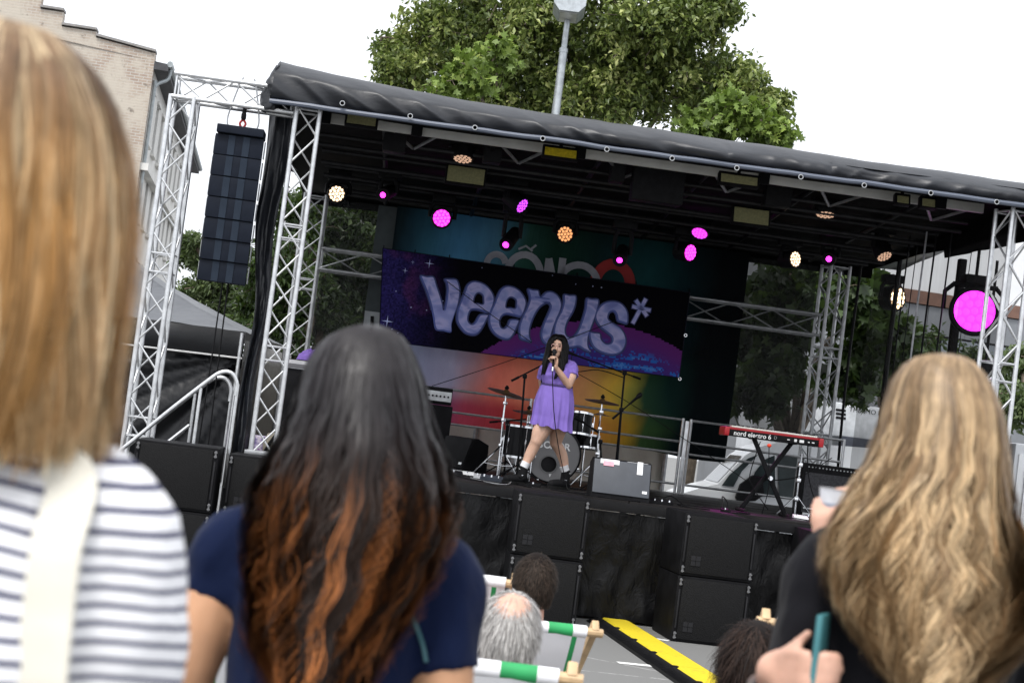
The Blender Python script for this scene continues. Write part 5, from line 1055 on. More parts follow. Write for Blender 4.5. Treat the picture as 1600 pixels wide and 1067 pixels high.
# ================================================================ CABLE RAMP AND DECKCHAIRS
yel = NT('scuffed_yellow_rubber'); o = yel.obj(); yel.put(yel.b.inputs['Base Color'], yel.mix(yel.sm(yel.noise(o, 9, 5, .7), .58, .75), (.68,.53,.02), (.3,.25,.05))); yel.b.inputs['Roughness'].default_value = .55; yel.bump(yel.noise(o, 60, 3), .3, .003); yel = yel.m
A0, A1 = gp(938, 972), gp(1090, 1075); dv = (A1-A0); dv.z = 0; ln = dv.length; dv.normalize(); ang = math.atan2(dv.y, dv.x)
rmp = thing('cable_ramp', 'yellow and black cable ramp crossing the concrete in front of the stage', 'cable ramp', W(A0.x, A0.y, 0, ang))
ns = 6; sl = .82
for k in range(ns):
    z0 = gz((A0+dv*(k+.5)*sl).y); mb = MB(); mb.prism([(-.02,.01),(.03,.055),(.26,.055),(.3,.045),(.3,.01)], sl-.015, lambda a, b, c: Vector((c+k*sl, a, b+z0))); part(rmp, 'yellow_lid', mb, yel)
    mb = MB(); mb.prism([(-.15,.0),(-.14,.012),(-.02,.05),(.0,.05),(.0,.0)], sl-.006, lambda a, b, c: Vector((c+k*sl, a, b+z0))); sd_ = part(rmp, 'black_side', mb, rubber)
    rb = MB()
    for j in range(int(sl/.05)): rb.box((k*sl+.03+j*.05, -.08, .034+z0), (.018, .1, .006), Matrix.Rotation(R(12), 3, 'X'))
    part(sd_, 'tread', rb, blackplastic, kind='stuff')
    mb = MB(); mb.prism([(.301,.0),(.301,.045),(.34,.02),(.37,.012),(.38,.0)], sl-.006, lambda a, b, c: Vector((c+k*sl, a, b+z0))); part(rmp, 'black_side', mb, rubber)
    mb = MB(); mb.box((k*sl+sl-.02, -.0, .04+z0), (.07,.07,.035), bev=.01); part(rmp, 'connector', mb, rubber)
green = mk('green_print_fabric', (.02,.3,.09), .7); white_f = mk('white_deckchair_fabric', (.8,.8,.82), .75, 0, .05, 2, .2, 90)
def deckchair(u0, v0, u1, v1, Y, label, bandpos, sling_len=1.0, text=None, yaw=0.):
    """top rail of the backrest from pixel 0 to pixel 1; the sitter faces the stage"""
    a, b = at(u0, v0, Y), at(u1, v1, Y); b.z = a.z = (a.z+b.z)/2; w = (b-a).length; c = (a+b)/2; zg = gz(Y); th = math.atan2(b.y-a.y, b.x-a.x)
    t = thing('deckchair', label, 'deckchair', W(c.x, c.y, zg, th+yaw), 'white and green deckchairs in front of the stage'); h = c.z-zg
    back = Vector((0, .95, -h+.04))        # the back frame leans towards the camera at the top
    for s_ in (-1, 1):
        mb = MB(); p = Vector((s_*w/2, 0, h+.03)); q_ = Vector((s_*w/2, 1.1, .02)); dr = q_-p; mb.box((p+q_)/2, (.028,.045,dr.length), dr.to_track_quat('Z','Y').to_matrix(), .005); part(t, 'back_leg', mb, wood)
        p = Vector((s_*(w/2-.035), .05, .02)); q_ = Vector((s_*(w/2-.035), 1.15, .42)); dr = q_-p; mb = MB(); mb.box((p+q_)/2, (.026,.045,dr.length), dr.to_track_quat('Z','Y').to_matrix(), .005); part(t, 'seat_leg', mb, wood)
    for (y, z) in ((-.0, h), (1.12, .42)): mb = MB(); mb.tube([(-w/2-.03, y, z), (w/2+.03, y, z)], .017, 10); part(t, 'cross_bar', mb, wood)
    prof = [(0, h+.0), (.06, h-.12), (.22, h*.62), (.42, h*.34), (.62, .24), (.85, .26), (1.05, .36), (1.12, .42)]; pr = catmull([Vector((0, y, z)) for y, z in prof], 5); n = len(pr)
    L = [0]; 
    for i in range(1, n): L.append(L[-1]+(pr[i]-pr[i-1]).length)
    ww = w-.07; ux = [-ww/2, bandpos[0]*w-w/2, bandpos[1]*w-w/2, ww/2]; us = [-ww/2, ww/2-.055, ww/2-.035, ww/2]
    mats = (white_f, green, white_f); nm = ('sling_fabric', 'green_stripe', 'sling_fabric')
    for j in range(3):
        mb = MB(); K = n if j != 1 else n; x0, x1 = us[j], us[j+1]
        mb.grid(6, n, lambda u, v: Vector((x0+(x1-x0)*u, pr[min(n-1, round(v*(n-1)))].y-.018, pr[min(n-1, round(v*(n-1)))].z-.02*math.sin(math.pi*((x0+(x1-x0)*u)/ww+.5)))))
        part(t, nm[j], mb, mats[j], angle=80)
    mb = MB(); 
    for j, (x0, x1) in enumerate(((-ww/2, ux[1]), (ux[2], ww/2))): mb.tube([(x0,0,h),(x1,0,h)], .024, 12)
    part(t, 'rail_sleeve', mb, white_f); mb = MB(); mb.tube([(ux[1],0,h),(ux[2],0,h)], .0245, 12); part(t, 'green_sleeve', mb, green)
    if text:
        for i, (s, dz) in enumerate(text):
            o_ = text_mesh(s, .052, mk('pale_grey_print', (.38,.39,.42)), t, 'lettering', Matrix.Translation((ww*.32, -.0-.035+.03, h-.13-dz)) @ Matrix.Rotation(R(-14), 4, 'X') @ UP @ Matrix.Scale(-1, 4, (1,0,0)))
            o_.location.y = -.035+.33*(.13+dz)*.9-.02
    return t
deckchair(610, 888, 803, 912, 7.2, 'white deckchair with grey reversed print, behind the dark haired woman', (.12, .2), text=[('LICHT', 0), ('BER', .06)])
deckchair(727, 964, 932, 991, 6.6, 'white deckchair with a green stripe and wide wooden frame, right of the grey haired man', (.63, .82), yaw=R(10))
deckchair(592, 1022, 893, 1061, 4.6, 'nearest white deckchair with green stripe at the bottom of the picture', (.63, .82))
deckchair(1196, 972, 1290, 984, 5.6, 'deckchair with a wooden frame end showing left of the blonde woman in black', (.4, .6))
t = deckchair(300, 985, 385, 994, 4.6, 'pale blue deckchair showing between the striped shirt and the dark haired woman', (.1, .15))
# ================================================================ PEOPLE
from mathutils.bvhtree import BVHTree
def fuse(mb, voxel, smooth=6, disp=None):
    """grow one continuous skin over overlapping closed volumes"""
    me = bpy.data.meshes.new('tmp'); me.from_pydata(mb.v, [], mb.f); o = bpy.data.objects.new('tmp', me); COL.objects.link(o)
    a = o.modifiers.new('r', 'REMESH'); a.mode = 'VOXEL'; a.voxel_size = voxel; b = o.modifiers.new('s', 'SMOOTH'); b.factor = .6; b.iterations = smooth
    dg = bpy.context.evaluated_depsgraph_get(); out = bpy.data.meshes.new_from_object(o.evaluated_get(dg)); bpy.data.objects.remove(o); bpy.data.meshes.remove(me)
    if disp:
        n_ = len(out.vertices); co = np.empty(n_*3, np.float32); no = np.empty(n_*3, np.float32); out.vertices.foreach_get('co', co); out.vertices.foreach_get('normal', no)
        co = co.reshape(-1, 3); no = no.reshape(-1, 3); res = np.array([tuple(Vector(c_)+disp(Vector(c_), Vector(q_))) for c_, q_ in zip(co.tolist(), no.tolist())], np.float32); out.vertices.foreach_set('co', res.ravel()); out.update()
    return out
def finish(me, name, mat, par, label=None):
    me.name = name; me.materials.clear(); me.materials.append(mat); me.polygons.foreach_set('use_smooth', [True]*len(me.polygons)); return props(link(name, me, par), label)
def ball(mb, c, r, sc=(1,1,1), n=14):
    k = n//2+1; return mb.lathe([(r*math.sin(math.pi*i/k)+(1e-7 if i in (0, k) else 0), -r*math.cos(math.pi*i/k)) for i in range(k+1)], c=c, M=Matrix.Diagonal(sc), n=n)
def limb(mb, pts, rs, n=14, k=4):
    P_ = [Vector((*p, r)) if False else Vector(p) for p, r in zip(pts, rs)]; Q = catmull(P_, k); m_ = len(P_); rr = []
    for i in range(len(Q)):
        t = i/k; a = min(int(t), m_-2); f = t-a; f = f*f*(3-2*f); rr.append(rs[a]*(1-f)+rs[a+1]*f)
    mb.tube(Q, rr, n); ball(mb, Q[0], rr[0], n=n); ball(mb, Q[-1], rr[-1], n=n)
def loft(mb, rings, n=28, p=2.4):
    """rings: (cx, cy, z, rx, ry)"""
    vs = []; fs = []
    for cx, cy, z, rx, ry in rings:
        for k in range(n):
            a = 2*math.pi*k/n; c_, s_ = math.cos(a), math.sin(a); vs.append((cx+rx*math.copysign(abs(c_)**(2/p), c_), cy+ry*math.copysign(abs(s_)**(2/p), s_), z))
    for i in range(len(rings)-1):
        for k in range(n): fs.append((i*n+k, i*n+(k+1) % n, (i+1)*n+(k+1) % n, (i+1)*n+k))
    fs.append(tuple(range(n-1, -1, -1))); fs.append(tuple((len(rings)-1)*n+k for k in range(n))); mb.add(vs, fs)
def skin_mat(name, col):
    m = NT(name); o = m.obj(); m.put(m.b.inputs['Base Color'], m.mix(m.sm(m.noise(o, 9, 4), .3, .7), tuple(c*.88 for c in col), tuple(min(1, c*1.1) for c in col)))
    m.b.inputs['Roughness'].default_value = .5; m.b.inputs['Subsurface Weight'].default_value = .12; m.b.inputs['Subsurface Radius'].default_value = (.012, .005, .003); m.bump(m.noise(o, 180, 3), .12, .001); return m.m
def fabric(name, col, var=.15, b=.35, sc=5):
    m = NT(name); o = m.obj(); m.put(m.b.inputs['Base Color'], m.mix(m.sm(m.noise(o, sc, 4), .3, .7), tuple(c*(1-var) for c in col), tuple(c*(1+var) for c in col)))
    m.b.inputs['Roughness'].default_value = .85; m.b.inputs['Specular IOR Level'].default_value = .1; m.b.inputs['Sheen Weight'].default_value = .04; m.bump(m.noise(m.map(o, (1, 1, .6)), 9, 4, .5, .6), b, .02); return m.m
def head(mb, c, s=1., face=-1, ears=True, yaw=0.):
    """c = centre of the skull; face = -1 looks towards -y, +1 away from the camera"""
    c = Vector(c); Rz = Matrix.Rotation(yaw, 3, 'Z'); q = lambda x, y, z: c+Rz @ Vector((x*s, y*s*face*-1 if False else y*s*face, z*s))
    rings = [(-.112,.03,.03,.045),(-.1,.046,.05,.03),(-.08,.058,.068,.02),(-.05,.066,.082,.008),(-.02,.071,.09,0),(.02,.077,.096,-.004),(.055,.076,.095,-.008),(.085,.064,.08,-.01),(.105,.044,.055,-.01),(.116,.018,.024,-.01)]
    n = 24; vs = []; fs = []
    for z, rx, ry, yo in rings:
        for k in range(n): a = 2*math.pi*k/n; vs.append(q(rx*math.cos(a), yo+ry*math.sin(a), z))
    for i in range(len(rings)-1):
        for k in range(n): fs.append((i*n+k, i*n+(k+1) % n, (i+1)*n+(k+1) % n, (i+1)*n+k))
    fs.append(tuple(range(n-1, -1, -1))); fs.append(tuple((len(rings)-1)*n+k for k in range(n))); mb.add(vs, fs)
    limb(mb, [q(0,.085,.015), q(0,.098,-.01), q(0,.107,-.03)], [.009*s,.011*s,.013*s], 8, 2)          # nose
    ball(mb, q(0,.082,-.06), .02*s, (1.2,.6,.6)); ball(mb, q(0,.07,-.092), .025*s)                    # lips, chin
    for i in (-1, 1):
        ball(mb, q(i*.036,.07,-.03), .024*s); ball(mb, q(i*.03,.082,.03), .018*s, (1.3,.6,.5))         # cheeks, brow
        if ears: ball(mb, q(i*.078,-.008,-.005), .024*s, (.45,.75,1.25))
def hand(mb, w, d, nrm, size=1., curl=(.9,.9,.9,.9), thumb=1, spread=.0, tdir=None):
    """w wrist, d direction of the palm, nrm palm normal (the side the fingers close on)"""
    w = Vector(w); d = Vector(d).normalized(); nrm = Vector(nrm); nrm = (nrm-d*nrm.dot(d)).normalized(); s = d.cross(nrm)*thumb; L_ = .19*size
    for j in range(4):
        off = (j-1.5)*.021*size; b = w+s*(-off)+d*(L_*.5); limb(mb, [w+s*(-off*.6), w+s*(-off)+d*L_*.25, b], [.016*size,.014*size,.012*size], 8, 2)
        ln = (.078,.085,.08,.062)[j]*size; p = b; dirv = (d+s*(-off)*spread*8).normalized(); pts_ = [b]; a = 0
        for seg in (.45,.32,.26):
            a += curl[j]*(.75 if seg > .4 else .85); dd = dirv*math.cos(a)+nrm*math.sin(a); p = p+dd*ln*seg; pts_.append(p)
        limb(mb, pts_, [.0098*size,.0092*size,.0085*size,.0075*size], 8, 2)
    t0 = w+s*.022*size*1.0+d*.03*size
    if tdir is not None: td = Vector(tdir).normalized(); limb(mb, [t0, t0+td*.03*size, t0+td*.052*size, t0+td*.07*size], [.015*size,.0125*size,.011*size,.009*size], 8, 2); return
    limb(mb, [t0, t0+(s*.8+d*.5+nrm*.3).normalized()*.045*size, t0+(s*.45+d*.8+nrm*.7).normalized()*.078*size, t0+(s*.2+d*.8+nrm*1.0).normalized()*.098*size], [.015*size,.0125*size,.0105*size,.009*size], 8, 2)

# ---------------- hair -----------------
def hair_mat(name, rough=.38, spec=.5):
    m = NT(name); a_ = m.n('Attribute', attribute_name='hair_col'); nz = m.noise(m.map(m.obj(), (1, 1, .25)), 60, 3)
    m.put(m.b.inputs['Base Color'], m.mix(m.sm(nz, .2, .8), m.mix(1., a_.outputs['Color'], (.7,.7,.7), 'MULTIPLY'), m.mix(1., a_.outputs['Color'], (1.25,1.25,1.25), 'MULTIPLY')))
    m.b.inputs['Roughness'].default_value = rough; m.b.inputs['Specular IOR Level'].default_value = spec; return m.m
def ribbons(name, P_, Wd, Nrm, Colr, mat, par):
    """P_ (N,K,3) strand points, Wd (N,K) widths, Nrm (N,K,3) outward, Colr (N,K,3)"""
    N, K, _ = P_.shape; T_ = np.gradient(P_, axis=1); T_ /= np.linalg.norm(T_, axis=2, keepdims=True)+1e-9
    S = np.cross(T_, Nrm); S /= np.linalg.norm(S, axis=2, keepdims=True)+1e-9; V = np.stack([P_-S*Wd[..., None]/2, P_+S*Wd[..., None]/2], 2).reshape(-1, 3)
    b = (np.arange(N)[:, None]*K+np.arange(K-1)[None, :]).reshape(-1)*2; F = np.stack([b, b+1, b+3, b+2], 1)
    me = bpy.data.meshes.new(name); me.vertices.add(len(V)); me.vertices.foreach_set('co', V.ravel().astype(np.float32)); me.loops.add(F.size); me.loops.foreach_set('vertex_index', F.ravel().astype(np.int32))
    me.polygons.add(len(F)); me.polygons.foreach_set('loop_start', (np.arange(len(F))*4).astype(np.int32)); me.polygons.foreach_set('loop_total', np.full(len(F), 4, np.int32)); me.polygons.foreach_set('use_smooth', np.ones(len(F), bool)); me.update()
    a = me.attributes.new('hair_col', 'FLOAT_COLOR', 'POINT'); C4 = np.ones((N*K*2, 4), np.float32); C4[:, :3] = np.repeat(Colr.reshape(-1, 3), 2, 0); a.data.foreach_set('color', C4.ravel())
    me.materials.append(mat); return props(link(name, me, par), kind='stuff')
def env_hair(par, rows, colf, mat, mass_mat, n_lock=170, per=46, K=30, width=.0022, seed=1, wave=.02, wfreq=3., phi_max=150, ztip=None, tipvar=.25, part_x=0., massz=None, frizz=.004, conv=.5, sbase=.93, radial=0.):
    """rows: (z, xl, xr, yback, by) from the crown down, in the person's frame (back of the head towards -y)"""
    g = np.random.default_rng(seed); rows = sorted(rows, key=lambda r: -r[0]); A = np.array(rows); zz = A[:, 0][::-1]
    f = lambda z, k: np.interp(z, zz, A[:, k][::-1]); zt = A[0, 0]; zb = A[-1, 0]
    def pos(z, phi, s):
        xl, xr, yb, by = f(z, 1), f(z, 2), f(z, 3), f(z, 4); xc = (xl+xr)/2; ax = (xr-xl)/2
        return np.stack([xc+ax*np.sin(phi)*s, yb+by*(1-np.cos(phi)*s), z], -1)
    t = np.linspace(0, 1, K); N = n_lock*per
    lphi = g.uniform(-R(phi_max), R(phi_max), n_lock); lphi[:n_lock*6//10] = g.uniform(-R(95), R(95), n_lock*6//10); ls = sbase+g.uniform(-.1, .09, n_lock)
    lend = (zb if ztip is None else ztip)+(zt-zb)*tipvar*g.beta(1.3, 2.2, n_lock); lamp = wave*g.uniform(.4, 1.5, n_lock); lfr = wfreq*g.uniform(.6, 1.5, n_lock); lph = lphi*2.2+g.normal(size=n_lock)*.7; lay = g.random(n_lock); lcol = g.random(n_lock); ldr = g.normal(size=n_lock)*R(9)
    lk = np.repeat(np.arange(n_lock), per); sp_ = g.normal(size=N); sp2 = g.normal(size=N); u = t[None, :]
    spread = (1.0-conv*u)*R(3.8)+R(1.1)*u; phi = lphi[lk][:, None]+sp_[:, None]*spread*(1+.25*np.sin(u*9+lph[lk][:, None]))+ldr[lk][:, None]*u**1.5
    z = zt-(zt-(lend[lk]+g.normal(size=N)*.012)[:, None])*(u**(1.25))
    z = z-0*u; kk = np.clip(u/.35, 0, 1); s = (ls[lk][:, None]+sp2[:, None]*.02)*kk+(1.0+sp2[:, None]*.012)*(1-kk)
    P_ = pos(z, phi, s); nr = pos(z, phi, s+.2)-P_; nr /= np.linalg.norm(nr, axis=2, keepdims=True)+1e-9; nr[..., 2] += .15
    wv = (lamp[lk][:, None])*np.clip((u-.25)/.75, 0, 1)**1.3; ph = lph[lk][:, None]+u*lfr[lk][:, None]*6.28+sp_[:, None]*.25
    P_[..., 0] += wv*np.sin(ph); P_[..., 1] += wv*.3*np.cos(ph)-(lay[lk]*.034)[:, None]*np.clip((u-.15)/.3, 0, 1)
    fz = g.normal(size=(N, 4)); P_[..., 0] += frizz*np.sin(u*14+fz[:, 0:1]*3)*u*fz[:, 1:2]; P_[..., 1] += frizz*np.sin(u*11+fz[:, 2:3]*3)*u*fz[:, 3:4]
    if part_x: P_[..., 0] += part_x*np.exp(-(u/.06)**2)*np.sign(phi)
    Wd = width*g.uniform(.7, 1.3, N)[:, None]*(1-.6*u**3)*np.minimum(1, .5+u*6); Wd = Wd+np.zeros_like(z)
    col = colf(z, u+0*z, lcol[lk][:, None]+g.normal(size=N)[:, None]*.06, g.random(N)[:, None])
    o = ribbons('hair', P_, Wd, nr, col, mat, par)
    mz = massz if massz is not None else zb+(zt-zb)*.35; mb = MB(); nr_ = 34; na = 40
    vs = []; fs = []
    for i in range(nr_):
        z_ = zt-.012-(zt-mz)*(i/(nr_-1))
        for k in range(na):
            ph_ = -math.pi+2*math.pi*k/na; s_ = .9-.06*(i/nr_)+.035*math.sin(ph_*9+i*.3); p = pos(np.array(z_), np.array(ph_), s_); vs.append(tuple(p))
    for i in range(nr_-1):
        for k in range(na): fs.append((i*na+k, i*na+(k+1) % na, (i+1)*na+(k+1) % na, (i+1)*na+k))
    fs.append(tuple(range(na))); fs.append(tuple((nr_-1)*na+k for k in range(na))[::-1]); mb.add(vs, fs); part(par, 'hair_mass', mb, mass_mat, angle=80)
    return o
def lerpc(a, b, k): a, b = np.array(a), np.array(b); k = np.clip(k, 0, 1)[..., None]; return a*(1-k)+b*k

def torso_rings(cx, cy, zs, w, e=0., bust=0., tw=1.):
    """zs: dict of heights hip, waist, chest, shoulder, neck"""
    h, wa, ch, sh, nk = zs; return [(cx,cy,h-.1,w*.78*tw+e,.11+e),(cx,cy,h,w*.86*tw+e,.125+e),(cx,cy,(h+wa)/2,w*.8*tw+e,.115+e),(cx,cy,wa,w*.7*tw+e,.1+e),(cx,cy,(wa+ch)/2,w*.76*tw+e,.108+e),(cx,cy,ch,w*.84*tw+e,.118+e+bust),(cx,cy,(ch*.4+sh*.6),w*.88*(tw*.5+.5)+e,.105+e),(cx,cy,sh,w*.78+e,.08+e),(cx,cy,sh+.03,w*.5+e,.062+e),(cx,cy,nk,.062+e,.058+e)]
def wrinkle(a=.006, f_=9, sc=(1,1,.7)):
    return lambda co, nr: nr*(a*(fbm(co.x*f_*sc[0], co.y*f_*sc[1], co.z*f_*sc[2])+.5*fbm(co.x*f_*2.3+3, co.y*f_*2, co.z*f_*1.2)))
def onlooker(name, label, top, uvz, zg, w, arms, shirt_mat, skin, sleeve, hs=1., voxel=.0095, shd=.335, fore=False, tw=1., hem=None, neckz=None, yaw=0, trousers=None, seat=None, clearback=.0, hide_head=False):
    """person seen from behind. uvz = world centre (x, y); top = head top z; w = shoulder half width. arms: two lists of joints (person frame)"""
    x, y = uvz; H_ = top-zg; t = thing(name, label, 'person', W(x, y, zg, yaw)); hc = H_-.116*hs; sh = H_-shd*hs; zs = (sh-.52, sh-.36, sh-.14, sh, sh+.085); b = MB()
    head(b, (0, .0, hc), hs, face=1); limb(b, [(0,-.01,hc-.06), (0,-.015,sh+.0)], [.052,.06]); loft(b, torso_rings(0, .0, zs, w, tw=tw))
    for s_, A in zip((-1, 1), arms):
        limb(b, [(s_*w*.82, 0, sh-.04)]+A['pts'], [.06]+A.get('r', [.05,.04,.032])); 
        if A.get('hand'): hand(b, **A['hand'])
    for s_ in (-1, 1): limb(b, [(s_*.085,0,zs[0]-.06), (s_*.095,.01,zs[0]*.52), (s_*.1,0,.09)], [.092,.06,.042]); limb(b, [(s_*.1,-.03,.05),(s_*.11,.14,.035)], [.04,.035])
    finish(fuse(b, min(voxel, .0075) if fore else voxel, 3 if fore else 5), 'body', skin, t)
    c = MB(); rg = [r_ for r_ in torso_rings(0, -.0, zs, w, .014, tw=tw)][:-1]; rg[-1] = (0,-.004,sh+.045,.088,.078); loft(c, rg)
    for s_, A in zip((-1, 1), arms):
        p0 = Vector((s_*w*.82, 0, sh-.035)); p1 = Vector(A['pts'][0]); dl = (p1-p0); e_ = p0+dl*sleeve; slv = A.get('sleeve', sleeve); c.tube(catmull([Vector((s_*w*.4, 0, sh-.0)), p0, p0+dl*slv*.5, p0+dl*slv], 5), [.07]*5+[.07]*5+[.068]*5+[.07], 16)
    if fore:
        for s_, A in zip((-1, 1), arms): limb(c, [(s_*w*.82, 0, sh-.05), A['pts'][0], A['pts'][1], Vector(A['pts'][1]).lerp(Vector(A['pts'][2]), .78)], [.066,.066,.056,.044])
    me = fuse(c, voxel, 4, wrinkle(.009, 7)); shirt = finish(me, 'shirt', shirt_mat, t)
    tr = MB(); loft(tr, [(0,0,zs[0]-.14,w*.8,.13),(0,0,zs[0]-.02,w*.84,.13),(0,0,zs[0]+.04,w*.8,.118)])
    for s_ in (-1, 1): limb(tr, [(s_*.085,0,zs[0]-.08), (s_*.095,.01,zs[0]*.52), (s_*.1,0,.1)], [.11,.082,.07])
    finish(fuse(tr, .018, 4), 'trousers', trousers or denim, t)
    sm_ = MB()
    for s_ in (-1, 1): loft(sm_, [(s_*.105,.05,.0,.045,.13),(s_*.105,.05,.04,.05,.135),(s_*.105,.02,.08,.045,.08)])
    part(t, 'shoes', sm_, rubber)
    return t, shirt, dict(hc=hc, sh=sh, H=H_)
denim = fabric('dark_blue_denim', (.03,.045,.09)); blackfab = fabric('black_cotton', (.006,.006,.008)); navyfab = fabric('navy_cotton', (.004,.009,.034), .15, .5)
SK_TAN = skin_mat('warm_tan_skin', (.5,.27,.15)); SK_FAIR = skin_mat('fair_skin', (.58,.34,.25)); SK_MID = skin_mat('light_olive_skin', (.56,.35,.24))
def rowsfrom(Y, cxyz, L):       # L: (v, uL, uR, yback, by)
    out = []
    for v, a, b, yb, by in L:
        pa, pb = at(a, v, Y), at(b, v, Y); out.append(((pa.z+pb.z)/2-cxyz[2], pa.x-cxyz[0], pb.x-cxyz[0], yb, by))
    return out

# --- dark haired woman in the navy shirt
Y = 2.75; tp = at(586, 509, Y-.1); zg = gz(Y); cx = at(558, 640, Y).x
dark, shirt, G = onlooker('person', 'woman with long dark hair fading to copper, navy T-shirt, seen from behind', tp.z-.012, (cx, Y), zg, .2,
    [dict(pts=[(-.215,-.02,1.14),(-.19,.12,.98),(-.1,.32,1.06)], r=[.046,.04,.033], sleeve=.33), dict(pts=[(.205,-.03,1.1),(.2,.1,.95),(.12,.3,1.02)], r=[.047,.04,.033], sleeve=.5)], navyfab, SK_TAN, .62, 1., tw=.84)
HM = hair_mat('dark_copper_hair', .42, .3)
def col_dark(z, u, l, r):
    zr = G['H']; d = (zr-z); base = np.array((.015,.0125,.014)); mid = np.array((.022,.012,.008)); cop = np.array((.44,.155,.045)); k1 = np.clip((d-.13)/.12, 0, 1); k2 = np.clip((d-.16-.09*r)/.14, 0, 1)*np.clip((l-.42)*3.5, 0, 1)*np.clip(.35+r*.8, 0, 1)
    c = base*(1-k1)[..., None]+mid*k1[..., None]; return c*(1-k2[..., None])+cop*(.35+.9*np.abs(np.sin(l*37))+0*z)[..., None]*k2[..., None]
rows = rowsfrom(Y, (cx, Y, zg), [(508,584,588,-.02,.02),(511,566,606,-.05,.05),(519,542,626,-.07,.075),(532,516,640,-.085,.085),(550,497,650,-.1,.095),(580,481,663,-.115,.105),(620,469,672,-.122,.11),(660,457,682,-.128,.115),(700,438,700,-.135,.115),(740,420,712,-.14,.1),(780,402,716,-.145,.075),(830,396,704,-.15,.055),(880,396,680,-.15,.05),(940,400,645,-.15,.045),(1000,405,612,-.15,.04),(1075,425,575,-.15,.035)])
env_hair(dark, rows, col_dark, HM, mk('dark_hair_mass', (.01,.008,.007), .6, spec=.2), 250, 26, 46, .0026, 3, .011, 6.5, ztip=at(520,1075,Y).z-zg, tipvar=.42, massz=at(560,760,Y).z-zg, frizz=.006, conv=.85, part_x=.004)
def strap_on(par, shirt_o, pts2d, wdt, th, mat, name, label=None, ydir=1):
    """lay a band over the back of a shirt: pts2d are (x, z) in the person's frame"""
    me = shirt_o.data; bv = BVHTree.FromPolygons([v.co for v in me.vertices], [tuple(p.vertices) for p in me.polygons]); Q = catmull([Vector((x, 0, z)) for x, z in pts2d], 8); hit = []
    for q in Q:
        r_ = bv.ray_cast(Vector((q.x, -2, q.z)), Vector((0, 1, 0))); hit.append(r_[0].copy() if r_[0] is not None else (hit[-1]+Vector((0,.02,.01)) if hit else Vector((q.x, -.1, q.z))))
    ys = [h.y for h in hit]; ys = [min(ys[max(0,i-2):i+3]) for i in range(len(ys))]; P_ = [Vector((q.x, y_-th*1.2, q.z)) for q, y_ in zip(Q, ys)]; n = len(P_); mb = MB(); vs = []; fs = []
    for i in range(n):
        tt = (P_[min(i+1,n-1)]-P_[max(i-1,0)]).normalized(); s_ = tt.cross(Vector((0,1,0))).normalized()*wdt/2; nn = s_.cross(tt).normalized()*th; 
        if nn.y > 0: nn = -nn
        vs += [P_[i]-s_-nn*.3, P_[i]-s_*.96+nn*.6, P_[i]+s_*.96+nn*.6, P_[i]+s_-nn*.3]
    for i in range(n-1):
        for k in range(4): fs.append((4*i+k, 4*i+(k+1) % 4, 4*i+4+(k+1) % 4, 4*i+4+k))
    mb.add(vs, fs); return part(par, name, mb, mat, label, angle=60)
def pf(u, v, Yy, c): p = at(u, v, Yy); return (p.x-c[0], p.z-c[2])
Yb = Y-.13; strap_on(dark, shirt, [pf(586,858,Yb,(cx,0,zg)), pf(612,905,Yb,(cx,0,zg)), pf(640,960,Yb,(cx,0,zg)), pf(657,1008,Yb,(cx,0,zg)), pf(664,1040,Yb,(cx,0,zg))], .006, .004, mk('teal_cord', (.04,.13,.15), .5), 'bag_cord', 'thin teal bag cord')

# --- long haired blonde woman in black
Y = 2.85; tp = at(1476, 554, Y-.1); zg = gz(Y); cx = at(1463, 690, Y).x
hz = lambda u, v, Yy: at(u, v, Yy).z-zg
hw_ = at(1206, 1046, Y-.06); wr = Vector((hw_.x-cx, -.06, hw_.z-zg))
h2 = at(1298, 830, Y+.28); wr2 = Vector((h2.x-cx+.03, .28, h2.z-zg-.06))
blo, shirt, G2 = onlooker('person', 'woman with long wavy dark blonde hair and black top at the right, holding a phone', tp.z-.012, (cx, Y), zg, .18,
    [dict(pts=[(-.18,-.02,1.28),(-.15,.14,1.1),(wr.x,wr.y,wr.z)], r=[.05,.038,.027], hand=dict(w=wr, d=(.45,-.85,.12), nrm=(.85,.5,0), thumb=1, size=.9, curl=(.95,1.0,1.05,1.1), tdir=(.55,-.35,.8))),
     dict(pts=[(.22,.06,1.3),(.1,.28,1.16),(wr2.x,wr2.y,wr2.z)], r=[.052,.04,.028], hand=dict(w=wr2, d=(-.3,.1,1), nrm=(.3,.9,.1), thumb=-1, curl=(.7,.75,.8,.8)))], blackfab, SK_FAIR, .85, .97, fore=True, trousers=blackfab)
HB = hair_mat('dark_blonde_hair', .42, .25)
def col_bl(z, u, l, r):
    d = G2['H']-z; root = np.array((.16,.1,.055)); lo = np.array((.2,.115,.05)); hi = np.array((.85,.62,.36)); k = np.clip((d-.02)/.25, 0, 1)[..., None]; c = root*(1-k)+lo*k; q = np.clip(l*.75+r*.3-.12+.1*np.sin(z*23+l*20), 0, 1)[..., None]*(.35+.65*k); return (c*(1-q)+hi*q)*(.55+.6*np.abs(np.sin(l*37+.5))+0*z)[..., None]
rows = rowsfrom(Y, (cx, Y, zg), [(553,1474,1480,-.02,.02),(556,1455,1500,-.05,.05),(563,1432,1518,-.07,.07),(576,1412,1534,-.085,.085),(600,1394,1548,-.1,.095),(640,1380,1560,-.112,.1),(690,1366,1565,-.12,.105),(740,1345,1564,-.128,.105),(790,1315,1566,-.135,.095),(840,1282,1590,-.14,.07),(890,1272,1606,-.148,.05),(950,1285,1590,-.15,.045),(1000,1322,1550,-.15,.04),(1062,1365,1495,-.15,.035)])
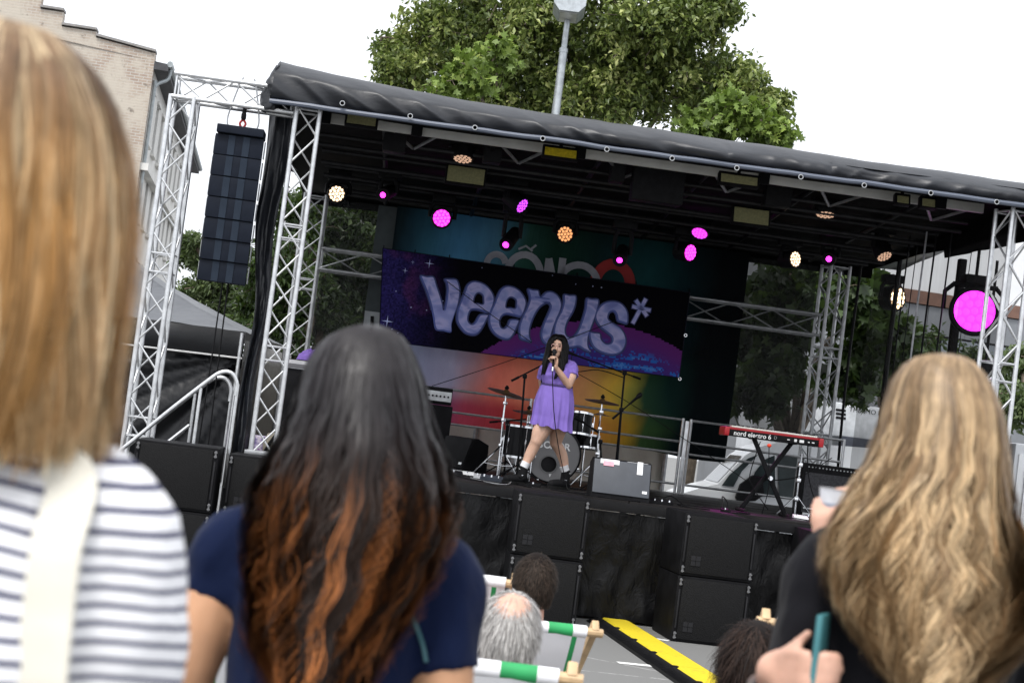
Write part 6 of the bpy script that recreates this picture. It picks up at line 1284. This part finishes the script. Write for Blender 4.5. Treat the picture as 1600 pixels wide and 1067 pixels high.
env_hair(blo, rows, col_bl, HB, mk('blonde_hair_mass', (.09,.055,.028), .7, spec=.2), 230, 30, 42, .0028, 9, .017, 4.6, ztip=at(1430,1062,Y).z-zg, tipvar=.36, massz=at(1440,800,Y).z-zg, frizz=.004, conv=.85, part_x=.004)
# what her hands hold
pm = Matrix.Translation((wr.x+.062, wr.y-.055, wr.z+.03)) @ Matrix.Rotation(R(68), 4, 'Z')
ph = thing('smartphone', 'phone in a teal case held at the left edge of the black sleeve', 'phone', Matrix.Translation((cx, Y, zg)) @ pm); mb = MB(); mb.box((0,0,0), (.07,.011,.148), bev=.005); part(ph, 'case', mb, mk('teal_phone_case', (.05,.19,.21), .5)); mb = MB(); mb.box((0,.0065,0), (.064,.002,.14)); part(ph, 'screen', mb, mk('dark_phone_glass', (.01,.01,.012), .08))
cuff = MB(); cuff.tube([(wr.x+.004, wr.y+.02, wr.z-.055), (wr.x, wr.y+.004, wr.z-.025)], .036, 18, caps=False); part(blo, 'white_cuff', cuff, mk('white_cotton_cuff', (.75,.75,.76), .8))
cp_ = thing('paper_cup', 'white printed paper cup held up beside the blonde hair', 'cup', Matrix.Translation((cx+wr2.x-.02, Y+wr2.y+.035, zg+wr2.z+.1))); mb = MB(); mb.lathe([(.022,-.045),(.032,.035),(.034,.037),(.03,.035),(.02,-.041)], n=28); cu = part(cp_, 'cup_body', mb, mk('white_paper', (.72,.74,.78), .6, 0, .12, 30)); mb = MB(); mb.lathe([(.0255,-.02),(.0295,.01)], n=28, M=Matrix.Diagonal((1.01,1.01,1))); part(cp_, 'printed_band', mb, mk('pale_blue_grey_print', (.3,.34,.42), .6))

# --- blonde bob, striped shirt
Y = 1.62; zg = gz(1.6); cx = at(-22, 340, Y).x; top = at(30, 40, Y-.08).z
m = NT('navy_striped_white_jersey'); s_ = m.n('Attribute', attribute_name='stripe'); fr_ = m.math('FRACT', m.math('DIVIDE', s_.outputs['Fac'], .0195)); e = m.math('MULTIPLY', m.math('SUBTRACT', m.noise(m.obj(), 40, 3), .5), .06)
mask = m.math('MULTIPLY', m.math('LESS_THAN', m.math('ADD', fr_, e), .3), m.math('GREATER_THAN', m.math('ADD', fr_, e), .0))
m.put(m.b.inputs['Base Color'], m.mix(mask, (.8,.8,.82), (.01,.013,.07))); m.b.inputs['Roughness'].default_value = .85; m.b.inputs['Sheen Weight'].default_value = .1; m.bump(m.noise(m.obj(), 12, 4), .3, .015); STR = m.m
bob, shirt, G3 = onlooker('person', 'woman with golden blonde bob in a striped white top with pale bag strap, far left', top, (cx, Y), zg, .192,
    [dict(pts=[(-.235,-.01,1.2),(-.23,.12,.98),(-.15,.3,1.0)]), dict(pts=[(.19,.0,1.2),(.2,.08,1.0),(.2,.3,1.02)], r=[.055,.045,.033])], STR, SK_FAIR, 1.0, 1.02, shd=.41)
sh = G3['sh']; me = shirt.data; at_s = me.attributes.new('stripe', 'FLOAT', 'POINT'); vals = []
for v in me.vertices:
    c_ = v.co; s0 = c_.z+.007*fbm(c_.x*7, c_.y*7, c_.z*3); q = abs(c_.x)-.118
    if q > 0: k = min(1.4, max(.0, (sh-.03-c_.z)/.13)); s0 += .01-.05*k*(1-math.exp(-q/.05))+.01*k*(q/.08)**2
    vals.append(s0+10)
at_s.data.foreach_set('value', vals)
HG = hair_mat('golden_blonde_hair', .45, .2)
def col_g(z, u, l, r):
    d = G3['H']-z; root = np.array((.17,.1,.055)); lo = np.array((.42,.22,.075)); hi = np.array((1.,.8,.5)); k = np.clip((d-.04)/.12, 0, 1)[..., None]; c = root*(1-k)+lo*k; q = np.clip(l*1.25-.25+r*.2, 0, 1)[..., None]*(.5+.5*k); return (c*(1-q)+hi*q)*(.6+.5*np.abs(np.sin(l*37+.5))+0*z)[..., None]
Yh = Y; L = [(40,20,-.02,.02),(46,52,-.05,.05),(60,88,-.07,.07),(85,120,-.085,.085),(120,150,-.1,.1),(170,176,-.112,.108),(230,196,-.12,.112),(300,207,-.125,.115),(380,211,-.128,.115),(460,210,-.13,.112),(530,205,-.13,.105),(600,196,-.125,.1),(660,186,-.118,.095),(712,172,-.11,.09)]
rows = []
for v, ur, yb, by in L: p = at(ur, v, Yh); hx_ = p.x-cx; rows.append((p.z-zg, -hx_, hx_, yb, by))
env_hair(bob, rows, col_g, HG, mk('golden_hair_mass', (.2,.11,.045), .7, spec=.2), 130, 50, 20, .003, 15, .009, 1.3, tipvar=.08, massz=rows[-2][0], frizz=.002, conv=.1, sbase=.95, part_x=.006)
Yb = Y-.13; strap_on(bob, shirt, [pf(98,715,Yb+.1,(cx,0,zg)), pf(88,760,Yb,(cx,0,zg)), pf(74,850,Yb,(cx,0,zg)), pf(62,960,Yb,(cx,0,zg)), pf(50,1080,Yb,(cx,0,zg)), pf(40,1200,Yb,(cx,0,zg))], .046, .006, mk('cream_canvas_strap', (.72,.69,.6), .8, 0, .08, 12, .4, 300, .001), 'bag_strap', 'wide cream canvas bag strap')

# --- seated onlookers
def sitter(label, u, v, Y, shirt_mat, skin, hs=1., hairf=None, yaw=0, tilt=0.):
    p = at(u, v, Y); zg = gz(Y+.5); t = thing('person', label, 'person', W(p.x, Y, zg, yaw)); hc = p.z-zg; sh = hc-.2; b = MB(); head(b, (0,0,hc), hs, face=1)
    limb(b, [(0,-.01,hc-.05), (0,.0,sh+.02)], [.05,.058]); 
    rings = []
    for k, (w_, d_) in enumerate(((.15,.12),(.165,.125),(.15,.11),(.16,.115),(.175,.11),(.16,.08),(.09,.06))): f = k/6; rings.append((0, .6*(1-f)+.02, .33+(sh+.03-.33)*f, w_, d_))
    loft(b, rings)
    for s_ in (-1, 1):
        limb(b, [(s_*.16,.04,sh-.03),(s_*.21,.22,sh-.27),(s_*.17,.48,sh-.3)], [.055,.045,.032]); hand(b, (s_*.17,.48,sh-.3), (0,1,-.1), (0,0,-1), thumb=-s_)
        limb(b, [(s_*.09,.62,.36),(s_*.12,1.05,.5),(s_*.12,1.2,.08)], [.085,.06,.042]); limb(b, [(s_*.12,1.2,.05),(s_*.12,1.36,.04)], [.04,.034])
    finish(fuse(b, .009, 5), 'body', skin, t); c = MB(); loft(c, [(x, y, z, w_+.012, d_+.012) for x, y, z, w_, d_ in rings[:-1]]+[(0,.01,sh+.02,.1,.07)])
    for s_ in (-1, 1):
        if shirt_mat.name.startswith('lilac'): continue
        c.tube([(s_*.12,.04,sh-.02),(s_*.185,.12,sh-.13)], [.075,.07], 14)
    finish(fuse(c, .01, 4, wrinkle(.005, 9)), 'shirt', shirt_mat, t); tr = MB()
    for s_ in (-1, 1): limb(tr, [(s_*.09,.6,.36),(s_*.12,1.05,.51),(s_*.12,1.2,.14)], [.1,.078,.062])
    finish(fuse(tr, .014, 4), 'trousers', denim, t); return t, hc
def short_hair(t, hc, cols, n, ln, width, mat, mass, seed, bald=0., neck=-.06, hs=1., up=.3, scraggle=.0, curl=.3, zr=.125, rx=.083, ry=.102):
    """short hair: strands rooted on the skull and combed down and back from a crown whorl"""
    g = np.random.default_rng(seed); P0 = []; N0 = []
    while len(P0) < n:
        d = g.normal(size=3); d /= np.linalg.norm(d); 
        if d[2] < neck/.11: continue
        if d[1] > .55 and d[2] < .45: continue
        if abs(d[0]) > .88 and d[2] < .05: continue
        if bald and np.hypot(d[0]*1.0, (d[1]+.35)*.8)+abs(1-d[2])*.6 < bald and g.random() > .3: continue
        P0.append((d[0]*rx*1.06*hs, d[1]*ry*1.06*hs-.004, hc+d[2]*zr*.98*hs)); N0.append(d)
    P0 = np.array(P0); N0 = np.array(N0); K = 6; crown = np.array((.01, -.35, .93)); fl = N0-crown; fl -= N0*(fl*N0).sum(1)[:, None]; fl /= np.linalg.norm(fl, axis=1)[:, None]+1e-6
    fl = fl+g.normal(size=fl.shape)*curl*.5; u = np.linspace(0, 1, K); L_ = ln*g.uniform(.6, 1.2, n); pts = P0[:, None, :]+fl[:, None, :]*(u[None, :, None]*L_[:, None, None])+N0[:, None, :]*(up*L_[:, None, None]*np.sin(u*2.2)[None, :, None]); pts[..., 2] -= (u**2)[None, :]*L_[:, None]*(.35+scraggle)
    if scraggle: pts += np.sin(u*5+g.uniform(0,6,(n,1)))[..., None]*g.normal(size=(n,1,3))*.006*u[None,:,None]
    nr = np.repeat(N0[:, None, :], K, 1); W_ = (width*(1-.6*u**2))[None, :]+np.zeros((n, 1)); k = g.random(n); C_ = np.array(cols[0])[None]*(1-k[:, None])+np.array(cols[1])[None]*k[:, None]; C_ = np.repeat(C_[:, None, :], K, 1)
    ribbons('hair', pts, W_, nr, C_, mat, t)
    if mass:
        mb = MB(); vs = []; fs = []; na, nz = 28, 12
        for i in range(nz):
            el = R(90-(i/(nz-1))*(118 if neck < -.05 else 100))
            for k in range(na):
                a = 2*math.pi*k/na; fy = math.sin(a); e2 = el if fy < .35 else max(el, R(28)*min(1, (fy-.35)*3)); vs.append((rx*1.09*hs*math.cos(a)*math.cos(e2), ry*1.09*hs*fy*math.cos(e2)-.004, hc+zr*1.02*hs*math.sin(e2)))
        for i in range(nz-1):
            for k in range(na): fs.append((i*na+k, i*na+(k+1) % na, (i+1)*na+(k+1) % na, (i+1)*na+k))
        mb.add(vs, fs); part(t, 'hair_mass', mb, mass, angle=80)
HS = hair_mat('short_dark_hair', .6, .12); HGR = hair_mat('grey_hair', .45, .4)
man, hc = sitter('seated man with short dark hair and lilac grey sleeveless top', 835, 912, 7.0, fabric('lilac_grey_jersey', (.34,.31,.33)), skin_mat('tanned_skin', (.46,.22,.14)), .98)
short_hair(man, hc, ((.012,.009,.007),(.05,.035,.026)), 8000, .02, .003, HS, mk('dark_hair_scalp', (.01,.007,.006), .8), 41, up=.18, curl=.3)
old, hc = sitter('seated older man with thinning grey hair, head above the nearest deckchair rail', 795, 990, 4.95, fabric('pale_blue_shirt', (.35,.4,.48)), SK_FAIR, 1.03)
short_hair(old, hc, ((.16,.15,.14),(.62,.6,.58)), 11000, .036, .0022, HGR, None, 42, bald=.36, neck=-.1, up=.1, curl=.22, hs=1.0, rx=.08, ry=.1, zr=.125)
mb = MB()
low, hc = sitter('seated person with messy dark hair at the bottom beside the blonde woman in black', 1178, 1040, 5.3, fabric('blue_shirt', (.07,.11,.24)), SK_FAIR, 1., yaw=R(-15))
short_hair(low, hc, ((.008,.006,.006),(.04,.024,.018)), 6000, .05, .003, HS, mk('dark_scalp', (.012,.009,.008), .7), 43, neck=-.1, up=.15, scraggle=.4, curl=.5, hs=1.1)
# ================================================================ THE SINGER
SD = 1.0; zf = DECK; base = sp(852, 755, SD); bx = base.x
def sgp(u, v, dd=0.): p = sp(u, v, SD+dd); return Vector((p.x-bx, dd, p.z-zf))
sg = thing('person', 'woman singing in purple dress with long black hair, glasses and black boots', 'person', T(bx, SD, zf))
SK = skin_mat('singer_skin', (.52,.32,.23)); b = MB(); hcp = sgp(871, 543, -.02); hcp = Vector((hcp.x, -.02, hcp.z)); head(b, hcp, .98, face=-1, yaw=R(-12))
shl, shr = sgp(853, 573), sgp(893, 570); nk = sgp(873, 562); limb(b, [hcp-Vector((0,-.02,.06)), nk+Vector((0,.02,-.03))], [.05,.058])
ch = sgp(870, 585); wa = sgp(870, 603); hp = sgp(869, 625); cr_ = sgp(867, 652)
tor = [(cr_.x,.0,cr_.z-.02,.15,.13),(hp.x,0,hp.z-.05,.18,.15),(hp.x,0,hp.z+.02,.175,.15),(wa.x,0,wa.z,.145,.12),(ch.x,-.01,ch.z-.02,.165,.135),(ch.x,0,ch.z+.06,.17,.12),(nk.x,.01,nk.z-.05,.14,.085),(nk.x,.01,nk.z+.0,.07,.06)]; loft(b, tor)
hd = sgp(866, 562, -.2); elb = sgp(888, 602, -.1); wrs = sgp(868, 573, -.2)
limb(b, [shr+Vector((0,0,-.03)), (shr+elb)/2+Vector((.02,-.02,0)), elb], [.06,.052,.045]); limb(b, [elb, (elb+wrs)/2+Vector((.005,0,-.005)), wrs], [.045,.038,.026])
mdir = (sgp(866.5, 549, -.14)-sgp(862, 590, -.2)).normalized(); hand(b, wrs, (-.12,-.05,1), (-.75,-.5,.1), .95, thumb=-1, curl=(1.15,1.2,1.2,1.2))
limb(b, [shl+Vector((0,0,-.03)), sgp(848,595,.12), sgp(852,622,.2)], [.058,.05,.042]); limb(b, [sgp(852,622,.2), sgp(862,640,.22)], [.04,.028]); hand(b, sgp(862,640,.22), (.3,.1,-1), (.3,-1,0), .9, thumb=1, curl=(.4,.5,.5,.5))
k1, a1 = sgp(838, 690, -.1), sgp(818, 731, -.12); k2, a2 = sgp(868, 692, .1), sgp(884, 737, .12)
limb(b, [sgp(857,655,-.02), (sgp(857,655,-.02)+k1)/2+Vector((-.01,0,.0)), k1], [.115,.098,.068]); limb(b, [k1, (k1+a1)/2+Vector((.012,.025,.03)), a1], [.064,.062,.038])
limb(b, [sgp(875,655,.04), (sgp(875,655,.04)+k2)/2, k2], [.11,.092,.066]); limb(b, [k2, (k2+a2)/2+Vector((.015,.03,.03)), a2], [.062,.06,.038])
f1 = Vector((a1.x-.17, -.2, .05)); f2 = Vector((a2.x-.15, .0, .05)); limb(b, [a1, Vector((a1.x-.02,-.13,.06)), f1], [.038,.036,.03]); limb(b, [a2, Vector((a2.x-.02,.1,.06)), f2], [.038,.036,.03])
finish(fuse(b, .007, 3), 'body', SK, sg)
# face
dmat = mk('near_black_eye', (.01,.008,.008), .2); Rz = Matrix.Rotation(R(-12), 3, 'Z'); fq = lambda x, y, z: hcp+Rz @ Vector((x, -y, z))*.98
for i in (-1, 1):
    mb = MB(); ball(mb, fq(i*.031, .083, .012), .0085, (1.5,.6,.75), 10); part(sg, 'eye', mb, dmat)
    mb = MB(); mb.tube([fq(i*.015,.094,.036), fq(i*.032,.094,.041), fq(i*.048,.084,.035)], .0032, 5); part(sg, 'eyebrow', mb, dmat)
mb = MB(); ball(mb, fq(0, .088, -.056), .015, (1.25,.5,.8), 12); part(sg, 'mouth', mb, mk('dark_open_mouth', (.08,.015,.015), .5))
mb = MB(); mb.tube([fq(.017*math.cos(a)*1.25*0+.0, .09, 0) for a in (0, .1)], .001, 4) if False else None
mb = MB()
for i in (-1, 1):
    mb.tube([fq(i*.033+.024*math.cos(R(a)), .1-abs(.3*(i*.033+.024*math.cos(R(a))))*.35, .01+.018*math.sin(R(a))) for a in range(0, 360, 30)], .0022, 5, closed=True); mb.tube([fq(i*.056,.086,.014), fq(i*.078,.02,.012)], .002, 5)
mb.tube([fq(-.009,.1,.014), fq(.009,.1,.014)], .002, 5); part(sg, 'glasses', mb, mk('rose_gold_frame', (.7,.42,.4), .25, .7))
# dress
PUR = fabric('purple_crepe', (.2,.135,.45), .1, .5, 4)
c = MB(); loft(c, [(x, y, z, rx+.016, ry+.016) for x, y, z, rx, ry in tor[3:7]]+[(nk.x,.01,nk.z-.02,.1,.075)])
c.tube(catmull([shr+Vector((-.05,0,-.02)), shr+Vector((.0,-.0,-.03)), (shr*.45+elb*.55)+Vector((.015,0,.0))], 5), [.07]*5+[.078]*5+[.088], 16)
c.tube(catmull([shl+Vector((.05,0,-.02)), shl+Vector((0,0,-.03)), sgp(850,590,.07)], 5), [.07]*5+[.075]*5+[.082], 16)
finish(fuse(c, .0075, 2, wrinkle(.009, 11)), 'dress_top', PUR, sg)
hl, hr_ = sgp(830, 661), sgp(893, 676); hm = (hl+hr_)/2; rx0 = (hr_-hl).length/2-.015
def skirtf(u, v):
    a = 2*math.pi*u; k = v**.85; rx = .163*(1-k)+rx0*k+.01; ry = .138*(1-k)+.22*k; bulge = .018*math.sin(math.pi*min(1, v*1.3)); fl = (1+.075*k*math.sin(a*11+1.3*math.sin(a*2))+.03*k*math.sin(a*23+2))
    cx_ = wa.x*(1-v)+hm.x*v; zb = hm.z+math.cos(a)*(hr_.z-hl.z)/2-.01*math.sin(a*11); z = (wa.z+.0)*(1-v)+zb*v; return Vector((cx_+(rx+bulge)*math.cos(a)*fl, (ry+bulge)*math.sin(a)*fl, z))
mb = MB(); mb.grid(150, 30, skirtf); part(sg, 'dress_skirt', mb, PUR, angle=80)
mb = MB(); mb.tube([Vector((wa.x+.166*math.cos(a/32*6.2832), .142*math.sin(a/32*6.2832), wa.z+.004)) for a in range(32)], .014, 6, closed=True); part(sg, 'belt', mb, mk('dark_purple_belt', (.05,.03,.12), .7))
# socks, boots
for (a_, f_, s_) in ((a1, f1, 1), (a2, f2, -1)):
    mb = MB(); up_ = ((k1 if s_ == 1 else k2)-a_).normalized(); mb.tube([a_-up_*.03, a_+up_*.07], [.045,.05], 16); part(sg, 'sock', mb, mk('white_sock', (.7,.7,.72), .85))
    c = MB(); an = Vector((a_.x, a_.y, .1)); limb(c, [a_-up_*.005, an+Vector((0,0,-.02))], [.05,.055]); limb(c, [an+Vector((.02,.03,-.045)), Vector(((an.x+f_.x)/2, (an.y+f_.y)/2, .06)), Vector((f_.x, f_.y, .05))], [.055,.05,.046]); me = fuse(c, .007, 2)
    for v in me.vertices: v.co.z = max(v.co.z, .022)
    bo = finish(me, 'boot', mk('black_suede', (.008,.008,.009), .7), sg); c = MB(); dr = Vector((f_.x-an.x, f_.y-an.y, 0)).normalized(); sd = Vector((-dr.y, dr.x, 0)); pl_ = [(-.07,-.035),(.0,-.045),(.1,-.045),(.2,-.048),(.25,-.02),(.25,.02),(.2,.048),(.1,.045),(0,.045),(-.07,.035)]
    c.prism(pl_, .032, lambda x, y, z: Vector((an.x, an.y, 0))+dr*x*.95+sd*y*1.05+Vector((0,0,z+.001))); part(bo, 'sole', c, rubber)
    for q in range(2): c = MB(); p = an+dr*(.02+.035*q)+Vector((0,0,.005-.02*q)); c.box(p, (.03,.1,.014), Matrix.Rotation(math.atan2(dr.y, dr.x), 3, 'Z'), .004); part(bo, 'strap', c, chrome if q == 0 else blackplastic)
# hair of the singer
c = MB()
for k in range(26):
    a = R(-35+k*250/25); ox, oy = math.cos(a), math.sin(a)       # from her left round the back of the head to her right
    p0 = hcp+Vector((0,.0,.115)); p1 = hcp+Vector((.083*ox,.012+.1*oy,.055)); p2 = hcp+Vector((.1*ox,.02+.1*oy,-.06)); e3 = hcp+Vector((.115*ox,.03+.09*oy,-.22)); side_ = ox
    limb(c, [p0, (p0+p1)/2+Vector((0,0,.032)), p1, p2, e3, e3+Vector((.03*ox+.03, .02, -.16-.06*math.sin(k*1.7)))], [.02,.028,.03,.03,.032,.014], 8, 3)
for x in (-.105, -.085): limb(c, [hcp+Vector((x*.3,-.05,.105)), hcp+Vector((x*.95,-.055,.03)), hcp+Vector((x*1.1,-.06,-.1)), hcp+Vector((x*1.1-.01,-.09,-.2)), hcp+Vector((x*1.15-.02,-.1,-.27+x*.5))], [.02,.022,.024,.02,.008], 8, 4)
for x in (.07, .09, .05): limb(c, [hcp+Vector((x*.3,-.055,.105)), hcp+Vector((x*1.1,-.06,.03)), hcp+Vector((x*1.0,-.075,-.11)), hcp+Vector((x*.9-.02,-.125,-.25)), hcp+Vector((x*.8-.04,-.15,-.4+x))], [.02,.022,.026,.026,.01], 8, 4)
limb(c, [hcp+Vector((.12,.05,-.25)), hcp+Vector((.17,.06,-.4)), hcp+Vector((.17,.07,-.52))], [.035,.028,.01])
limb(c, [hcp+Vector((-.05,-.0,.1)), hcp+Vector((.0,-.06,.098)), hcp+Vector((.06,-.05,.09))], [.022,.024,.022])
hmm = fuse(c, .007, 2, lambda co, nr: nr*(.004*math.sin(math.atan2(co.y-hcp.y, co.x-hcp.x)*34+co.z*6))); HBK = mk('glossy_black_hair', (.004,.0035,.004), .4, 0, .3, 30, .5, 120, .004); finish(hmm, 'hair', HBK, sg)
# microphone in her hand
mp = sgp(866.5, 549, -.16); mp.y = hcp.y-.125; mq_ = wrs+Vector((-.03,-.03,-.02)); md = (mp-mq_).normalized(); mt = thing('handheld_microphone', 'black handheld microphone raised to the mouth of the singer', 'microphone', T(bx, SD, zf) @ Matrix.Translation(mp))
Rm = md.to_track_quat('Z','Y').to_matrix(); mb = MB(); mb.lathe([(.001,.028),(.018,.022),(.026,.004),(.025,-.015),(.019,-.026)], M=Rm, n=16); part(mt, 'grille_ball', mb, mk('dark_mic_mesh', (.02,.02,.022), .5, .3, .2, 80)); mb = MB(); mb.lathe([(.019,-.026),(.017,-.05),(.011,-.19),(.0,-.19)], M=Rm, n=14); part(mt, 'handle', mb, blackmetal)
e_ = mp-md*.19; mb = MB(); mb.tube([e_, e_-md*.05], .009, 8); o = part(mt, 'silver_plug', mb, chrome); o.location = -mp
mw = SM @ Matrix.Translation((bx, SD, zf)); cable('long black microphone cable hanging down past the purple dress to the boots', [Vector((bx,SD,zf))+e_-md*.05, Vector((bx,SD,zf))+sgp(863.5,600,-.26), Vector((bx,SD,zf))+sgp(866,650,-.3), Vector((bx,SD,zf))+sgp(873,700,-.28), Vector((bx,SD,zf))+sgp(884,750,-.2), Vector((bx,SD,zf))+Vector((sgp(892,760,-.2).x,-.25,.012)), Vector((bx,SD,zf))+Vector((.6,-.35,.012))], .005)
